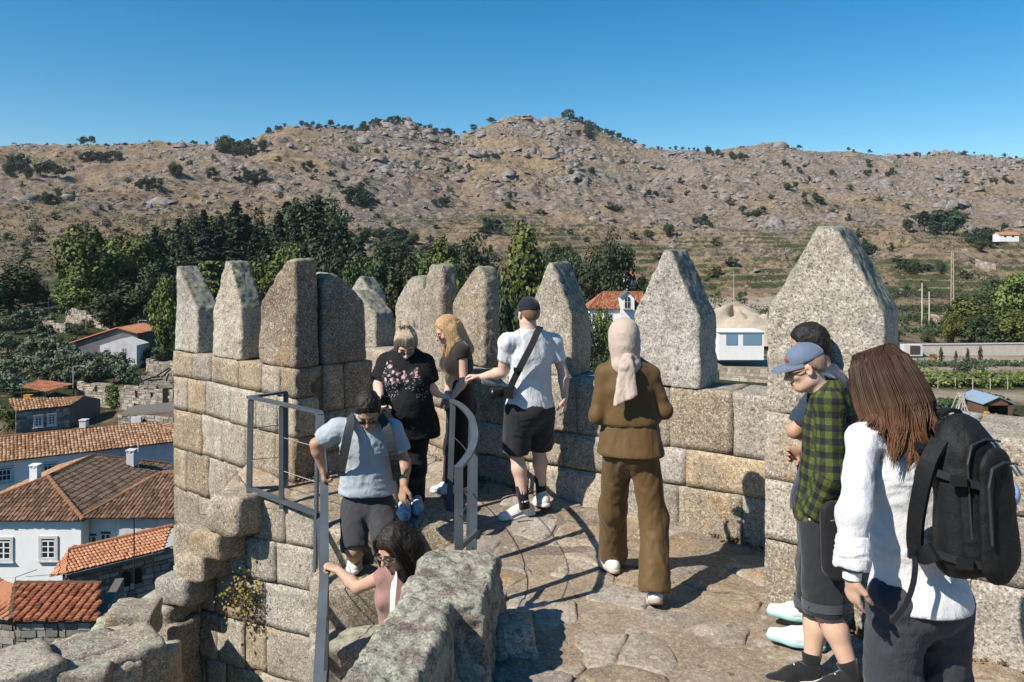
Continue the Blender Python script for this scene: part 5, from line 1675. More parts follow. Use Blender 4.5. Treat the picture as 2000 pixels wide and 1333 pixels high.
# long pale wall with cypresses and a pot
t = empty("garden_wall", P(1880, 695, 186), "long pale rendered wall across the valley behind young cypresses", "wall")
zg = terr_at(1880, 186)[2]
a, b = P(1766, 690, 186)[:2], P(2120, 690, 190)[:2]
wall_quad("wall", a, b, zg - 1.5, 2.1 - 173.5 * 187 / F, plaster("pale_render", (.56, .50, .43), .6), t, .5)
m = MB(); m.bar([a[0], a[1] + .2, 2.1 - 172.5 * 187 / F], [b[0], b[1] + .2, 2.1 - 172.5 * 187 / F], .7, .25); m.build("coping", SURR, t)
t = empty("stone_hut", P(1785, 690, 183), "small hut with a dark door at the end of the pale wall", "hut")
m = MB(); m.box(P(1780, 684, 184), (4.2, 2, 2.6)); m.build("wall", GREYW, t)
m = MB(); m.box(P(1787, 684, 182.95), (2.2, .2, 1.9)); m.build("door", WOODD, t)
for i, (px, top, lb) in enumerate(((1838, 679, "tallest young cypress, nearest the terracotta pot, by the pale wall"), (1867, 686, "shortest young cypress by the pale wall"), (1890, 681, "young cypress third along the pale wall"), (1915, 677, "rightmost young cypress by the pale wall"))):
    q = terr_at(px, 176); hh = (2.1 + (500 - top) * 176 / F - q[2])
    tree_thing("cypress_tree", q, CYPR[0], CYPR[1], lb, "tree", "young cypresses along the pale wall", hh / 6.3, rot=i)
t = empty("plant_pot", terr_at(1822, 176), "big terracotta pot with a small plant by the pale wall", "pot")
q = terr_at(1822, 176)
m = MB(); m.tube([q, q + [0, 0, .5], q + [0, 0, 1.1], q + [0, 0, 1.25]], [.45, .75, .8, .9], 12); m.build("pot", simple("terracotta", (.42, .18, .09), .85), t)
m = MB(); 
p_ = rng.normal(0, 1, (140, 3)) * [.5, .5, .25] + [0, 0, 1.5]; link("foliage", leaf_mesh("foliage", p_, p_ - [0, 0, 1.2], .3, LEAF_BROAD), None, t)
# poles and pylons
def pole(px, top, Y, rad, mat, label, arm=None, name="utility_pole"):
    b = terr_at(px, Y); tp = P(px, top, Y)
    t = empty(name, b, label, "pole"); m = MB(); m.tube([b - [0, 0, .5], tp], [rad, rad * .7], 7); m.build("post", mat, t)
    if arm:
        m = MB(); m.bar(tp + [-arm, 0, -.3], tp + [arm, 0, -.3], .18, .18); m.build("crossarm", mat, t)
    return t
CONC = simple("pale_concrete", (.5, .46, .4), .85)
def lattice(px, top, Y, label):
    b = terr_at(px, Y); tp = P(px, top, Y); t = empty("lattice_pylon", b, label, "pylon")
    LM = simple("pylon_steel", (.46, .38, .25), .6)
    L_ = tp[2] - b[2]
    m = MB()
    for sx in (-1, 1): m.bar(b + [sx * .5, 0, 0], tp + [sx * .3, 0, 0], .2, .2)
    n_ = 9
    for k in range(n_):
        f0, f1 = k / n_, (k + 1) / n_; s_ = 1 if k % 2 else -1
        m.bar(b + [s_ * .5, 0, L_ * f0], b + [-s_ * .45, 0, L_ * f1], .12, .12)
    m.build("mast", LM, t)
    m = MB(); m.bar(tp + [-1.9, 0, 0], tp + [1.9, 0, 0], .25, .25); m.build("crossarm", LM, t)
lattice(1860, 491, 265, "tall pale lattice pylon with a short crossarm on the terraces")
pole(1801, 553, 240, .24, CONC, "taller of the two pale concrete posts beside the big trees")
pole(1815, 570, 238, .24, CONC, "shorter of the two pale concrete posts beside the big trees")
pole(1433, 530, 300, .12, CONC, "thin pale pole above the sandpit", None)
pole(1190, 530, 240, .12, WHITE, "thin white pole left of the small orange-roofed house")
GALV = simple("galvanised", (.35, .38, .38), .5)
for px, top, Y, lb in ((95, 582, 170, "lamp post standing on the shaded lane under the big trees"), (168, 600, 150, "lamp post with ivy round its foot at the stone wall"), (270, 627, 128, "lamp post behind the gabled house roof"), (143, 716, 96, "lamp post with a grey box beside the open shed")):
    t = pole(px, top, Y, .08, GALV, lb, None, "street_lamp"); tp = P(px, top, Y)
    m = MB(); m.bar(tp, tp + [1.1, 0, .08], .06, .06); m.build("arm", GALV, t)
    m = MB(); m.box(tp + [1.2, 0, .05], (.5, .22, .1)); m.build("lamp_head", GALV, t)
# field walls and fences
def field_wall(px0, px1, Y0, Y1, hgt, mat, label, seed, size=(1.0, .5)):
    a, b = terr_at(px0, Y0), terr_at(px1, Y1)
    t = empty("field_wall", (a + b) / 2, label, "wall")
    rubble(a[:2], b[:2], min(a[2], b[2]) - 1, a[2] + hgt, t, mat, size, .6, seed, ragged=.3, z1b=b[2] + hgt)
field_wall(1405, 1500, 152, 148, 2.4, RUB_PALE, "rough stone wall below the white flat building", 41)
field_wall(82, 128, 150, 146, 1.8, RUB_PALE, "short ruined stone wall among the olive trees", 42, (.6, .35))
field_wall(128, 215, 158, 150, 3.0, RUB_PALE, "pale stone wall at the foot of the big plane tree", 43, (.6, .35))
field_wall(1812, 1842, 258, 252, 2.6, RUB_PALE, "broken stone enclosure below the lattice pylon", 44)
field_wall(1905, 1945, 420, 415, 4.0, RUB_PALE, "plain grey roofless walls on the right hillside", 45)
field_wall(285, 345, 110, 108, 2.5, RUB_PALE, "dry stone bank beside the olive trees at the tower's edge", 46, (.6, .35))
t = empty("wire_fence", terr_at(1890, 143), "row of thin pale fence posts along the vine hedge", "fence")
for k, px in enumerate(range(1560, 2100, 34)):
    q = terr_at(px, 143)
    m = MB(); m.tube([q - [0, 0, .3], q + [0, 0, 2.1]], .07, 5); m.build("post", PALEW, t)
m = MB(); m.tube([terr_at(px, 143) + [0, 0, 1.9] for px in range(1560, 2100, 34)], .02, 4); m.build("wire", GALV, t)
# red tarpaulin yard seen over the wall
t = empty("timber_stack", terr_at(1452, 112), "long pile of reddish timber planks lying in the yard", "planks")
q0 = terr_at(1435, 112)
for k in range(14):
    m = MB(); z_ = .15 + .22 * (k // 4); y_ = (k % 4) * .4
    m.bar(q0 + [rng.uniform(-.3, .3), y_, z_], q0 + [4.2 + rng.uniform(-.4, .4), y_ + 2.5, z_], .32, .2); m.build("plank", simple("red_timber", (.33, .13, .075), .85) if k == 0 else bpy.data.materials["red_timber"], t)
t = empty("tarpaulin", terr_at(1480, 104), "dark red tarpaulin spread on a low frame in the yard", "tarpaulin")
q = terr_at(1480, 104); m = MB(); m.box(q + [1, 0, .6], (4.6, 3, .12)); m.build("sheet", simple("red_tarp", (.22, .04, .035), .7), t)
for dx in (-1.2, 3.2):
    m = MB(); m.bar(q + [dx, -1.4, 0], q + [dx, -1.4, .56], .1, .1); m.build("leg", PALEW, t)

# ------------------------------------------------------------------ trees
def place(kind, px, top, Y, label, name, group=None, wpx=None, cat="tree", rot=None, protoh=None, protow=None, sink=0.0):
    q = terr_at(px, Y); q[2] -= sink
    hh = 2.1 + (500 - top) * Y / F - q[2]
    s = hh / protoh
    sx = s if wpx is None else (wpx * Y / F) / protow
    t = tree_thing(name, q, kind[0], kind[1], label, cat, group, 1.0, None, random.uniform(0, 6.28) if rot is None else rot)
    t.scale = (sx, sx, s)
    return t
bro = lambda i, *a, **k: place(BROAD[i % 3], *a, protoh=13.2, protow=10.6, **k)
drk = lambda i, *a, **k: place(DARKT[i % 3], *a, protoh=12.2, protow=9.6, **k)
con = lambda i, *a, **k: place(CONIF[i % 3], *a, protoh=18.2, protow=8.8, **k)
bro(0, 168, 449, 165, "big bright green plane tree, largest at left above the olive grove", "plane_tree", wpx=128)
bro(1, 258, 462, 176, "bright green broad tree just right of the biggest plane tree", "plane_tree", wpx=104)
bro(2, 150, 545, 160, "lower bright green tree under the biggest plane tree", "plane_tree", wpx=90)
drk(0, 20, 520, 170, "dark broad tree at the left edge of the picture", "broadleaf_tree", wpx=110)
drk(1, -60, 530, 150, "dark broad tree partly out of the left edge", "broadleaf_tree", wpx=120)
drk(2, 70, 560, 185, "dark rounded tree beside the shaded lane", "broadleaf_tree", wpx=70)
drk(0, 230, 560, 150, "dark shaded tree between the plane trees and the gabled house", "broadleaf_tree", wpx=110)
drk(1, 300, 530, 150, "dark green tree just left of the tower's outer edge", "broadleaf_tree", wpx=80)
bro(2, 322, 555, 120, "mid green tree touching the tower's left edge", "broadleaf_tree", wpx=62)
for i, (px, top, Y, w_, lb) in enumerate([(302, 437, 205, 58, "narrow dark conifer right of the plane trees"), (365, 440, 200, 62, "dark conifer above the leftmost merlon"), (398, 402, 225, 72, "tall dark conifer above the leftmost merlons"),
        (432, 415, 230, 70, "dark conifer with a broken outline above the second merlon"), (462, 385, 240, 95, "tall greyish conifer rising above the second merlon"), (545, 405, 222, 72, "dark conifer left of the tallest spire"), (575, 420, 205, 78, "broad dark conifer below the tallest spire"),
        (622, 378, 215, 95, "tallest dark conifer spire above the tower"), (655, 455, 200, 60, "dark conifer right of the tallest spire"), (706, 448, 205, 58, "slender dark conifer above the shaded tower face"), (500, 440, 210, 70, "dark conifer between the second and third merlons"), (520, 455, 190, 60, "shorter dark conifer above the corner merlon"),
        (340, 470, 185, 60, "dark conifer above the tower's left edge")]):
    con(i, px, top, Y, lb, "conifer_tree", wpx=w_)
place(CEDAR, 410, 498, 150, "light green cedar with tiered branches behind the first two merlons", "cedar_tree", wpx=125, protoh=13.0, protow=11)
for i, (px, top, Y, w_, lb) in enumerate([(560, 485, 150, 95, "round mid green tree behind the corner merlon"), (500, 520, 140, 90, "round green tree between the second and third merlons"), (650, 500, 160, 90, "dark round tree behind the shaded merlon"), (745, 500, 170, 80, "dark bushy tree behind the small merlon"), (700, 520, 150, 80, "dark tree in the gap right of the shaded merlon"),
        (800, 515, 160, 90, "dark green tree behind the leaning merlon"), (862, 478, 150, 105, "bright green spreading tree between the middle merlons"), (925, 490, 165, 90, "dark tree behind the rounded merlon"), (1020, 474, 120, 130, "large dense green tree between the rounded and the pale merlon"), (985, 560, 110, 80, "green tree low behind the man in the black cap"),
        (1110, 505, 200, 70, "grey green tree behind the pale merlon"), (1148, 525, 190, 60, "dark bush-like tree left of the red roof"), (1200, 470, 235, 84, "tall dark tree above the red-roofed house"), (1165, 500, 240, 70, "dark tree left of the small orange-roofed house"), (1255, 548, 235, 40, "small dark tree right of the small orange-roofed house"),
        (1180, 610, 125, 52, "bright green shrub tree in front of the red-roofed house"), (1150, 640, 110, 60, "green tree hidden low between the two pale merlons"), (1120, 600, 130, 70, "dark green tree in the gap beside the white t-shirt man's merlon"), (770, 470, 330, 80, "dull green tree on the lower slope above the middle merlons"), (830, 500, 300, 70, "dull olive tree on the lower slope"), (1085, 480, 330, 60, "grey shrubby tree on the terraces")]):
    (bro if i in (0, 1, 6, 8, 15) else drk)(i, px, top, Y, lb, "broadleaf_tree", wpx=w_)
for i, (px, top, Y, w_, lb) in enumerate([(1895, 585, 205, 95, "grey green tree at the front of the big clump at right"), (1940, 560, 225, 95, "tall tree in the middle of the big clump at right"), (1990, 548, 215, 105, "big pale green tree at the right edge"), (2040, 555, 210, 100, "tree partly out of the right edge"), (1862, 612, 200, 50, "small dark tree at the left end of the big clump at right"), (1920, 620, 195, 80, "low dark tree under the big clump at right"), (1975, 610, 195, 90, "low bushy tree at the right edge above the pale wall")]):
    (drk if i % 2 else bro)(i, px, top, Y, lb, "broadleaf_tree", wpx=w_)
XT = []
for i, (px, top, Y, w_) in enumerate([(315, 455, 235, 62), (350, 430, 250, 60), (382, 430, 240, 66), (415, 425, 250, 62), (448, 430, 245, 70), (480, 420, 250, 70), (515, 430, 245, 66), (560, 395, 245, 70), (590, 395, 240, 80), (610, 410, 235, 80), (640, 410, 235, 80), (670, 440, 235, 66), (530, 470, 215, 80), (450, 470, 210, 80), (600, 470, 205, 90), (690, 480, 215, 70), (350, 500, 180, 70)]):
    t = place(CONIF[i % 3], px, top - 8, Y, "x", "conifer_tree", wpx=w_ * 1.35, protoh=18.2, protow=8.8) if i % 2 else place(DARKT[i % 3], px, top + 2, Y, "x", "broadleaf_tree", wpx=w_ * 1.3, protoh=12.2, protow=9.6)
    t['group'] = "dark trees massed behind the tower merlons"; XT.append((t, px, 0))
label_group(XT, "dark tree", "in the rear mass")
# olive trees, lower left
ol = [(15, 690, 60), (55, 640, 58), (30, 655, 62), (90, 640, 55), (100, 700, 62), (85, 668, 52), (30, 738, 80), (75, 745, 80), (132, 728, 85), (110, 755, 85), (165, 742, 78), (190, 752, 74), (222, 738, 74), (240, 752, 62), (5, 765, 80), (150, 690, 50), (60, 700, 60), (205, 725, 56), (30, 775, 70), (135, 760, 60)]
GL = []
for i, (px, pb, w_) in enumerate(ol):
    q = hit(px, pb); s = w_ * .82 * q[1] / F / 4.8
    t = tree_thing("olive_tree", q, OLIVE[i % 3][0], OLIVE[i % 3][1], "grey green olive tree in the grove at the left below the hill", "tree", "olive trees in the grove at left", s, rot=i * 1.7); GL.append((t, px, pb))
olive_words = ["farthest back by the left edge", "in the back row beside the field wall", "beside the ruined wall", "by the lane", "in the middle row", "behind the open shed", "in the front row at the left edge", "left of the open shed", "directly above the open shed", "right of the open shed", "by the ruin's left end", "behind the ivy wall", "below the gabled house", "right below the gabled house", "half cut by the left edge", "just left of the gabled house", "in the second row left", "at the gabled house's left wall", "lowest at the left", "lowest beside the shed"]
for (t, px, pb), wd in zip(GL, olive_words): t['label'] = "grey green olive tree " + wd
for i, (px, pb, w_, lb) in enumerate([(320, 925, 62, "bright green bush at the foot of the tower beside the grey chimney"), (15, 840, 70, "dark bush at the left edge beside the stone house"), (300, 715, 66, "bright green bush left of the tower below the merlons"), (235, 700, 44, "dark bush in front of the gabled house"), (275, 760, 52, "green bush growing on the ruin"), (170, 640, 28, "ivy-covered stump by the pale stone wall"), (150, 655, 40, "low green bush on the field wall"), (250, 610, 70, "rounded dark bush under the big trees"), (1895, 745, 60, "round grey green bush in the vine hedge"), (1478, 700, 40, "small grey tree by the yard below the sandpit")]):
    q = hit(px, pb); s = w_ * q[1] / F / 3.6
    tree_thing("bush", q, NEARB[i % 2][0], None, lb, "bush", None, s, rot=i)
# vine hedge
def hedge(px0, px1, Y, w_, h_, n, label, mat):
    X = rng.uniform(px0, px1, n); Yv = Y + rng.normal(0, w_ * .4, n)
    xs = (X - 1000) * Y / F
    z, _, _ = terr(xs, Yv)
    p = np.stack([xs, Yv, z + rng.random(n) ** .8 * h_ * (.75 + .5 * fbm(np.stack([xs / 4, Yv / 4, xs * 0], -1), 2, 5))], -1)
    me = leaf_mesh("vine_hedge", p, np.tile([0, -.5, .8], (n, 1)), .6, mat)
    o = link("vine_hedge", me); tag(o, label, None, None, 'stuff')
hedge(1500, 2150, 148, 5, 2.6, 7000, "dense green vines behind the post fence in the valley", LEAF_BROAD)
hedge(1490, 1960, 125, 4, 1.8, 3500, "low strip of green vines beside the pole stack", LEAF_DARK)
hedge(1395, 1500, 128, 2, 2.0, 900, "low green hedge by the yard below the sandpit", LEAF_DARK)

for k, (px0, px1, Y, h_, n, lb) in enumerate([(1765, 2080, 228, 2.2, 2600, "green vine row below the big tree clump"), (1700, 1990, 262, 2.0, 1800, "scrubby green terrace by the concrete posts"), (1690, 1900, 292, 2.2, 1800, "green terrace row under the lattice pylon"), (1700, 1960, 325, 2.4, 1800, "higher green terrace row left of the big trees"), (1690, 1840, 352, 2.4, 1200, "topmost green terrace row by the nearest merlon"), (1380, 1560, 245, 1.6, 900, "thin green scrub line behind the sandpit"), (1640, 2120, 172, 1.6, 2400, "weedy bank below the pale valley wall"), (1000, 1420, 372, 2.0, 1600, "dark shrub line on the middle terraces"), (940, 1300, 415, 2.0, 1500, "shrub line along an upper terrace")]):
    hedge(px0, px1, Y, 4, h_, n, lb, LEAF_SCRUB if k % 2 else LEAF_DARK)
VB = []
for i in range(46):
    px = random.uniform(1690, 2030) if i < 28 else random.uniform(1240, 1560); Y = random.uniform(205, 400) if i < 28 else random.uniform(250, 420)
    q = terr_at(px, Y); s = random.uniform(.6, 1.5)
    t = tree_thing("bush", q, NEARB[i % 2][0], None, "x", "bush", "bushes of the valley terraces", s, rot=i); VB.append((t, px, 0))
label_group(VB, "green bush", "in the valley")
# pines on the skyline
def sky_tree(px, hpx, wf=1.0, i=0, label="small dark pine standing on the mountain skyline", grp="pines along the skyline"):
    wgt = min(max((px - 250) / 1050, 0), 1); wgt = wgt * wgt * (3 - 2 * wgt)
    yr = 1020 + 330 * wgt - 120 * math.exp(-((px - 650) / 500) ** 2) + 60 * math.exp(-((px - 1040) / 250) ** 2)
    Y = yr + random.uniform(-25, 8)
    q = terr_at(px, Y); s = hpx * Y / F / 8.4
    t = tree_thing("pine_tree", q - [0, 0, .4], PINE[i % 3][0], PINE[i % 3][1], label, "tree", grp, s, rot=random.uniform(0, 6))
    t.scale = (s * wf, s * wf, s); return t
sky_tree(163, 21, 1.2, 0, "left one of the lone pair of umbrella pines on the left skyline", None)
sky_tree(177, 20, 1.1, 1, "right one of the lone pair of umbrella pines on the left skyline", None)
sky_tree(1111, 22, 1.2, 2, "tallest pine right of the rocky summit", None)
sp = [330, 376, 384, 294, 206, 212, 222, 350, 405, 498] + list(range(520, 560, 9)) + list(range(592, 700, 7)) + list(range(704, 800, 6)) + list(range(806, 880, 8)) + [888, 905, 925, 955, 962] + \
    [1104, 1118, 1127, 1136, 1142, 1150, 1156, 1163, 1170] + list(range(1176, 1242, 6)) + [1258, 1285, 1290, 1308, 1322, 1335, 1347, 1358, 1366, 1560, 1655, 1668, 1700, 1790, 1815, 1900, 1925, 1960, 1985, 30, 60, 92]
GS = []
for i, px in enumerate(sp):
    big = 1.0 if 520 < px < 1250 else .7
    GS.append((sky_tree(px + random.uniform(-3, 3), random.uniform(8, 15) * big, random.uniform(.9, 1.3), i), px, 0))
label_group(GS, "small dark pine", "on the skyline")
# pines and bushes on the slope
GP = []
def slope_plant(px, py, hpx, kind, ph, name, label, grp, i, wf=1.0, y0=250, cat="bush"):
    q = hit(px, py, y0, 1450); s = hpx * q[1] / F / ph
    t = tree_thing(name, q - [0, 0, .2 * s], kind[0], kind[1], label, cat, grp, s, rot=random.uniform(0, 6)); t.scale = (s * wf, s * wf, s); GP.append((t, px, py))
grove = []
for cx, cy, sx, sy, n, hp in ((470, 300, 35, 7, 16, 22), (430, 297, 14, 6, 6, 24), (200, 312, 48, 7, 14, 18), (35, 335, 18, 12, 8, 28), (85, 345, 30, 8, 6, 24), (700, 395, 34, 16, 14, 26), (1830, 452, 42, 8, 16, 34), (1920, 478, 34, 8, 10, 26), (1390, 300, 22, 8, 12, 12), (1430, 312, 22, 6, 8, 12), (1150, 262, 20, 10, 12, 14), (500, 358, 20, 4, 5, 22), (410, 350, 10, 3, 3, 20), (745, 240, 40, 4, 10, 11), (720, 255, 20, 4, 5, 14), (860, 400, 20, 5, 5, 16), (960, 455, 30, 8, 8, 24), (760, 480, 50, 20, 14, 32), (870, 505, 40, 10, 8, 30), (1545, 372, 10, 5, 3, 14), (1720, 342, 40, 5, 9, 10), (1950, 360, 40, 4, 8, 10), (1380, 440, 40, 6, 4, 16), (1305, 462, 6, 4, 2, 24), (1268, 470, 4, 2, 1, 18), (1700, 500, 30, 6, 6, 22), (1780, 535, 40, 6, 7, 24), (1560, 335, 10, 4, 2, 14), (340, 345, 4, 2, 1, 26), (600, 335, 26, 6, 6, 13), (905, 335, 26, 8, 6, 12), (1010, 395, 22, 8, 5, 14), (1150, 345, 20, 12, 6, 12), (1265, 385, 26, 8, 5, 13), (290, 372, 26, 6, 6, 18), (110, 395, 26, 6, 5, 20), (1480, 425, 26, 6, 6, 16), (1600, 400, 30, 8, 6, 14)):
    for k in range(n): grove.append((random.gauss(cx, sx * .6), random.gauss(cy, sy * .6), hp * random.uniform(.6, 1.2)))
for i, (px, py, hp) in enumerate(grove):
    slope_plant(px, py, hp, PINE[i % 3] if i % 3 else DARKT[i % 3], 8.4 if i % 3 else 12.2, "hillside_tree", "dark green tree in a clump on the dry mountainside", "dark trees in clumps on the mountainside", i, random.uniform(.9, 1.4), cat="tree")
label_group(GP, "dark clump tree"); GP.clear()
for i in range(230):
    px = random.uniform(-40, 2040); py = random.uniform(295, 520) if px < 900 else random.uniform(295, 545)
    hp = random.uniform(4, 10) + max(0, py - 380) * .05
    slope_plant(px, py, hp, BUSH[i % 3], 3.7, "hillside_bush", "small dark bush dotted on the dry mountainside", "bushes dotted over the mountainside", i, random.uniform(.9, 1.7))
label_group(GP, "small dark bush"); GP.clear()
for i in range(26):
    px = random.uniform(20, 420) if i < 18 else random.uniform(440, 700); py = random.uniform(440, 520)
    slope_plant(px, py, random.uniform(24, 40), DRYT, 8, "bare_tree", "bare grey brown scorched tree on the lower slope at left", "bare scorched trees on the lower slope", i, cat="tree")
label_group(GP, "bare scorched tree"); GP.clear()
# low scrub covering the lower slopes
def scrub(n):
    px = rng.uniform(-250, 2250, n); Yv = 230 + rng.random(n) ** .9 * 950
    X = (px - 1000) * Yv / F; z, u, Ye = terr(X, Yv)
    d = fbm(np.stack([X, Yv, X * 0], -1) / 55, 3, 55) + fbm(np.stack([X, Yv, X * 0], -1) / 14, 2, 57) * .5 + .3 * np.clip((520 - Yv) / 250, -1, 1) + .35 * (px < 700) * (Yv < 480)
    k = d > rng.uniform(-.05, .75, n)
    X, Yv, z = X[k], Yv[k], z[k]; n = len(X)
    m_ = 9
    s = rng.uniform(.35, 1.1, n) * (.7 + Yv / 900)
    p = np.repeat(np.stack([X, Yv, z], -1), m_, 0) + rng.normal(0, 1, (n * m_, 3)) * np.repeat(s, m_)[:, None] * [.9, .9, .5]
    p[:, 2] += np.repeat(s, m_) * .4
    me = leaf_mesh("dry_scrub", p, np.tile([0, -.3, .8], (n * m_, 1)), np.repeat(s, m_) * .9, LEAF_SCRUB)
    o = link("dry_scrub", me); tag(o, "low dry scrub covering the mountainside", None, None, 'stuff')
scrub(46000)

# plant rooted in the wall below the landing
q = on_landing(478, 1165, .05)
n_ = 420
p_ = rng.normal(0, 1, (n_, 3)) * [.09, .05, .11] + [0, -.04, .02]
p_[:, 2] -= np.abs(p_[:, 0]) * .3
t = empty("wall_plant", q, "yellowish green plant growing out of the sunlit wall below the landing", "plant")
link("foliage", leaf_mesh("foliage", p_, p_ + [0, -.4, .1], .028, mat_leaf("leaf_yellow", (.11, .075, .02), (.32, .27, .06))), None, t)
m = MB()
for k in range(9):
    e = rng.normal(0, 1, 3) * [.1, .03, .12] + [0, -.06, 0]; m.tube([[0, .05, -.02], e * .5 + [0, -.02, .03], e], [.005, .004, .002], 5)
o = m.build("stem", BARK, None); o.parent = t

# dry weeds and leaf litter where the floor meets the walls
pw = []
for a_, b_, nn_, cnt in ((Q0, Q1, WN, 260), (RA, RB, RN, 240), (Q1, Q2, W2N, 120), (TC, TF, TDN, 70)):
    for k in range(cnt):
        f_ = random.random(); c_ = fbm(np.array([[f_ * 6 + cnt, 0, 0]]), 2, 3)[0]
        if c_ < -.05: continue
        x_ = a_[0] + (b_[0] - a_[0]) * f_ - nn_[0] * abs(random.gauss(0, .035)); y_ = a_[1] + (b_[1] - a_[1]) * f_ - nn_[1] * abs(random.gauss(0, .035))
        pw.append((x_, y_, float(floor_z(x_, y_)) + .005 + abs(random.gauss(0, .018))))
pw = np.array(pw)
pw = np.repeat(pw, 3, 0) + rng.normal(0, .008, (len(pw) * 3, 3))
o = link("dry_weeds", leaf_mesh("dry_weeds", pw, np.tile([0, -.3, .6], (len(pw), 1)), .022, mat_leaf("leaf_withered", (.10, .07, .035), (.24, .19, .09))))
tag(o, "withered weeds and leaf litter along the foot of the walls", None, None, 'stuff')
# ------------------------------------------------------------------ people
def skin_mat(name, c, red=.12):
    t = NT(name, .5, .35); co = t.coords('Object', False)
    n = t.noise(co, 14, 4, .6)
    t.color(t.ramp(n, [(.3, tuple(x * .86 for x in c)), (.6, c), (.8, (min(1, c[0] * 1.06), c[1] * .94, c[2] * .92))]))
    t.b.inputs['Subsurface Weight'].default_value = .08
    t.b.inputs['Subsurface Radius'].default_value = (.02, .008, .004)
    t.bump(t.noise(co, 160, 2), .08, .004)
    return t.m
def cloth_mat(name, c, rough=.85, weave=260, var=.14, bump=.25, sheen=.2, fold=0.25):
    t = NT(name, rough, .2); co = t.coords('Object', False)
    n = t.noise(co, 7, 5, .6)
    t.color(t.ramp(n, [(.3, tuple(x * (1 - var) for x in c)), (.7, tuple(min(1, x * (1 + var)) for x in c))]))
    b = t.bump(t.noise(co, weave, 2, .6), bump, .004)
    w = t.noise(co, 11, 4, .65, stretch=(1, 1, .55))
    b2 = t.bump(w, fold, .03, b)
    w2 = t.n('ShaderNodeMath', operation='ABSOLUTE'); t.l(t.math('SUBTRACT', t.noise(co, 19, 3, .6, stretch=(1, 1, .7)), .5), w2.inputs[0])
    t.bump(t.ramp(w2.outputs[0], [(0., 0.), (.09, 1.)]), fold * .3, .007, b2)
    t.b.inputs['Sheen Weight'].default_value = sheen
    return t.m
def hair_mat(name, lo, hi, rough=.38):
    t = NT(name, rough + .14, .3); co = t.coords('Object', False)
    n = t.noise(co, 110, 4, .75, stretch=(1, 1, .1))
    t.color(t.ramp(n, [(.3, lo), (.7, hi)]))
    t.bump(n, .5, .01)
    return t.m
SK_FAIR = skin_mat("skin_fair", (.60, .38, .28)); SK_TAN = skin_mat("skin_tan", (.46, .27, .18)); SK_OLIVE = skin_mat("skin_olive", (.52, .32, .225)); SK_LIGHT = skin_mat("skin_light", (.64, .43, .335))
BLACKC = cloth_mat("black_cloth", (.012, .012, .014)); LIP = simple("lips", (.42, .17, .14), .45); BROW = simple("brow", (.03, .02, .015), .8)
LENS = simple("dark_lens", (.012, .012, .014), .15, .6); CLEARL = simple("spectacle_lens", (.25, .21, .18), .15, .6); BLACKP = simple("black_plastic", (.012, .012, .013), .35, .5)
EYEW = simple("eye_white", (.7, .68, .65), .3); SOLEW = simple("white_rubber", (.72, .71, .68), .6, var=.08)

def unit(v):
    v = np.asarray(v, float); return v / (np.linalg.norm(v) + 1e-12)

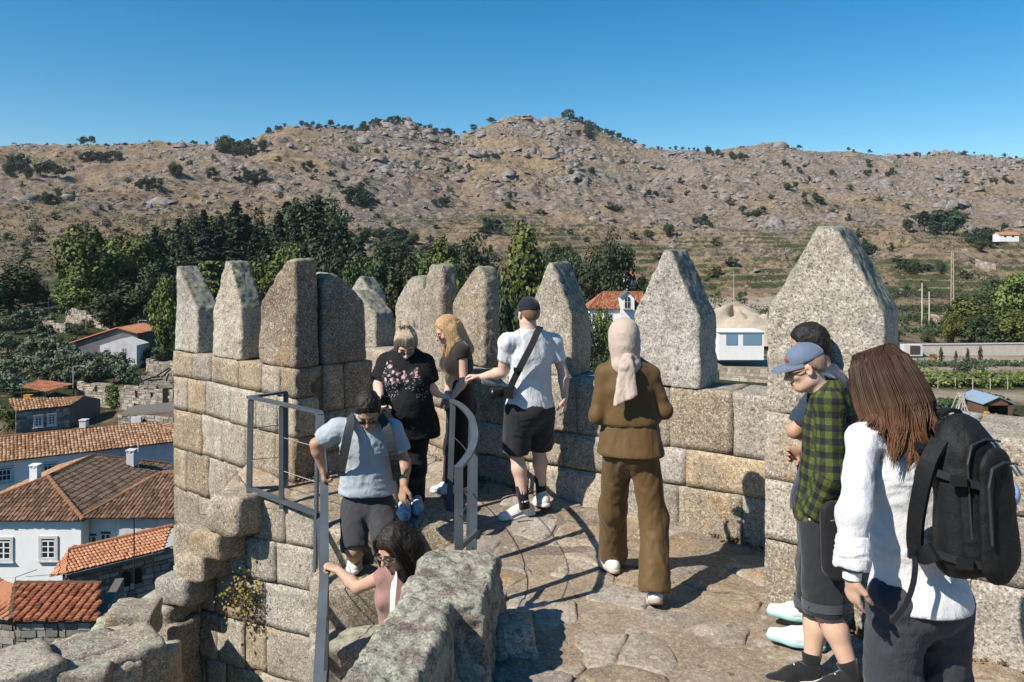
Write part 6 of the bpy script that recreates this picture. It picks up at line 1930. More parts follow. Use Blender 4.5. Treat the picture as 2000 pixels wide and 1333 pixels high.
class Human:
    def __init__(s, label, D, f, J, hf, hu, skin, scale=1.0, fem=False, h=.0068, build=1.0):
        s.D = D; s.S = scale; s.fem = fem; s.b = build; s.h = h; s.label = label; s.skin = skin
        s.J = {k: P(v[0], v[1], D + v[2]) for k, v in J.items()}
        s.f = unit([f[0], f[1], 0]); s.r = np.cross(s.f, [0, 0, 1.])
        s.hf = unit(hf); hu = np.asarray(hu, float); s.hu = unit(hu - s.hf * (hu @ s.hf)); s.hr = np.cross(s.hf, s.hu)
        s.M = np.stack([s.hr, s.hf, s.hu], 1)
        J = s.J
        s.pel = (J['hipL'] + J['hipR']) / 2; s.chs = (J['shL'] + J['shR']) / 2
        s.side = unit(J['shR'] - J['shL']); s.hside = unit(J['hipR'] - J['hipL'])
        ank = min(J['anL'][2], J['anR'][2])
        s.base = np.array([s.pel[0], s.pel[1], ank - .08])
    def H(s, x, y, z):
        """head-frame point: x to the person's right, y forward, z up (metres)"""
        return s.J['head'] + s.M @ (np.array([x, y, z], float) * s.S)
    def bounds(s, pts, m):
        pts = np.array(pts); return pts.min(0) - m, pts.max(0) + m
    def emit(s, name, f, mat, parent=None, wr=0.0, wfreq=(9, 9, 15), smooth=1, seed=0, blur=0, fold_dir=None):
        V, Q = f.mesh(blur)
        V = relax(V, Q, smooth)
        if wr > 0:
            N = vnormals(V, Q)
            q = V * np.array(wfreq) + seed
            q = q + np.stack([fbm(V * 4 + seed, 2, 1), fbm(V * 4 + seed, 2, 2), fbm(V * 4 + seed, 2, 3)], -1) * 1.4
            d = fbm(q, 3, 5, ridged=True)
            V = V + N * (d * wr)[:, None]
        me = mesh_np(name, V - s.base, Q)
        if parent is None:
            o = link(name, me, mat, None, s.base)
        else:
            o = link(name, me, mat, parent)
        return o
    def limb_w(s, k): return k * s.S * s.b
    def hand(s, f, wr, d, palm, curl=(.3, .5, .4), thumb=.5, spread=.04, left=False):
        """five separate fingers; d = pointing direction, palm = direction the palm faces"""
        S = s.S * (0.93 if s.fem else 1.0)
        d = unit(d); n = unit(np.asarray(palm, float) - d * (np.asarray(palm, float) @ d)); t = np.cross(n, d)
        if left: t = -t          # towards the thumb
        kn = wr + d * .088 * S
        f.cone(wr - d * .01 * S, wr + d * .03 * S, .026 * S, .03 * S, .012, 1.5, t)
        f.cone(wr + d * .03 * S, wr + d * .075 * S, .034 * S, .04 * S, .012, 2.4, t)
        ln = (.070, .079, .073, .058)
        for i in range(4):
            off = (.031 - .0208 * i) * S
            b = wr + d * (.083 - .004 * abs(i - 1)) * S + t * off
            dirv = unit(d + t * spread * (1.5 - i))
            ang = 0; p = b
            for sg, fr, r0 in ((0, .45, .0098), (1, .32, .0088), (2, .23, .008)):
                ang += curl[sg] * (1 + .12 * (i - 1))
                v = dirv * math.cos(ang) + n * math.sin(ang)
                q = p + v * ln[i] * fr * S
                f.cone(p, q, r0 * S, (r0 - .0008) * S, .004)
                p = q
        tb = wr + d * .022 * S + t * .026 * S
        td = unit(d * .62 + t * (.75 * thumb + .15) + n * .35)
        p1 = tb + td * .042 * S; td2 = unit(d * .85 + t * .15 * thumb + n * .4); p2 = p1 + td2 * .032 * S; p3 = p2 + unit(td2 + n * .25) * .025 * S
        f.cone(tb, p1, .0155 * S, .0125 * S, .01); f.cone(p1, p2, .0115 * S, .0105 * S, .004); f.cone(p2, p3, .0105 * S, .0085 * S, .004)
    def head_field(s, f):
        S = s.S; H = s.H; M = s.M
        f.ell(H(0, -.012, .035), np.array([.074, .094, .084]) * S, M, .02)
        f.ell(H(0, .022, -.03), np.array([.055 if s.fem else .057, .066, .090]) * S, M, .03)
        f.ell(H(0, .054, -.089), np.array([.030 if s.fem else .036, .036, .026]) * S, M, .025)
        f.cone(H(-.045, .0, -.065), H(-.02, .05, -.09), .018 * S, .017 * S, .025); f.cone(H(.045, .0, -.065), H(.02, .05, -.09), .018 * S, .017 * S, .025)
        f.cone(H(-.034, .076, .022), H(.034, .076, .022), .012 * S, .012 * S, .015)
        for x in (-.032, .032): f.ell(H(x, .098, .002), np.array([.018, .016, .012]) * S, M, .012, 's')
        for x in (-.032, .032): f.ell(H(x, .077, .0), np.array([.013, .013, .012]) * S, M, .004)
        f.cone(H(0, .088, .012), H(0, .113, -.028), .0075 * S, .0115 * S, .010); f.cone(H(-.012, .093, -.034), H(.012, .093, -.034), .009 * S, .009 * S, .008)
        f.cone(H(-.02, .082, -.062), H(.02, .082, -.062), .009 * S, .009 * S, .008)
        for x in (-.04, .04): f.ell(H(x, .062, -.025), np.array([.019, .016, .017]) * S, M, .02)
        for x in (-1, 1):
            f.ell(H(x * .076, -.008, -.008), np.array([.011, .02, .032]) * S, M, .006)
            f.ell(H(x * .084, -.002, -.006), np.array([.006, .010, .018]) * S, M, .004, 's')
    def body(s, hands=True, gest=None, feet=True):
        J = s.J; S = s.S; g = gest or {}
        lo, hi = s.bounds(list(J.values()) + [s.H(0, 0, .14)], .16)
        f = Field(lo, hi, s.h)
        k = S * s.b
        s.head_field(f)
        f.cone(s.H(0, -.018, -.07), J['neck'], .052 * S * (.9 if s.fem else 1.04), .06 * S * (.9 if s.fem else 1.04), .03)
        w1 = s.pel + (s.chs - s.pel) * .45; w2 = s.pel + (s.chs - s.pel) * .8
        f.cone(s.pel, w1, .135 * k, .115 * k, .05, 1.5, s.hside); f.cone(w1, w2, .115 * k, .135 * k, .05, 1.5, s.side)
        f.cone(J['neck'], J['shL'], .05 * S, .042 * S, .04); f.cone(J['neck'], J['shR'], .05 * S, .042 * S, .04)
        am = .84 if s.fem else 1.0
        for c in 'LR':
            f.cone(J['sh' + c], J['el' + c], .05 * k * am, .040 * k * am, .03); 
            mid = J['el' + c] + (J['wr' + c] - J['el' + c]) * .3
            f.cone(J['el' + c], mid, .040 * k * am, .042 * k * am, .02); f.cone(mid, J['wr' + c], .042 * k * am, .027 * k * am, .02)
            if hands:
                d, palm, curl, th = g.get(c, (J['wr' + c] - J['el' + c], -s.r if c == 'R' else s.r, (.35, .45, .3), .5))
                s.hand(f, J['wr' + c], d, palm, curl, th, .05, c == 'L')
            f.cone(J['hip' + c], J['kn' + c], .08 * k, .054 * k, .04)
            sh = J['kn' + c] + (J['an' + c] - J['kn' + c]) * .32 - s.f * .012
            f.cone(J['kn' + c], sh, .052 * k, .055 * k, .03); f.cone(sh, J['an' + c], .055 * k, .035 * k, .03)
        o = s.emit("person", f, s.skin, None, smooth=1)
        tag(o, s.label, "person")
        s.o = o
        # face
        m = MB(); m.tube([s.H(-.021, .087, -.060), s.H(0, .092, -.059), s.H(.021, .087, -.060)], [.003 * S, .0065 * S, .003 * S], 6); m.tube([s.H(-.018, .086, -.067), s.H(0, .091, -.069), s.H(.018, .086, -.067)], [.003 * S, .007 * S, .003 * S], 6)
        m.build("lips", LIP, o, s.base, True)
        for x in (-1, 1):
            m = MB(); m.tube([s.H(x * .016, .090, .024), s.H(x * .034, .090, .029), s.H(x * .05, .078, .023)], [.003 * S, .004 * S, .002 * S], 5); m.build("eyebrow", s.browm if hasattr(s, 'browm') else BROW, o, s.base, True)
            m = MB(); m.tube([s.H(x * .020, .087, .0), s.H(x * .034, .0905, -.002), s.H(x * .046, .082, .0)], [.0015 * S, .003 * S, .0015 * S], 5); m.build("eyelashes", BROW, o, s.base, True)
        return o
    def collar_part(s, mat, parent, r=.068, h=.03, gap=.35):
        """folded collar round the neck, open at the front"""
        nk = s.J['neck']; up = unit(s.H(0, -.018, -.07) - nk); fw = unit(s.f - up * (s.f @ up)); rt = np.cross(fw, up)
        V, Fc = [], []; n = 22
        for i in range(n + 1):
            a = gap + (2 * math.pi - 2 * gap) * i / n
            d = fw * math.cos(a) + rt * math.sin(a); dip = .018 * (1 + math.cos(a)) * .5
            for rr, hh in ((r * .93, .022), (r * .96, h + .022 - dip * .6), (r * 1.04, h + .020 - dip * .6), (r * 1.30, -.004 - dip), (r * 1.22, -.010 - dip)):
                V.append(nk + d * rr * s.S + up * hh * s.S)
        for i in range(n):
            for k in range(4): Fc.append([i * 5 + k, i * 5 + k + 1, (i + 1) * 5 + k + 1, (i + 1) * 5 + k])
        m = MB(); m.add(V, Fc); return m.build("collar", mat, parent, s.base, True)
    # ---------------- clothes
    def top(s, name, mat, sl=.45, offs=.018, hem=-.06, arm_r=(.068, .07), wr=.006, k=None, hem_n=None, loose=0.0, smooth=1, long_cut=None, collar=False, wfreq=(9, 9, 15), belly=0.0, bust=0.0, hips=1.0, h=.0095):
        """shirt: sl = how far down the arm the sleeve goes (0..2, 1 = elbow)"""
        J = s.J; S = s.S; kk = S * s.b
        lo, hi = s.bounds([J[x] for x in J if x[:2] in ('sh', 'el', 'wr', 'hi', 'ne')] + [s.pel + [0, 0, hem - .1]], .2)
        fs = Field(lo, hi, h); ft = Field(lo, hi, h)
        am = .88 if s.fem else 1.0
        for c in 'LR':
            a, e, w_ = J['sh' + c], J['el' + c], J['wr' + c]
            if sl <= 0: continue
            if sl <= 1:
                end = a + (e - a) * sl
                fs.cone(a, end, arm_r[0] * kk * am, arm_r[1] * kk * am, .02)
                d = unit(e - a)
            else:
                end = e + (w_ - e) * (sl - 1)
                fs.cone(a, e, arm_r[0] * kk * am, arm_r[1] * kk * am, .03); fs.cone(e, end, arm_r[1] * kk * am, arm_r[1] * kk * am * .8, .03)
                d = unit(w_ - e)
            fs.cone(end + d * .115, end + d * .25, .11, .11, .004, op='s')
        w1 = s.pel + (s.chs - s.pel) * .42; w2 = s.pel + (s.chs - s.pel) * .8
        lowp = s.pel + np.array([0, 0, hem]); 
        q = [(lowp, (.160 + loose + offs) * kk * hips), (s.pel, (.158 + loose + offs) * kk * hips), (w1, (.130 + loose * .8 + offs) * kk), (w2, (.150 + offs) * kk)]
        for i, ((a, ra), (b, rb)) in enumerate(zip(q[:-1], q[1:])):
            ft.cone(a, b, ra, rb, .05, 1.42, s.hside if i == 0 else s.side)
        up = w2 + (s.chs - w2) * .75
        ft.cone(w2, up, (.150 + offs) * kk, (.125 + offs) * kk, .04, 1.5, s.side)
        if belly: ft.ell(w1 + s.f * .07 - [0, 0, .04], np.array([.13, .11, .16]) * kk * (1 + belly), np.stack([s.side, np.cross([0, 0, 1.], s.side), [0, 0, 1.]], 1), .06)
        if bust:
            for sx in (-1, 1): ft.ell(w2 + s.side * sx * .07 * kk + s.f * .085 * kk - [0, 0, .02], np.array([.07, .06, .07]) * kk * bust, None, .05)
        for c in 'LR':
            ft.cone(J['neck'] - [0, 0, .02], J['sh' + c], .05 * S + offs * .5, (.056 * am * s.b + (0 if sl <= 0 else .008)) * S, .04)
        ft.cone(J['neck'] - [0, 0, .02], J['neck'] + unit(s.H(0, -.018, -.07) - J['neck']) * (.035 if collar else .008), .072 * S * (.9 if s.fem else 1), (.07 if collar else .068) * S * (.9 if s.fem else 1), .02)
        # open hem and neckline
        ft.cut(lowp, [0, 0, -1] if hem_n is None else hem_n)
        nd = unit(s.H(0, -.018, -.07) - J['neck'])
        ft.cone(J['neck'] + nd * (.085 if collar else .055), J['neck'] + nd * .2, .06 * S, .07 * S, .006, op='s')
        kb = .035
        hh = np.clip(kb - np.abs(fs.d - ft.d), 0, None) / kb
        ft.d = np.minimum(fs.d, ft.d) - hh * hh * kb * .25
        o = s.emit(name, ft, mat, s.o, wr, wfreq, smooth, s.D * 3)
        if collar: s.collar_part(mat, o, .066 * (.92 if s.fem else 1))
        return o
    def pants(s, name, mat, to=1.0, r=(.10, .082, .07), wr=.006, waist=.10, flare=None, h=.0095, wfreq=(8, 8, 11), hipr=.155):
        """to = how far down the leg: 1 knee, 2 ankle"""
        J = s.J; S = s.S; kk = S * s.b
        lo, hi = s.bounds([J[x] for x in J if x[:2] in ('hi', 'kn', 'an')] + [s.pel + [0, 0, .25]], .22)
        f = Field(lo, hi, h)
        for c in 'LR':
            a, n_, an = J['hip' + c], J['kn' + c], J['an' + c]
            g = Field(lo, hi, h)
            if to <= 1.05:
                end = a + (n_ - a) * to; g.cone(a, end, r[0] * kk, r[1] * kk, .03); d = unit(n_ - a)
            else:
                end = n_ + (an - n_) * (to - 1); g.cone(a, n_, r[0] * kk, r[1] * kk, .05); g.cone(n_, end, r[1] * kk, r[2] * kk, .05); d = unit(an - n_)
            g.cone(end + d * (.17), end + d * .4, .165, .165, .004, op='s')
            kb = .03; hh = np.clip(kb - np.abs(f.d - g.d), 0, None) / kb
            f.d = np.minimum(f.d, g.d) - hh * hh * kb * .25
        f.cone(s.pel + [0, 0, .0], s.pel + [0, 0, waist], hipr * kk, (hipr - .012) * kk, .05, 1.35, s.hside)
        f.ell(s.pel - s.f * .06 * kk - [0, 0, .0], np.array([.12, .09, .10]) * kk, np.stack([s.hside, np.cross([0, 0, 1.], s.hside), [0, 0, 1.]], 1), .05)
        return s.emit(name, f, mat, s.o, wr, wfreq, 1, s.D * 5)
    def shoe(s, c, heel, toe, mat, sole=None, collar=.06, up=(0, 0, 1.), lace=None, name="shoe", S=None):
        S = S or s.S * (.92 if s.fem else 1)
        heel = np.asarray(heel, float); toe = np.asarray(toe, float); d = unit(toe - heel); up = unit(np.asarray(up, float) - d * (np.asarray(up, float) @ d)); sd_ = np.cross(d, up)
        toe = heel + d * .225 * S
        an = s.J['an' + c]
        lo, hi = s.bounds([heel, toe, an], .1)
        f = Field(lo, hi, .006)
        mid = heel + (toe - heel) * .55
        f.cone(heel + up * .045 * S, mid + up * .04 * S, .042 * S, .047 * S, .02); f.cone(mid + up * .035 * S, toe + up * .032 * S, .047 * S, .036 * S, .03, 1.25, sd_)
        f.cone(heel + d * .03 * S + up * .05 * S, an + up * .012, .044 * S, .042 * S, .03)
        f.cone(heel + d * .06 * S + up * .075 * S, mid + up * .055 * S, .034 * S, .03 * S, .02)
        f.cut(heel + up * .016 * S, -up)
        ca = unit(an - heel); f.cone(an + up * .1, an + up * .3, .085, .1, .004, op='s')
        o = s.emit(name, f, mat, s.o, 0)
        g = Field(lo, hi, .006)
        g.cone(heel + up * .02 * S, mid + up * .02 * S, .046 * S, .052 * S, .02); g.cone(mid + up * .02 * S, toe + up * .025 * S, .052 * S, .042 * S, .03)
        g.cut(heel + up * .028 * S, up); g.cut(heel - up * .002 * S, -up)
        V, Q = g.mesh(); V = relax(V, Q, 1)
        so = link("sole", mesh_np("sole", V - s.base, Q), sole or SOLEW, o)
        m = MB()
        for k in range(4):
            q = heel + d * (.095 + .022 * k) * S + up * (.098 - .009 * k) * S
            m.tube([q - sd_ * .026 * S - up * .012, q + up * .002, q + sd_ * .026 * S - up * .012], .0035 * S, 5)
        m.build("laces", lace or SOLEW, o, s.base, True)
        return o
    def sock(s, c, mat, top=.16, name="sock"):
        a, n_ = s.J['an' + c], s.J['kn' + c]; d = unit(n_ - a)
        m = MB(); m.tube([a - d * .05, a + d * top * .5, a + d * top], [.043 * s.S * s.b, .044 * s.S * s.b, .050 * s.S * s.b], 12); return m.build(name, mat, s.o, s.base, True)
    def hair_cap(s, mat, front=.055, r=(.083, .104, .094), low=-.06, wr=.004, name="hair", extra=None, tilt=.55, h=.006, cutface=True):
        f = Field(*s.bounds([s.J['head']], .3), h)
        f.ell(s.H(0, -.016, .034), np.array(r) * s.S, s.M, .02)
        if low < -.02: f.ell(s.H(0, -.05, low + .05), np.array([.07, .062, .075]) * s.S, s.M, .03)
        if extra: extra(f)
        if cutface:
            # clear the face: a sloping plane from the brow back to the nape
            n = s.M @ unit([0, 1.0, -tilt]); f.cut(s.H(0, front, .045), n, .012)
        return s.emit(name, f, mat, s.o, wr, (40, 40, 40), 1, 3)
    def strands(s, mat, paths, rad=.006, name="hair_strands", n=5):
        m = MB()
        for p in paths:
            p = np.asarray(p, float)
            t = np.linspace(0, len(p) - 1, 14); i = np.clip(np.floor(t).astype(int), 0, len(p) - 2); fr = (t - i)[:, None]
            a, b, c, d = p[np.maximum(i - 1, 0)], p[i], p[i + 1], p[np.minimum(i + 2, len(p) - 1)]
            q = .5 * (2 * b + (c - a) * fr + (2 * a - 5 * b + 4 * c - d) * fr ** 2 + (3 * b - a - 3 * c + d) * fr ** 3)
            rr = rad * np.interp(np.linspace(0, 1, 14), [0, .15, .7, 1], [.6, 1, .8, .15]) * random.uniform(.6, 1.25)
            m.tube(q, rr, n, False)
        return m.build(name, mat, s.o, s.base, True)
    def glasses(s, frame, lens, rw=.026, rh=.02, name="glasses", thick=.0025):
        m = MB(); l = MB()
        for x in (-1, 1):
            c = (x * .033, .101, .001)
            ring = [s.H(c[0] + math.cos(a) * rw, c[1] - abs(math.cos(a) * rw + x * .0) * .12 * (1 if x * math.cos(a) > 0 else .0), c[2] + math.sin(a) * rh) for a in np.linspace(0, 2 * math.pi, 17)]
            m.tube(ring, thick * s.S, 5, False)
            V = ring[:16] + [s.H(*c)]
            l.add(V, [[i, (i + 1) % 16, 16] for i in range(16)])
            m.tube([s.H(x * .058, .094, .004), s.H(x * .078, .05, .006), s.H(x * .08, -.005, .004), s.H(x * .076, -.03, -.012)], thick * s.S, 5)
        m.tube([s.H(-.008, .104, .004), s.H(.008, .104, .004)], thick * s.S, 5)
        o = m.build(name, frame, s.o, s.base, True); l.build("lens", lens, o, s.base, True)
    def cap(s, mat, brimdir=1, low=.012, strap=True, tiltb=0.0):
        f = Field(*s.bounds([s.J['head']], .27), .006)
        f.ell(s.H(0, -.014, .036), np.array([.086, .108, .098]) * s.S, s.M, .02)
        f.cut(s.H(0, 0, low), s.M @ np.array([0, -.12, -1.]), .006)
        o = s.emit("cap", f, mat, s.o, .0)
        m = MB(); V = []; n = 14
        for j, (yy, zz) in enumerate(((.070, .0), (.12, .004), (.165, -.012))):
            for i in range(n + 1):
                a = math.pi * (i / n) - math.pi / 2
                w_ = .078 if j == 0 else (.08 if j == 1 else .078)
                x = math.sin(a) * w_; y = yy * math.cos(a) ** .6 if j else .07 * math.cos(a)
                if j: y = (yy - .0) * max(math.cos(a), 0) ** .45 * .98 + .012
                V.append(s.H(x, y, low + .012 + zz - abs(x) * .18 - tiltb * max(0, y - .07)))
        V += [v - s.hu * .005 for v in V]
        k = n + 1; Fc = []
        for L in (0, 3 * k):
            for j in range(2):
                for i in range(n): Fc.append([L + j * k + i, L + j * k + i + 1, L + (j + 1) * k + i + 1, L + (j + 1) * k + i])
        for i in range(n): Fc.append([2 * k + i, 2 * k + i + 1, 5 * k + i + 1, 5 * k + i])
        m.add(V, Fc); m.build("brim", mat, o, s.base, True)
        m = MB(); q = s.H(0, -.014, .036 + .098); m.tube([q - s.hu * .004, q + s.hu * .004], .008, 8); m.build("button", mat, o, s.base, True)
        return o

# --- man in the white t-shirt
A = Human("man in white t-shirt, black shorts and black cap with a camera strap across his back", 6.2, (-.36, .93),
          dict(head=(1031, 613, 0), neck=(1034, 650, -.01), shL=(990, 669, -.07), shR=(1081, 669, .07), elL=(982, 727, -.02), wrL=(940, 737, .12), elR=(1100, 729, .08), wrR=(1103, 775, .04),
               hipL=(1012, 802, -.04), hipR=(1058, 802, .05), knL=(1008, 885, .03), knR=(1052, 876, .14), anL=(1023, 981, -.02), anR=(1057, 962, .14)), (-.42, .9, -.05), (0, .05, 1), SK_LIGHT, 1.0)
A.body(gest={'L': (np.array([-1, .25, .05]), [.2, -.3, -1], (.5, .9, .6), .5), 'R': (np.array([-.03, 0, -1]), [-.9, .3, 0], (.25, .3, .2), .3)})
A.top("t_shirt", cloth_mat("white_cotton", (.62, .63, .66), fold=.45), .54, .018, .03, (.058, .058), .008, loose=.008, wfreq=(15, 15, 4.5))
A.pants("shorts", cloth_mat("black_shorts", (.022, .023, .026)), .86, (.108, .108, .1), .007)
CAPB = cloth_mat("black_cap", (.010, .013, .022))
A.hair_cap(hair_mat("cropped_hair", (.16, .09, .05), (.28, .17, .10)), .02, (.0765, .096, .086), -.05, .001, tilt=1.1)
A.cap(CAPB)
m = MB(); m.tube([A.H(math.sin(a) * .040, -.118 + abs(math.sin(a)) * .012, .022 + math.cos(a) * .024) for a in np.linspace(-1.5, 1.5, 9)], .003, 5); m.build("cap_opening", A.skin, A.o, A.base, True)
SHOEG = simple("pale_grey_mesh", (.62, .60, .57), .8, var=.08, nscale=40)
for c, hx, tx in (('L', PZ(1035, 1006, .065), PZ(992, 1014, .055)), ('R', P(1064, 990, 6.28), P(1043, 982, 6.6))):
    A.shoe(c, hx, tx, SHOEG); A.sock(c, BLACKC, .13)
m = MB(); q = PZ(1013, 1006, .11); m.bar(q + [-.05, -.045, -.005], q + [.04, -.047, .035], .004, .02); m.build("shoe_stripe", simple("dark_stripe", (.08, .09, .12), .6), A.o, A.base)
# camera on its strap
t = empty("camera", P(990, 770, 6.08), "black camera with a long lens hanging on a strap at the white t-shirt man's hip", "camera")
STRAP = simple("strap_webbing", (.014, .015, .018), .8, var=.2, nscale=30)
def _smooth(pts, k=4):
    pts = np.asarray(pts, float); out = []
    for i in range(len(pts) - 1):
        a, b, c, d = pts[max(i - 1, 0)], pts[i], pts[i + 1], pts[min(i + 2, len(pts) - 1)]
        for j in range(k):
            f = j / k; out.append(.5 * (2 * b + (c - a) * f + (2 * a - 5 * b + 4 * c - d) * f * f + (3 * b - a - 3 * c + d) * f ** 3))
    return np.array(out + [pts[-1]])
def band(name, pts, w_, th, mat, parent, out):
    """flat strap through pts; out = outward direction per point or one vector"""
    pts = _smooth(pts); T = np.gradient(pts, axis=0); V = []
    out = np.broadcast_to(np.asarray(out, float), pts.shape)
    for p, d, o_ in zip(pts, T, out):
        d = unit(d); n = unit(o_ - d * (o_ @ d)); s_ = np.cross(d, n)
        for a, b in ((-1, 0), (1, 0), (1, -1), (-1, -1)): V.append(p + s_ * a * w_ / 2 + n * b * th)
    Fc = []
    for i in range(len(pts) - 1):
        for k in range(4): Fc.append([i * 4 + k, (i + 1) * 4 + k, (i + 1) * 4 + (k + 1) % 4, i * 4 + (k + 1) % 4])
    Fc += [[0, 1, 2, 3], [len(V) - 1, len(V) - 2, len(V) - 3, len(V) - 4]]
    m = MB(); m.add(V, Fc); return m.build(name, mat, parent, (0, 0, 0) if parent is None else np.array(parent.location), False)
band("strap", [P(1056, 638, 6.17), P(1050, 648, 6.06), P(1038, 675, 6.015), P(1022, 706, 6.01), P(1008, 733, 6.02), P(1000, 750, 6.04), P(994, 764, 6.05)], .05, .006, STRAP, t, (-.1, -1, .2))
m = MB(); q = P(1012, 722, 6.0); m.box(q, (.07, .012, .03)); m.build("buckle", BLACKP, t)
q = P(993, 765, 6.04); d = unit([-1, -.12, -.12])
m = MB(); m.box(q + [.0, 0, 0], (.07, .12, .09)); m.build("body", BLACKP, t)
m = MB(); m.tube([q, q + d * .05, q + d * .052, q + d * .10, q + d * .102, q + d * .135], [.036, .036, .04, .04, .043, .043], 16); m.build("lens_barrel", BLACKP, t, (0, 0, 0) and None or np.array(t.location), True)
m = MB(); m.tube([q + d * .1352, q + d * .137], [.034, .034], 16); m.build("front_glass", LENS, t)
t = empty("plastic_bottle", P(962, 752, 6.3), "clear plastic water bottle with a blue cap beside the white t-shirt man's arm", "bottle")
BOT = NT("clear_plastic", .1, .5); BOT.b.inputs['Transmission Weight'].default_value = .9; BOT.b.inputs['IOR'].default_value = 1.1; BOT.color((.85, .92, .97))
a, b = P(942, 742, 6.3), P(978, 750, 6.27)
m = MB(); m.tube([a, a + (b - a) * .1, a + (b - a) * .7, a + (b - a) * .9, b], [.028, .033, .033, .018, .014], 12); m.build("bottle", BOT.m, t, np.array(t.location), True)
m = MB(); m.tube([b, b + unit(b - a) * .022], .017, 10); m.build("cap", simple("blue_cap", (.05, .35, .55), .4), t)
t = empty("sunglasses", P(925, 735, 6.35), "dark folded sunglasses dangling from the white t-shirt man's left hand", "sunglasses")
m = MB(); m.tube([P(925, 722, 6.34), P(924, 735, 6.34), P(926, 748, 6.34)], .005, 6); m.build("temple", BLACKP, t)
m = MB(); m.box(P(924.5, 735, 6.36), (.014, .05, .045)); m.build("lens", LENS, t)

# --- woman in the brown suit
B = Human("woman in brown belted jacket, wide trousers and beige headscarf walking away", 4.95, (.08, 1),
          dict(head=(1219, 664, .02), neck=(1222, 708, -.01), shL=(1181, 730, 0), shR=(1270, 730, 0), elL=(1166, 812, -.02), wrL=(1195, 800, .2), elR=(1298, 803, -.02), wrR=(1270, 792, .2),
               hipL=(1208, 880, .02), hipR=(1254, 880, -.02), knL=(1197, 993, .20), knR=(1277, 1012, -.02), anL=(1198, 1094, .42), anR=(1279, 1168, -.20)), (.05, .95, -.3), (0, .3, 1), SK_OLIVE, .98, True)
B.body()
BROWN = cloth_mat("brown_crepe", (.115, .068, .026), .6, 300, .08, .15, .1, .16)
B.top("jacket", BROWN, 1.75, .022, .17, (.057, .053), .006, loose=.004, collar=True, hips=1.0, wfreq=(7, 7, 6))
# flared peplum and belt
f = Field(*B.bounds([B.pel, B.pel + [0, 0, .25]], .3), .009)
wz = P(1230, 822, 4.95)
f.cone(wz - [0, 0, -.01], P(1231, 890, 4.93), .165, .212, .02, 1.4, B.hside); f.cut(P(1231, 887, 4.93), [0, 0, -1]); f.cut(wz, [0, 0, 1])
pc = P(1237, 880, 4.78); f.cone(pc + [0, -.02, .0], P(1237, 835, 4.81), .016, .004, .01, op='s')
B.emit("peplum", f, BROWN, B.o, .008, (9, 9, 3), 2)
f = Field(*B.bounds([wz], .26), .009); f.cone(wz - [0, 0, .02], wz + [0, 0, .02], .176, .174, .01, 1.36, B.side); f.cut(wz + [0, 0, .021], [0, 0, 1]); f.cut(wz - [0, 0, .024], [0, 0, -1]); B.emit("belt", f, BROWN, B.o)
B.pants("trousers", BROWN, 1.88, (.097, .083, .096), .007, wfreq=(17, 17, 2.6), hipr=.142)
SCARF = cloth_mat("beige_scarf", (.47, .375, .31), .8, 320, .08, .15, .2, .35)
f = Field(*B.bounds([B.J['head'], B.J['neck']], .3), .0075)
f.ell(B.H(0, -.014, .02), np.array([.099, .117, .118]) , B.M, .03); f.ell(B.H(0, -.01, -.06), np.array([.088, .095, .08]), B.M, .04)
f.cone(B.J['neck'] + [0, 0, .05], B.J['neck'] - [0, .02, .01], .078, .098, .04, 1.15, B.side)
f.ell(B.H(0, .12, -.02), np.array([.058, .05, .085]), B.M, .02, 's')
hd = B.emit("headscarf", f, SCARF, B.o, .004, (8, 8, 16), 2, 4)
f = Field(*B.bounds([P(1222, 700, 4.81), P(1224, 796, 4.75)], .16), .0075)
f.cone(P(1226, 697, 4.85), P(1220, 715, 4.805), .03, .034, .02, 1.6, B.side)
f.cone(P(1222, 712, 4.81), P(1214, 796, 4.765), .036, .05, .02, 2.6, B.side); f.cone(P(1228, 712, 4.805), P(1235, 780, 4.76), .03, .04, .012, 2.4, B.side)
f.cut(P(1222, 785, 4.75), unit([.5, 0, -1.]))
B.emit("scarf_tail", f, SCARF, hd, .007, (22, 22, 2), 1, 9)
SHW = simple("white_leather", (.70, .69, .67), .6, var=.06, nscale=20); SHT = simple("taupe_rubber", (.42, .35, .28), .8, var=.15)
B.shoe('L', PZ(1200, 1118, .02), PZ(1174, 1098, .0), SHW, SHT); B.shoe('R', P(1281, 1180, 4.72), P(1277, 1188, 4.95), SHW, SHT, up=(0, .35, 1))

# --- man in the plaid shirt
def plaid_mat():
    t = NT("green_plaid", .85, .2)
    at = t.n("ShaderNodeAttribute", attribute_name="weave"); sx = t.n("ShaderNodeSeparateXYZ"); t.l(at.outputs['Vector'], sx.inputs[0])
    def stripe(o, per):
        v = t.math('FRACT', t.math('MULTIPLY', o, 1 / per)); return t.math('GREATER_THAN', v, .5)
    a, b = stripe(sx.outputs[0], .062), stripe(sx.outputs[1], .062)
    sm = t.math('MULTIPLY', t.math('ADD', a, b), .5)
    n = t.noise(at.outputs['Vector'], 90, 3)
    g = t.ramp(n, [(.3, (.062, .076, .017)), (.7, (.105, .122, .032))])
    c = t.mix(t.ramp(sm, [(.2, 0.), (.3, .66), (.7, .66), (.8, 1.)], 'CONSTANT'), g, (.016, .017, .022))
    t.color(c); tc = t.coords('Object', False)
    b_ = t.bump(t.noise(tc, 300, 2), .2, .003); t.bump(t.noise(tc, 11, 4, .65), .35, .03, b_)
    return t.m
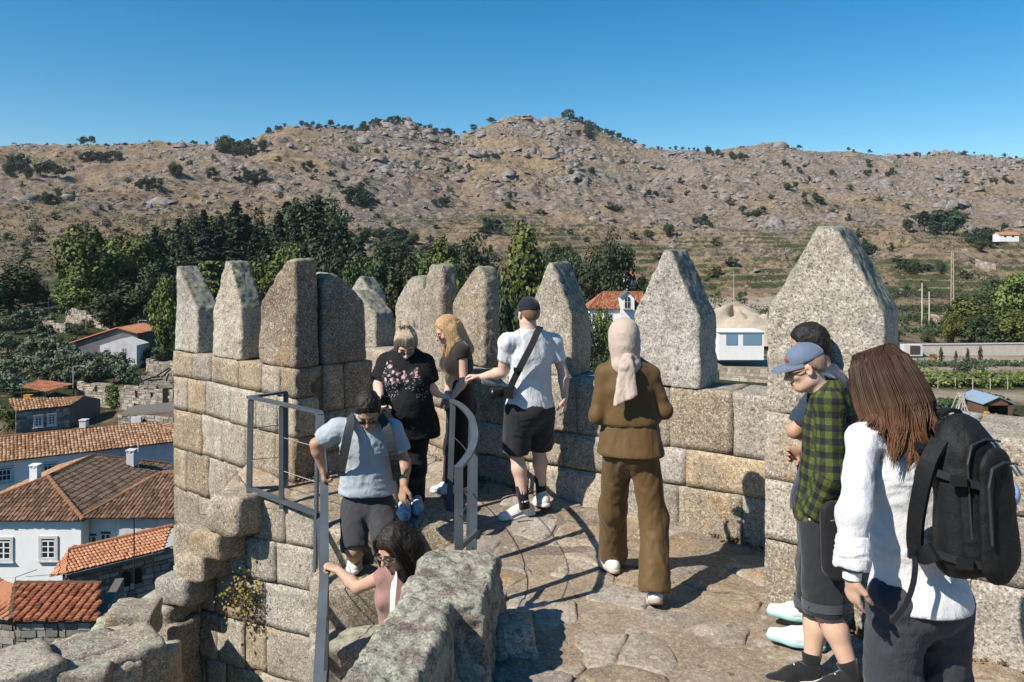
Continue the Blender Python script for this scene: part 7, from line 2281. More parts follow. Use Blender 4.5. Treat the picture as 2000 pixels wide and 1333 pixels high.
C = Human("man in green and black plaid shirt, black shorts and blue-grey cap looking down", 3.95, (-.93, .36),
          dict(head=(1572, 719, .0), neck=(1609, 767, .02), shL=(1621, 790, -.16), shR=(1627, 782, .18), elL=(1624, 928, -.2), wrL=(1588, 1012, -.13), elR=(1628, 920, .24), wrR=(1590, 1000, .2),
               hipL=(1606, 1022, -.09), hipR=(1612, 1022, .09), knL=(1610, 1190, -.12), knR=(1590, 1190, .08), anL=(1664, 1318, -.22), anR=(1584, 1302, .02)), (-.9, .16, -.30), (-.28, .06, .95), SK_FAIR, .93, build=1.07)
C.browm = simple("fair_brow", (.2, .12, .07), .8)
C.body(gest={'L': (np.array([-.25, .42, -1]), [.9, .5, -.1], (.3, .4, .3), .3)})
o = C.top("shirt", plaid_mat(), 1.86, .022, .035, (.068, .062), .008, loose=.008, collar=True, wfreq=(10, 10, 12))
me = o.data; nV = len(me.vertices); co = np.zeros(nV * 3, np.float32); me.vertices.foreach_get("co", co); co = co.reshape(-1, 3) + C.base
wv = np.zeros((nV, 3), np.float32); best = np.full(nV, 9.0)
for nm_, a, b in (("torso", C.pel, C.chs), ("ul", C.J['shL'], C.J['elL']), ("fl", C.J['elL'], C.J['wrL']), ("ur", C.J['shR'], C.J['elR']), ("fr", C.J['elR'], C.J['wrR'])):
    d = b - a; L = np.linalg.norm(d); d = d / L; t_ = np.clip((co - a) @ d, 0, L); q = co - a - t_[:, None] * d
    u_ = unit(np.cross(d, [0.35, -.93, .1])); v_ = np.cross(d, u_)
    dist = np.linalg.norm(q, axis=1) * (.52 if nm_ == "torso" else 1.0)
    ang = np.arctan2(q @ v_, q @ u_); k = dist < best; best[k] = dist[k]
    rr = .15 if nm_ == "torso" else .066
    wv[k, 0] = ((co - a) @ d)[k] + (0 if nm_ != "fl" else L); wv[k, 1] = (ang * rr)[k]
at = me.attributes.new("weave", 'FLOAT_VECTOR', 'POINT'); at.data.foreach_set("vector", wv.ravel())
DENIM = cloth_mat("black_denim", (.022, .024, .028), .85, 260, .2)
sh = C.pants("shorts", DENIM, .97, (.105, .098, .09), .006, .1)
for c in 'LR':
    a, n_ = C.J['hip' + c], C.J['kn' + c]; d = unit(n_ - a); e = a + (n_ - a) * .95
    m = MB(); m.tube([e - d * .03, e + d * .012], [.104, .102], 20, False); m.build("cuff", cloth_mat("grey_cuff", (.06, .068, .078)), sh, C.base, True)
CAPG = cloth_mat("washed_blue_cap", (.125, .155, .225), .9, 260, .16, .3)
C.hair_cap(hair_mat("fair_stubble", (.22, .14, .09), (.36, .25, .17)), .015, (.0765, .096, .086), -.04, .001, tilt=1.0)
cp = C.cap(CAPG, low=.036)
RED = simple("red_thread", (.55, .05, .04), .8)
m = MB()
for i, a in enumerate((.0, .16)):
    q = C.H(-.050 + .016 * i, .080 + .007 * i, .075); m.tube([q - C.hu * .008, q + C.hu * .006 + C.hr * .003, q + C.hr * .009 + C.hu * .006, q + C.hr * .012 - C.hu * .008], .003, 5)
m.build("emblem", RED, cp, C.base)
C.glasses(simple("tan_frame", (.35, .2, .08), .4), LENS, .026, .019, "sunglasses")
BSH = cloth_mat("black_mesh", (.014, .014, .016))
C.shoe('R', P(1592, 1330, 3.96), P(1512, 1338, 3.98), BSH); C.shoe('L', P(1678, 1352, 3.72), P(1600, 1358, 3.76), BSH)
C.sock('R', BLACKC, .06); C.sock('L', BLACKC, .06)
t = empty("shoulder_bag", P(1632, 1060, 3.72), "black crossbody bag hanging at the plaid-shirt man's hip", "bag")
f = Field(P(1632, 1060, 3.70) - .2, P(1632, 1060, 3.70) + .2, .008)
q0 = P(1630, 1000, 3.70); q1 = P(1636, 1105, 3.69); f.cone(q0, q1, .055, .07, .02, 2.2, (1, .1, 0)); f.cone(q0 + [-.03, 0, 0], q1 + [-.03, 0, 0], .04, .045, .02, 1.6, (1, .1, 0)); f.cone(q0 + [.04, 0, 0], q1 + [.05, 0, 0], .04, .045, .02, 1.6, (1, .1, 0))
V, Q = f.mesh(); o = link("bag_body", mesh_np("bag_body", relax(V, Q, 2) - np.array(t.location), Q), cloth_mat("black_nylon", (.013, .013, .015), .6), t)
band("strap", [P(1606, 770, 3.86), P(1625, 800, 3.76), P(1640, 880, 3.73), P(1645, 990, 3.71)], .03, .004, STRAP, t, (-.1, -1, 0))
m = MB(); m.tube([P(1622, 1018, 3.635), P(1646, 1014, 3.635)], .003, 5); m.build("zip", simple("zip_metal", (.4, .4, .4), .4, .5, .8), t)

# --- man in navy behind him
Dm = Human("man in a navy polo shirt with short black hair, mostly hidden behind the plaid-shirt man", 4.5, (-.9, .42),
           dict(head=(1580, 676, .0), neck=(1612, 728, .02), shL=(1612, 760, -.17), shR=(1640, 752, .18), elL=(1552, 842, -.18), wrL=(1600, 852, -.02), elR=(1600, 860, .2), wrR=(1560, 880, .1),
                hipL=(1592, 985, -.09), hipR=(1600, 985, .09), knL=(1590, 1110, -.09), knR=(1585, 1100, .12), anL=(1594, 1238, -.25), anR=(1590, 1186, -.03)), (-.86, .25, -.35), (-.3, .1, .95), SK_TAN, .98)
Dm.body()
NAVY = cloth_mat("navy_pique", (.022, .036, .062), .85, 240, .15)
Dm.top("polo_shirt", NAVY, .78, .02, -.02, (.068, .072), .007, loose=.01, collar=True)
Dm.pants("trousers", cloth_mat("navy_trousers", (.02, .03, .055)), 1.98, (.10, .08, .062), .006)
Dm.hair_cap(hair_mat("black_hair", (.006, .005, .005), (.02, .018, .016)), .05, (.088, .108, .100), -.06, .006)
TEAL = simple("teal_sole", (.35, .60, .58), .6)
Dm.shoe('L', P(1596, 1266, 4.24), P(1550, 1256, 4.28), SHW, TEAL); Dm.shoe('R', P(1592, 1214, 4.46), P(1545, 1206, 4.50), SHW, TEAL)

# --- man coming down the stair
Fm = Human("man in pale blue polo shirt and dark shorts coming down the stair", 5.6, (.05, -1),
           dict(head=(719, 802, -.08), neck=(712, 832, .06), shR=(659, 838, .03), shL=(766, 840, .05), elR=(617, 868, .06), wrR=(629, 912, .1), elL=(790, 902, .05), wrL=(789, 947, -.03),
                hipR=(693, 985, .1), hipL=(743, 985, .1), knR=(691, 1074, -.08), knL=(756, 1080, -.12), anR=(694, 1096, .33), anL=(757, 1175, -.06)), (.08, -.76, -.64), (0, -.64, .77), SK_TAN, 1.06, build=.98)
Fm.body(gest={'R': (unit(P(633, 940, 5.72) - P(628, 912, 5.7)) + np.array([0, -.1, 0]), [.4, .2, -.9], (.5, .9, .5), .6), 'L': (np.array([-.12, -.1, -1]), [.5, .5, -.2], (.35, .5, .4), .6)})
POLO = cloth_mat("grey_blue_pique", (.37, .42, .46), .85, 240, .10, .3, .2, .4)
Fm.top("polo_shirt", POLO,   .58, .020, .085, (.066, .074), .008, loose=.012, collar=True, wfreq=(9, 9, 16))
m = MB()
m.tube([P(706, 832, 5.37), P(713, 846, 5.40), P(715, 864, 5.405)], .005, 5); m.build("placket_shade", simple("polo_shadow", (.10, .12, .14), .9), Fm.o, Fm.base)  # dark line painted as the shade inside the shirt's neck opening
SHG = cloth_mat("charcoal_cotton", (.045, .045, .05), .85, 240, .16)
Fm.pants("shorts", SHG, .93, (.094, .092, .09), .007, .06, wfreq=(12, 12, 7), hipr=.148)
def rim(fld):
    pass
Fm.hair_cap(hair_mat("dark_hair", (.007, .006, .005), (.03, .024, .02)), .058, (.083, .104, .10), -.05, .007, tilt=.75)
f = Field(*Fm.bounds([Fm.J['head']], .2), .006)
BEARD = simple("beard", (.035, .025, .02), .9)
f.ell(Fm.H(0, .045, -.088), np.array([.043, .042, .033]), Fm.M, .02); f.ell(Fm.H(0, .06, -.045), np.array([.06, .05, .022]), Fm.M, .01, 's'); f.cut(Fm.H(0, 0, -.066), Fm.M @ np.array([0, .2, 1.]))
Fm.emit("beard", f, BEARD, Fm.o, .003, (60, 60, 60))
Fm.glasses(BLACKP, LENS, .023, .015, "sunglasses", .002)
WSH = simple("white_canvas", (.66, .65, .61), .75, var=.1, nscale=20)
Fm.shoe('R', P(694, 1108, 5.99), P(690, 1122, 5.74), WSH); Fm.shoe('L', P(757, 1185, 5.6), P(755, 1200, 5.3), WSH)
t = empty("backpack", P(712, 900, 5.9), "dark backpack worn by the polo-shirt man, only its straps showing in front", "backpack")
NYL = cloth_mat("dark_nylon", (.03, .034, .042), .7)
for xs in ([(682, 812, 5.62), (684, 826, 5.49), (679, 850, 5.44), (672, 885, 5.45), (666, 915, 5.52), (664, 930, 5.62)], [(742, 812, 5.62), (752, 828, 5.49), (760, 855, 5.45), (768, 890, 5.46), (774, 925, 5.54), (776, 940, 5.64)]):
    band("shoulder_strap", [P(*x) for x in xs], .062, .014, NYL, t, (0, -1, .15))
f = Field(P(712, 880, 5.9) - .32, P(712, 880, 5.9) + .32, .012); f.cone(P(712, 838, 5.88), P(712, 930, 5.95), .14, .15, .03, 1.5, (1, 0, 0)); V, Q = f.mesh(); link("pack", mesh_np("pack", V - np.array(t.location), Q), NYL, t)

# --- young woman lower on the stair
G = Human("young woman with long dark hair and glasses lower on the stair, gripping the rail", 4.85, (-.55, -.83),
          dict(head=(772, 1070, -.03), neck=(786, 1118, .03), shR=(746, 1128, -.02), shL=(826, 1128, .06), elR=(698, 1148, .08), wrR=(661, 1114, .26), elL=(850, 1220, -.05), wrL=(835, 1290, -.15),
               hipR=(775, 1290, .02), hipL=(815, 1290, .06), knR=(775, 1420, -.15), knL=(815, 1410, -.1), anR=(780, 1540, .0), anL=(815, 1540, .05)), (-.60, -.66, -.45), (-.26, -.33, .9), SK_OLIVE, 1.08, True)
G.body(gest={'R': (np.array([-.55, .3, .1]), [-.2, .2, -1], (.9, 1.2, .9), .5)})
G.top("vest_top", cloth_mat("mauve_jersey", (.30, .17, .15), .85), .0, .004, -.1, wr=.004, bust=.35)
HD = hair_mat("long_dark_hair", (.008, .006, .005), (.035, .026, .02), .3)
def gx(fld):
    fld.ell(G.H(-.03, -.07, -.06), np.array([.10, .08, .13]), G.M, .04)
    fld.cone(G.H(-.07, -.03, -.0), G.H(-.10, .0, -.17), .05, .045, .04); fld.cone(G.H(.07, -.03, 0), G.H(.085, .02, -.18), .042, .04, .04)
G.hair_cap(HD, .075, (.090, .110, .108), -.08, .006, extra=gx, tilt=.30)
pa = []
for i in range(420):
    sd_ = -1 if i % 2 else 1
    x0 = sd_ * random.uniform(.0, .06); y0 = random.uniform(-.06, .06)
    w0 = random.uniform(.082, .1)
    p = [G.H(x0 * .4, y0, .138 - abs(y0) * .5), G.H(sd_ * w0 * .8, y0 + .01, .08), G.H(sd_ * (w0 + .01), y0 * .9 + .015, -.02), G.H(sd_ * (w0 + random.uniform(0, .03)), y0 + random.uniform(-.02, .03), -.12),
         G.H(sd_ * (w0 + random.uniform(-.03, .03)), y0 + random.uniform(0, .05), -.2), G.H(sd_ * (w0 + random.uniform(-.05, .02)), y0 + random.uniform(0, .06), -.24 - random.uniform(0, .08))]
    pa.append(p)
G.strands(HD, pa, .0042, n=4)
G.glasses(BLACKP, CLEARL, .024, .017, "glasses", .0025)
t = empty("white_bag_strap", P(770, 1150, 4.72), "white bag strap over the young woman's shoulder on the stair", "strap")
band("strap", [P(776, 1118, 4.84), P(772, 1126, 4.72), P(769, 1145, 4.66), P(767, 1170, 4.64), P(766, 1210, 4.66)], .036, .006, SOLEW, t, (-.4, -1, .1))

# --- woman in the floral top
def floral_mat():
    t = NT("floral_jersey", .85, .2); co = t.coords('Object', False)
    sp = t.n("ShaderNodeSeparateXYZ"); t.l(co, sp.inputs[0])
    nz_ = t.noise(co, 18, 4, .7, 'Color'); mx = t.n("ShaderNodeVectorMath", operation='MULTIPLY_ADD'); t.l(nz_, mx.inputs[0]); mx.inputs[1].default_value = (.07, .07, .07); t.l(co, mx.inputs[2])
    def blob(x, z, rx, rz):
        s2 = t.n("ShaderNodeSeparateXYZ"); t.l(mx.outputs[0], s2.inputs[0])
        a = t.math('MULTIPLY', t.math('SUBTRACT', s2.outputs[0], x + .035), 1 / rx); b = t.math('MULTIPLY', t.math('SUBTRACT', s2.outputs[2], z + .035), 1 / rz)
        d = t.math('SQRT', t.math('ADD', t.math('MULTIPLY', a, a), t.math('MULTIPLY', b, b)))
        return t.ramp(d, [(.75, 1.), (1., 0.)])
    bz = 2.1 + (500 - 745) * 6.3 / F - HB[2]; bx = (791 - 1000) * 6.3 / F - HB[0]
    vd = t.voro(mx.outputs[0], 26, out='Distance'); pet = t.ramp(vd, [(.30, 1.), (.5, .0)])
    ms = t.ramp(t.noise(co, 13, 3), [(.42, 0.), (.5, 1.)])
    big = None
    for x, z, rx, rz in ((-.10, .05, .075, .062), (.0, .055, .07, .05), (.095, .085, .055, .045), (-.11, .13, .03, .05)):
        g_ = blob(bx + x, bz + z, rx, rz); big = g_ if big is None else t.math('MAXIMUM', big, g_)
    big = t.math('MULTIPLY', big, t.math('MAXIMUM', ms, .25))
    sm = None
    for x, z, rx, rz in ((-.10, -.04, .08, .09), (.06, .01, .11, .06), (-.13, .11, .04, .05), (.14, -.06, .06, .07)):
        g_ = blob(bx + x, bz + z, rx, rz); sm = g_ if sm is None else t.math('MAXIMUM', sm, g_)
    dots = t.ramp(t.voro(co, 55, out='Distance'), [(.22, 1.), (.34, 0.)])
    g = t.n("ShaderNodeNewGeometry"); gs = t.n("ShaderNodeSeparateXYZ"); t.l(g.outputs['Normal'], gs.inputs[0]); front = t.math('LESS_THAN', gs.outputs[1], -.05)
    c = t.mix(t.math('MULTIPLY', t.math('MULTIPLY', sm, dots), t.math('MULTIPLY', front, .6)), (.012, .012, .014), (.45, .47, .52))
    pink = t.ramp(t.noise(co, 30, 3), [(.35, (.50, .22, .25)), (.55, (.68, .50, .50)), (.7, (.74, .68, .66))])
    c = t.mix(t.math('MULTIPLY', t.math('MULTIPLY', big, pet), front), c, pink)
    t.color(c); t.bump(t.noise(co, 11, 4), .3, .03)
    return t.m
Hw = Human("older woman with tied-up grey-blonde hair, glasses and a black floral top", 6.3, (.1, -1),
           dict(head=(793, 674, -.05), neck=(792, 704, .03), shR=(755, 709, .02), shL=(830, 711, .0), elR=(739, 752, -.03), wrR=(743, 776, -.2), elL=(840, 757, .0), wrL=(856, 771, .05),
                hipR=(777, 838, .03), hipL=(812, 838, .03), knR=(782, 915, -.05), knL=(810, 915, .0), anR=(790, 982, .10), anL=(812, 975, .18)), (.12, -.82, -.56), (.05, -.56, .82), SK_LIGHT, 1.05, True, build=1.12)
HB = Hw.base
Hw.body(gest={'R': (np.array([.25, -.4, -.7]), [.3, .3, .9], (.4, .6, .4), .5), 'L': (np.array([.8, .2, -.3]), [0, .2, -1], (.25, .35, .3), .5)})
Hw.top("tunic", floral_mat(), .62, .02, -.055, (.07, .082), .007, loose=.02, belly=.10, bust=1.05, hips=1.08)
f = Field(*Hw.bounds([Hw.J['neck']], .2), .006)
Hw.pants("trousers", BLACKC, 1.97, (.096, .074, .062), .005)
HG = hair_mat("grey_blonde_hair", (.22, .15, .085), (.60, .50, .38))
def hx(fld):
    fld.ell(Hw.H(0, -.06, .135), np.array([.05, .05, .035]), Hw.M, .02)
Hw.hair_cap(HG, .062, (.086, .106, .102), -.06, .006, extra=hx, tilt=.55)
pa = []
for i in range(240):
    a = random.uniform(-1.2, 1.2)
    pa.append([Hw.H(math.sin(a) * .02, -.03, .142), Hw.H(math.sin(a) * .06, .06, .125), Hw.H(math.sin(a) * .092, .092 - abs(a) * .045, .07), Hw.H(math.sin(a) * .100, .085 - abs(a) * .06, .02 - abs(a) * random.uniform(.0, .06))] if i < 120 else
              [Hw.H(0, -.06, .13), Hw.H(math.sin(a * 2) * .05, -.05 + random.uniform(-.04, .04), .165), Hw.H(math.sin(a * 2) * .075, -.06 + random.uniform(-.05, .05), .15)])
Hw.strands(HG, pa, .0032, n=4)
Hw.glasses(BLACKP, CLEARL, .024, .015, "glasses", .0022)
BLS = simple("blue_white_trainer", (.45, .53, .66), .7, var=.35, nscale=25)
Hw.shoe('R', PZ(790, 994, .085), PZ(790, 1014, .065), BLS); Hw.shoe('L', PZ(812, 984, .10), PZ(815, 998, .085), BLS)
t = empty("phone", P(748, 790, 6.05), "dark phone held low in the floral-top woman's right hand", "phone")
m = MB(); Mx = np.array(Matrix.Rotation(.5, 3, 'X') @ Matrix.Rotation(.3, 3, 'Y')); m.box(P(750, 788, 6.02), (.07, .012, .14), Mx); m.build("case", BLACKP, t)
m = MB(); m.box(P(750, 788, 6.02) + Mx @ np.array([0, .0065, 0]), (.064, .002, .132), Mx); m.build("screen", LENS, t)

# --- blonde woman
I = Human("young woman with long blonde hair and dark sleeveless top at the railing", 6.75, (-.88, -.35),
          dict(head=(874, 647, .0), neck=(889, 674, .02), shL=(903, 686, -.13), shR=(888, 683, .14), elL=(906, 745, -.16), wrL=(885, 774, -.3), elR=(880, 740, .12), wrR=(872, 778, -.2),
               hipL=(899, 795, -.08), hipR=(896, 795, .08), knL=(893, 875, -.1), knR=(886, 875, .05), anL=(896, 948, -.08), anR=(882, 950, .1)), (-.85, -.28, -.42), (-.38, -.12, .9), SK_FAIR, 1.0, True)
I.browm = simple("blonde_brow", (.3, .2, .1), .8)
I.body(gest={'L': (np.array([-.7, -.2, -.35]), [0, .2, -1], (.3, .5, .3), .5)})
I.top("sleeveless_top", cloth_mat("dark_brown_jersey", (.028, .02, .018)), .14, .012, -.03, (.064, .062), .005, bust=.95)
I.pants("trousers", BLACKC, 1.97, (.095, .08, .08), .006)
HBL = hair_mat("blonde_hair", (.36, .21, .09), (.62, .42, .22))
def ix(fld):
    fld.cone(I.H(-.06, -.03, 0), I.H(-.085, -.03, -.2), .045, .04, .04); fld.cone(I.H(0, -.08, 0), I.H(-.01, -.09, -.22), .06, .055, .04)
I.hair_cap(HBL, .06, (.088, .108, .104), -.08, .005, extra=ix, tilt=.35)
pa = []
for i in range(460):
    a = random.uniform(-2.6, 2.6); sx, cy = math.sin(a), -math.cos(a) * .8 - .15
    if cy > .45: cy = .45
    p = [I.H(sx * .03, cy * .04, .138), I.H(sx * .075, cy * .09, .10), I.H(sx * .098, cy * .115, .0)]
    e = I.H(sx * .105, cy * .12, -.08)
    p += [e, e + np.array([random.uniform(-.02, .02), random.uniform(-.02, .02), -.13]), e + np.array([random.uniform(-.035, .035), random.uniform(-.03, .03), -.24 - random.uniform(0, .08)])]
    pa.append(p)
I.strands(HBL, pa, .0036, n=4)
I.glasses(simple("thin_gold_frame", (.5, .4, .3), .3, .5, .7), CLEARL, .026, .024, "glasses", .002)
I.shoe('L', P(905, 958, 6.68), P(880, 962, 6.62), SHW); I.shoe('R', P(892, 957, 6.85), P(868, 960, 6.8), SHW)

# --- woman in the white shirt with the backpack
E = Human("woman in loose white shirt with long brown hair seen from behind, wearing a backpack", 3.05, (-.42, .91),
          dict(head=(1727, 756, .04), neck=(1748, 836, -.02), shL=(1686, 858, -.06), shR=(1834, 848, .06), elL=(1668, 1002, -.18), wrL=(1664, 1126, -.20), elR=(1868, 1000, .12), wrR=(1850, 1110, .2),
               hipL=(1752, 1172, -.04), hipR=(1842, 1172, .04), knL=(1740, 1390, .05), knR=(1842, 1390, .1), anL=(1745, 1565, .02), anR=(1850, 1535, .22)), (-.5, .78, -.38), (-.16, .3, .94), SK_FAIR, .98, True, h=.006)
E.body(gest={'L': (np.array([.1, .15, -1]), [.9, .3, .1], (.2, .35, .3), .4)})
E.top("shirt", cloth_mat("white_linen", (.64, .64, .66), .85, 220, .05, .35, .2, .38), 1.80, .026, .0, (.059, .063), .008, loose=.008, collar=True, hips=.95, wfreq=(7, 7, 8), h=.008)
ELN = bpy.data.materials["white_linen"]
f = Field(*E.bounds([E.J['wrL'], E.J['elL']], .12), .007); d = unit(E.J['wrL'] - E.J['elL']); q = E.J['elL'] + (E.J['wrL'] - E.J['elL']) * .74
f.cone(q - d * .05, q + d * .01, .058, .063, .03); f.cone(q + d * .085, q + d * .2, .08, .08, .004, op='s'); E.emit("sleeve_roll", f, ELN, E.o, .009, (14, 14, 30), 1, 2)
E.pants("trousers", cloth_mat("slate_cotton", (.042, .045, .055), .85, 220, .15, .25, .1, .45), 1.9, (.108, .098, .085), .011, .08, wfreq=(8, 8, 9), hipr=.141)
HBR = hair_mat("brown_hair", (.028, .014, .008), (.10, .046, .022), .32); HBT = hair_mat("auburn_tips", (.15, .068, .032), (.30, .14, .07), .35)
def ex_(fld):
    fld.cone(E.H(.0, -.022, .0), E.H(.015, -.045, -.12), .086, .072, .05); fld.cone(E.H(-.05, -.0, .02), E.H(-.07, -.02, -.12), .05, .04, .04); fld.cone(E.H(.05, -.0, .02), E.H(.08, -.03, -.12), .05, .04, .04)
HBC = E.hair_cap(HBR, .07, (.090, .108, .104), -.08, .003, extra=ex_, tilt=.15, cutface=False)
def grad_hair(name, lo, hi, z0, z1):
    t = NT(name, .5, .32); co = t.coords('Object', False); sp = t.n("ShaderNodeSeparateXYZ"); t.l(co, sp.inputs[0])
    k = t.n("ShaderNodeMapRange"); t.l(t.math('ADD', sp.outputs[2], t.math('MULTIPLY', t.math('SUBTRACT', t.noise(co, 9, 3), .5), .10)), k.inputs[0]); k.inputs[1].default_value = z0; k.inputs[2].default_value = z1
    n = t.noise(co, 120, 3, .7, stretch=(1, 1, .1))
    a = t.ramp(n, [(.3, lo), (.7, tuple(x * 2.1 for x in lo))]); b = t.ramp(n, [(.3, tuple(x * .6 for x in hi)), (.7, hi)])
    t.color(t.mix(k.outputs[0], a, b)); return t.m
HBG = grad_hair("brown_to_auburn_hair", (.030, .015, .008), (.21, .095, .047), 1.60 - E.base[2], 1.40 - E.base[2])
pa = []
for lk in range(54):
    a0 = -2.85 + 5.7 * (lk + random.uniform(-.3, .3)) / 53; L0 = random.uniform(.07, .25) * (1.1 - .18 * abs(a0)); ph = random.uniform(0, 6); w0 = random.uniform(.96, 1.12); sw = random.uniform(-.03, .03)
    tipo = np.array([random.uniform(-.02, .02), -.03 - random.uniform(0, .03), 0])
    for j in range(44):
        a = a0 + random.gauss(0, .11); sx, cy = math.sin(a), -math.cos(a); w_ = w0 * random.uniform(.95, 1.05)
        p = [E.H(sx * .012 + random.uniform(-.02, .02), cy * .03 + random.uniform(-.06, .05), .153), E.H(sx * .084 * w_, cy * .094 * w_ - .01, .118), E.H(sx * .112 * w_, cy * .125 * w_ - .012, .0), E.H(sx * .122 * w_, cy * .128 * w_ - .02, -.09)]
        b_ = p[-1]; b0 = E.H(math.sin(a0) * .122 * w0, -math.cos(a0) * .128 * w0 - .02, -.09)
        L_ = L0 * random.uniform(.75, 1.05); j1 = np.random.default_rng(lk * 100 + j).normal(0, 1, 3) * .006
        for k in range(1, 6):
            f = k / 5; c_ = b0 * f * .75 + b_ * (1 - f * .75)
            p.append(c_ + tipo * f + np.array([math.sin(ph + f * 4.2) * .018 * f + sw * f, math.cos(ph * 1.3 + f * 3.6) * .012 * f, -L_ * f]) + j1 * f)
        pa.append(p)
E.strands(HBG, pa, .0026, n=3)
m = MB(); d = unit(E.J['wrL'] - E.J['elL']); q = E.J['wrL'] - d * .005
m.tube([q - d * .014, q + d * .014], [.033, .032], 18, False); m.build("watch_strap", SOLEW, E.o, E.base, True)
m = MB(); m.tube([q - d * .04, q - d * .03], [.034, .034], 18, False); m.build("bracelet", BLACKP, E.o, E.base, True)
E.shoe('L', P(1745, 1590, 3.0), P(1720, 1560, 3.2), WSH); E.shoe('R', P(1850, 1560, 3.25), P(1835, 1540, 3.5), WSH)
# backpack
t = empty("backpack", P(1880, 1110, 2.85), "large black travel backpack with buckles and zips on the white-shirt woman's back", "backpack")
PACK = cloth_mat("pack_nylon", (.011, .012, .013), .62, 180, .25, .5, .0, .35)
bl = np.array(t.location)
def Pb(px, py, dy): return P(px, py, 2.84 + dy)
xr = unit([.86, .5, 0]); yr_ = np.array([-xr[1], xr[0], 0])     # across and forward
f = Field(Pb(1880, 960, 0) - [.32, .32, .42], Pb(1880, 960, 0) + [.32, .32, .42], .0075)
up = np.array([-.06, .0, 1.]); up /= np.linalg.norm(up)
c0 = Pb(1882, 965, 0)
fwd = unit([-.42, .91, 0]); sdv = unit([.91, .42, 0])
# main body: rounded slab leaning on her back
for (a, b, ra, rb, fl_) in ((-.205, .15, .130, .113, 1.5), (.10, .205, .108, .08, 1.5)):
    f.cone(c0 + up * a, c0 + up * b, ra, rb, .04, fl_, sdv)
f.cone(c0 - fwd * .075 + up * -.16, c0 - fwd * .055 + up * .14, .115, .10, .03, 2.0, sdv)
f.cut(c0 + up * -.285, -up, .05)
V, Q = f.mesh(); V = relax(V, Q, 1); N = vnormals(V, Q); V = V + N * (fbm(V * 13, 3, 4, ridged=True) * .005)[:, None]
link("pack", mesh_np("pack", V - bl, Q), PACK, t)
f = Field(c0 - .3, c0 + .3, .0075)
pc = c0 - fwd * .125 - up * .04
f.cone(pc - up * .14, pc + up * .15, .098, .082, .03, 3.4, sdv)
V, Q = f.mesh(); V = relax(V, Q, 2); N = vnormals(V, Q); V = V + N * (fbm(V * 15, 3, 4, ridged=True) * .004)[:, None]
link("front_pocket", mesh_np("front_pocket", V - bl, Q), PACK, t)
f = Field(c0 - .3, c0 + .32, .0075); pc = c0 - sdv * .10 - fwd * .02 - up * .05
f.cone(pc - up * .14, pc + up * .10, .062, .05, .03, 1.6, fwd); V, Q = f.mesh(); link("side_pocket", mesh_np("side_pocket", relax(V, Q, 2) - bl, Q), PACK, t)
# haul handle, shoulder straps, compression straps, zips
hp = [c0 + up * .22 + sdv * -.05 + fwd * .05, c0 + up * .285 + sdv * -.045 + fwd * .04, c0 + up * .30 + fwd * .035, c0 + up * .285 + sdv * .045 + fwd * .03, c0 + up * .215 + sdv * .05 + fwd * .02]
band("haul_handle", hp, .035, .012, PACK, t, up)
band("shoulder_strap", [P(1838, 818, 2.95), P(1808, 826, 2.99), P(1800, 850, 2.93), P(1812, 880, 2.82)], .065, .016, PACK, t, (0, -.6, 1))
band("shoulder_strap", [P(1835, 858, 2.80), P(1812, 900, 2.78), P(1796, 960, 2.80), P(1786, 1020, 2.84), P(1785, 1070, 2.86), P(1800, 1086, 2.80), P(1822, 1078, 2.76)], .06, .015, PACK, t, (-1, -.5, 0))
band("shoulder_strap", [P(1880, 826, 2.95), P(1868, 818, 3.05), P(1856, 830, 3.12)], .06, .015, PACK, t, (0, -.3, 1))
q1 = [c0 + up * .10 - sdv * .155 + fwd * .02, c0 + up * .085 - sdv * .13 - fwd * .075, c0 + up * .065 - sdv * .07 - fwd * .13]
band("compression_strap", q1, .026, .004, STRAP, t, -fwd - sdv * .6)
q2 = [c0 - up * .19 - sdv * .16 + fwd * .02, c0 - up * .195 - sdv * .13 - fwd * .08, c0 - up * .205 - sdv * .06 - fwd * .14]
band("compression_strap", q2, .026, .004, STRAP, t, -fwd - sdv * .6)
for q in (q1[1], q2[1]):
    m = MB(); m.box(q - fwd * .012 - sdv * .01, (.05, .014, .034), np.stack([unit(sdv - fwd), np.cross([0, 0, 1.], unit(sdv - fwd)), [0, 0, 1.]], 1)); m.build("buckle", BLACKP, t)
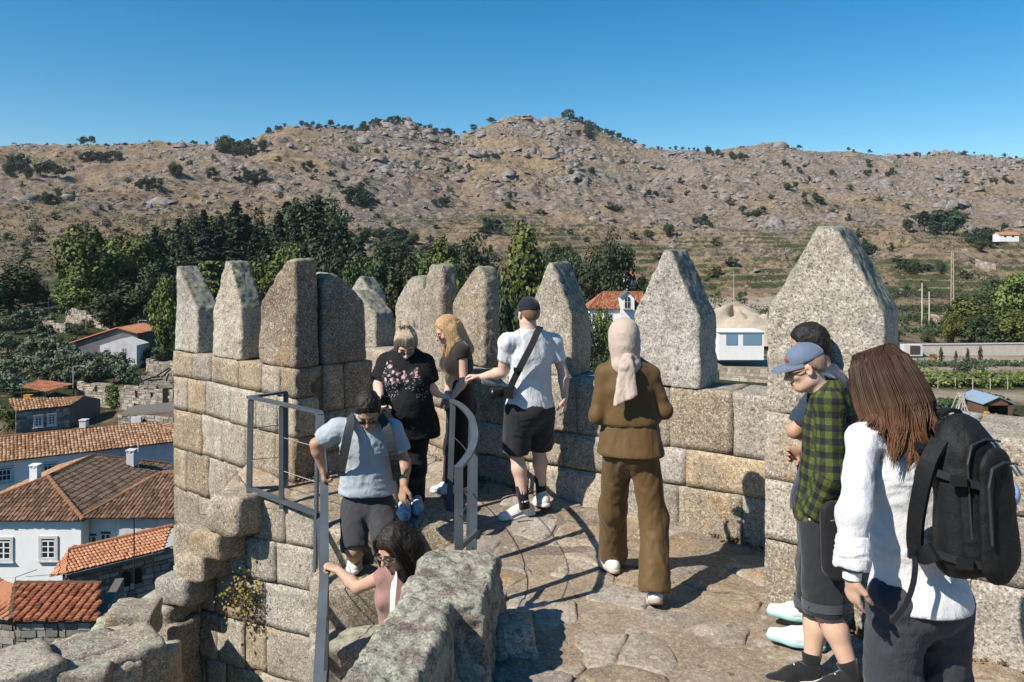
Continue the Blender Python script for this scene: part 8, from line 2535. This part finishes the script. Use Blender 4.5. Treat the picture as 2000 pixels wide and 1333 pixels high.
ZIP = simple("zip_teeth", (.06, .062, .065), .4, .5, .5); PULL = simple("zip_pull", (.10, .17, .24), .35, .5)
for off, hgt, w_ in ((.095, .20, .10), (.158, .135, .088)):
    pth = [c0 - fwd * off + up * (-.12) - sdv * w_, c0 - fwd * off + up * (hgt - .06) - sdv * w_, c0 - fwd * off + up * hgt - sdv * (w_ * .75), c0 - fwd * off + up * (hgt + .015), c0 - fwd * off + up * hgt + sdv * (w_ * .75)]
    m = MB(); m.tube(pth, .0045, 6); m.build("zip", ZIP, t)
    for k in range(2):
        q = c0 - fwd * (off + .012) + up * (hgt + .004) + sdv * (.015 + .022 * k); m = MB(); m.bar(q, q - up * .035 + sdv * .02 - fwd * .008, .010, .004); m.build("zip_pull", PULL, t)
band("loose_strap", [P(1782, 1080, 2.84), P(1788, 1100, 2.80), P(1784, 1140, 2.79), P(1770, 1180, 2.78), P(1752, 1205, 2.78), P(1742, 1218, 2.78)], .02, .003, STRAP, t, (0, -1, .2))
m = MB(); m.box(P(1782, 1082, 2.83), (.03, .014, .03)); m.build("strap_adjuster", BLACKP, t)
t = empty("ball_cap", P(1976, 962, 3.3), "pale blue cap just showing past the right side of the black backpack", "cap")
f = Field(P(1965, 962, 3.25) - .13, P(1965, 962, 3.25) + .13, .008); f.ell(P(1962, 962, 3.25), (.05, .07, .062)); V, Q = f.mesh(); link("crown", mesh_np("crown", V - np.array(t.location), Q), simple("pale_blue_cloth", (.30, .40, .62), .8), t)

# thin summer air between the wall and the far hills
hz = NT("air_haze"); hz.t.nodes.remove(hz.b)
pv = hz.n("ShaderNodeVolumePrincipled"); pv.inputs['Density'].default_value = .00006; pv.inputs['Color'].default_value = (.88, .92, .96, 1); pv.inputs['Anisotropy'].default_value = .2
hz.l(pv.outputs[0], hz.out.inputs['Volume'])
m = MB(); m.hexa([(x, y, z) for z in (build_terrain.zr[0] - 1, build_terrain.zr[1] + 14) for y in (-2610, 2610) for x in (-2610, 2610)])
o = m.build("haze", hz.m); tag(o, "thin pale summer haze over the valley", None, None, 'stuff')
scene.cycles.volume_bounces = 0
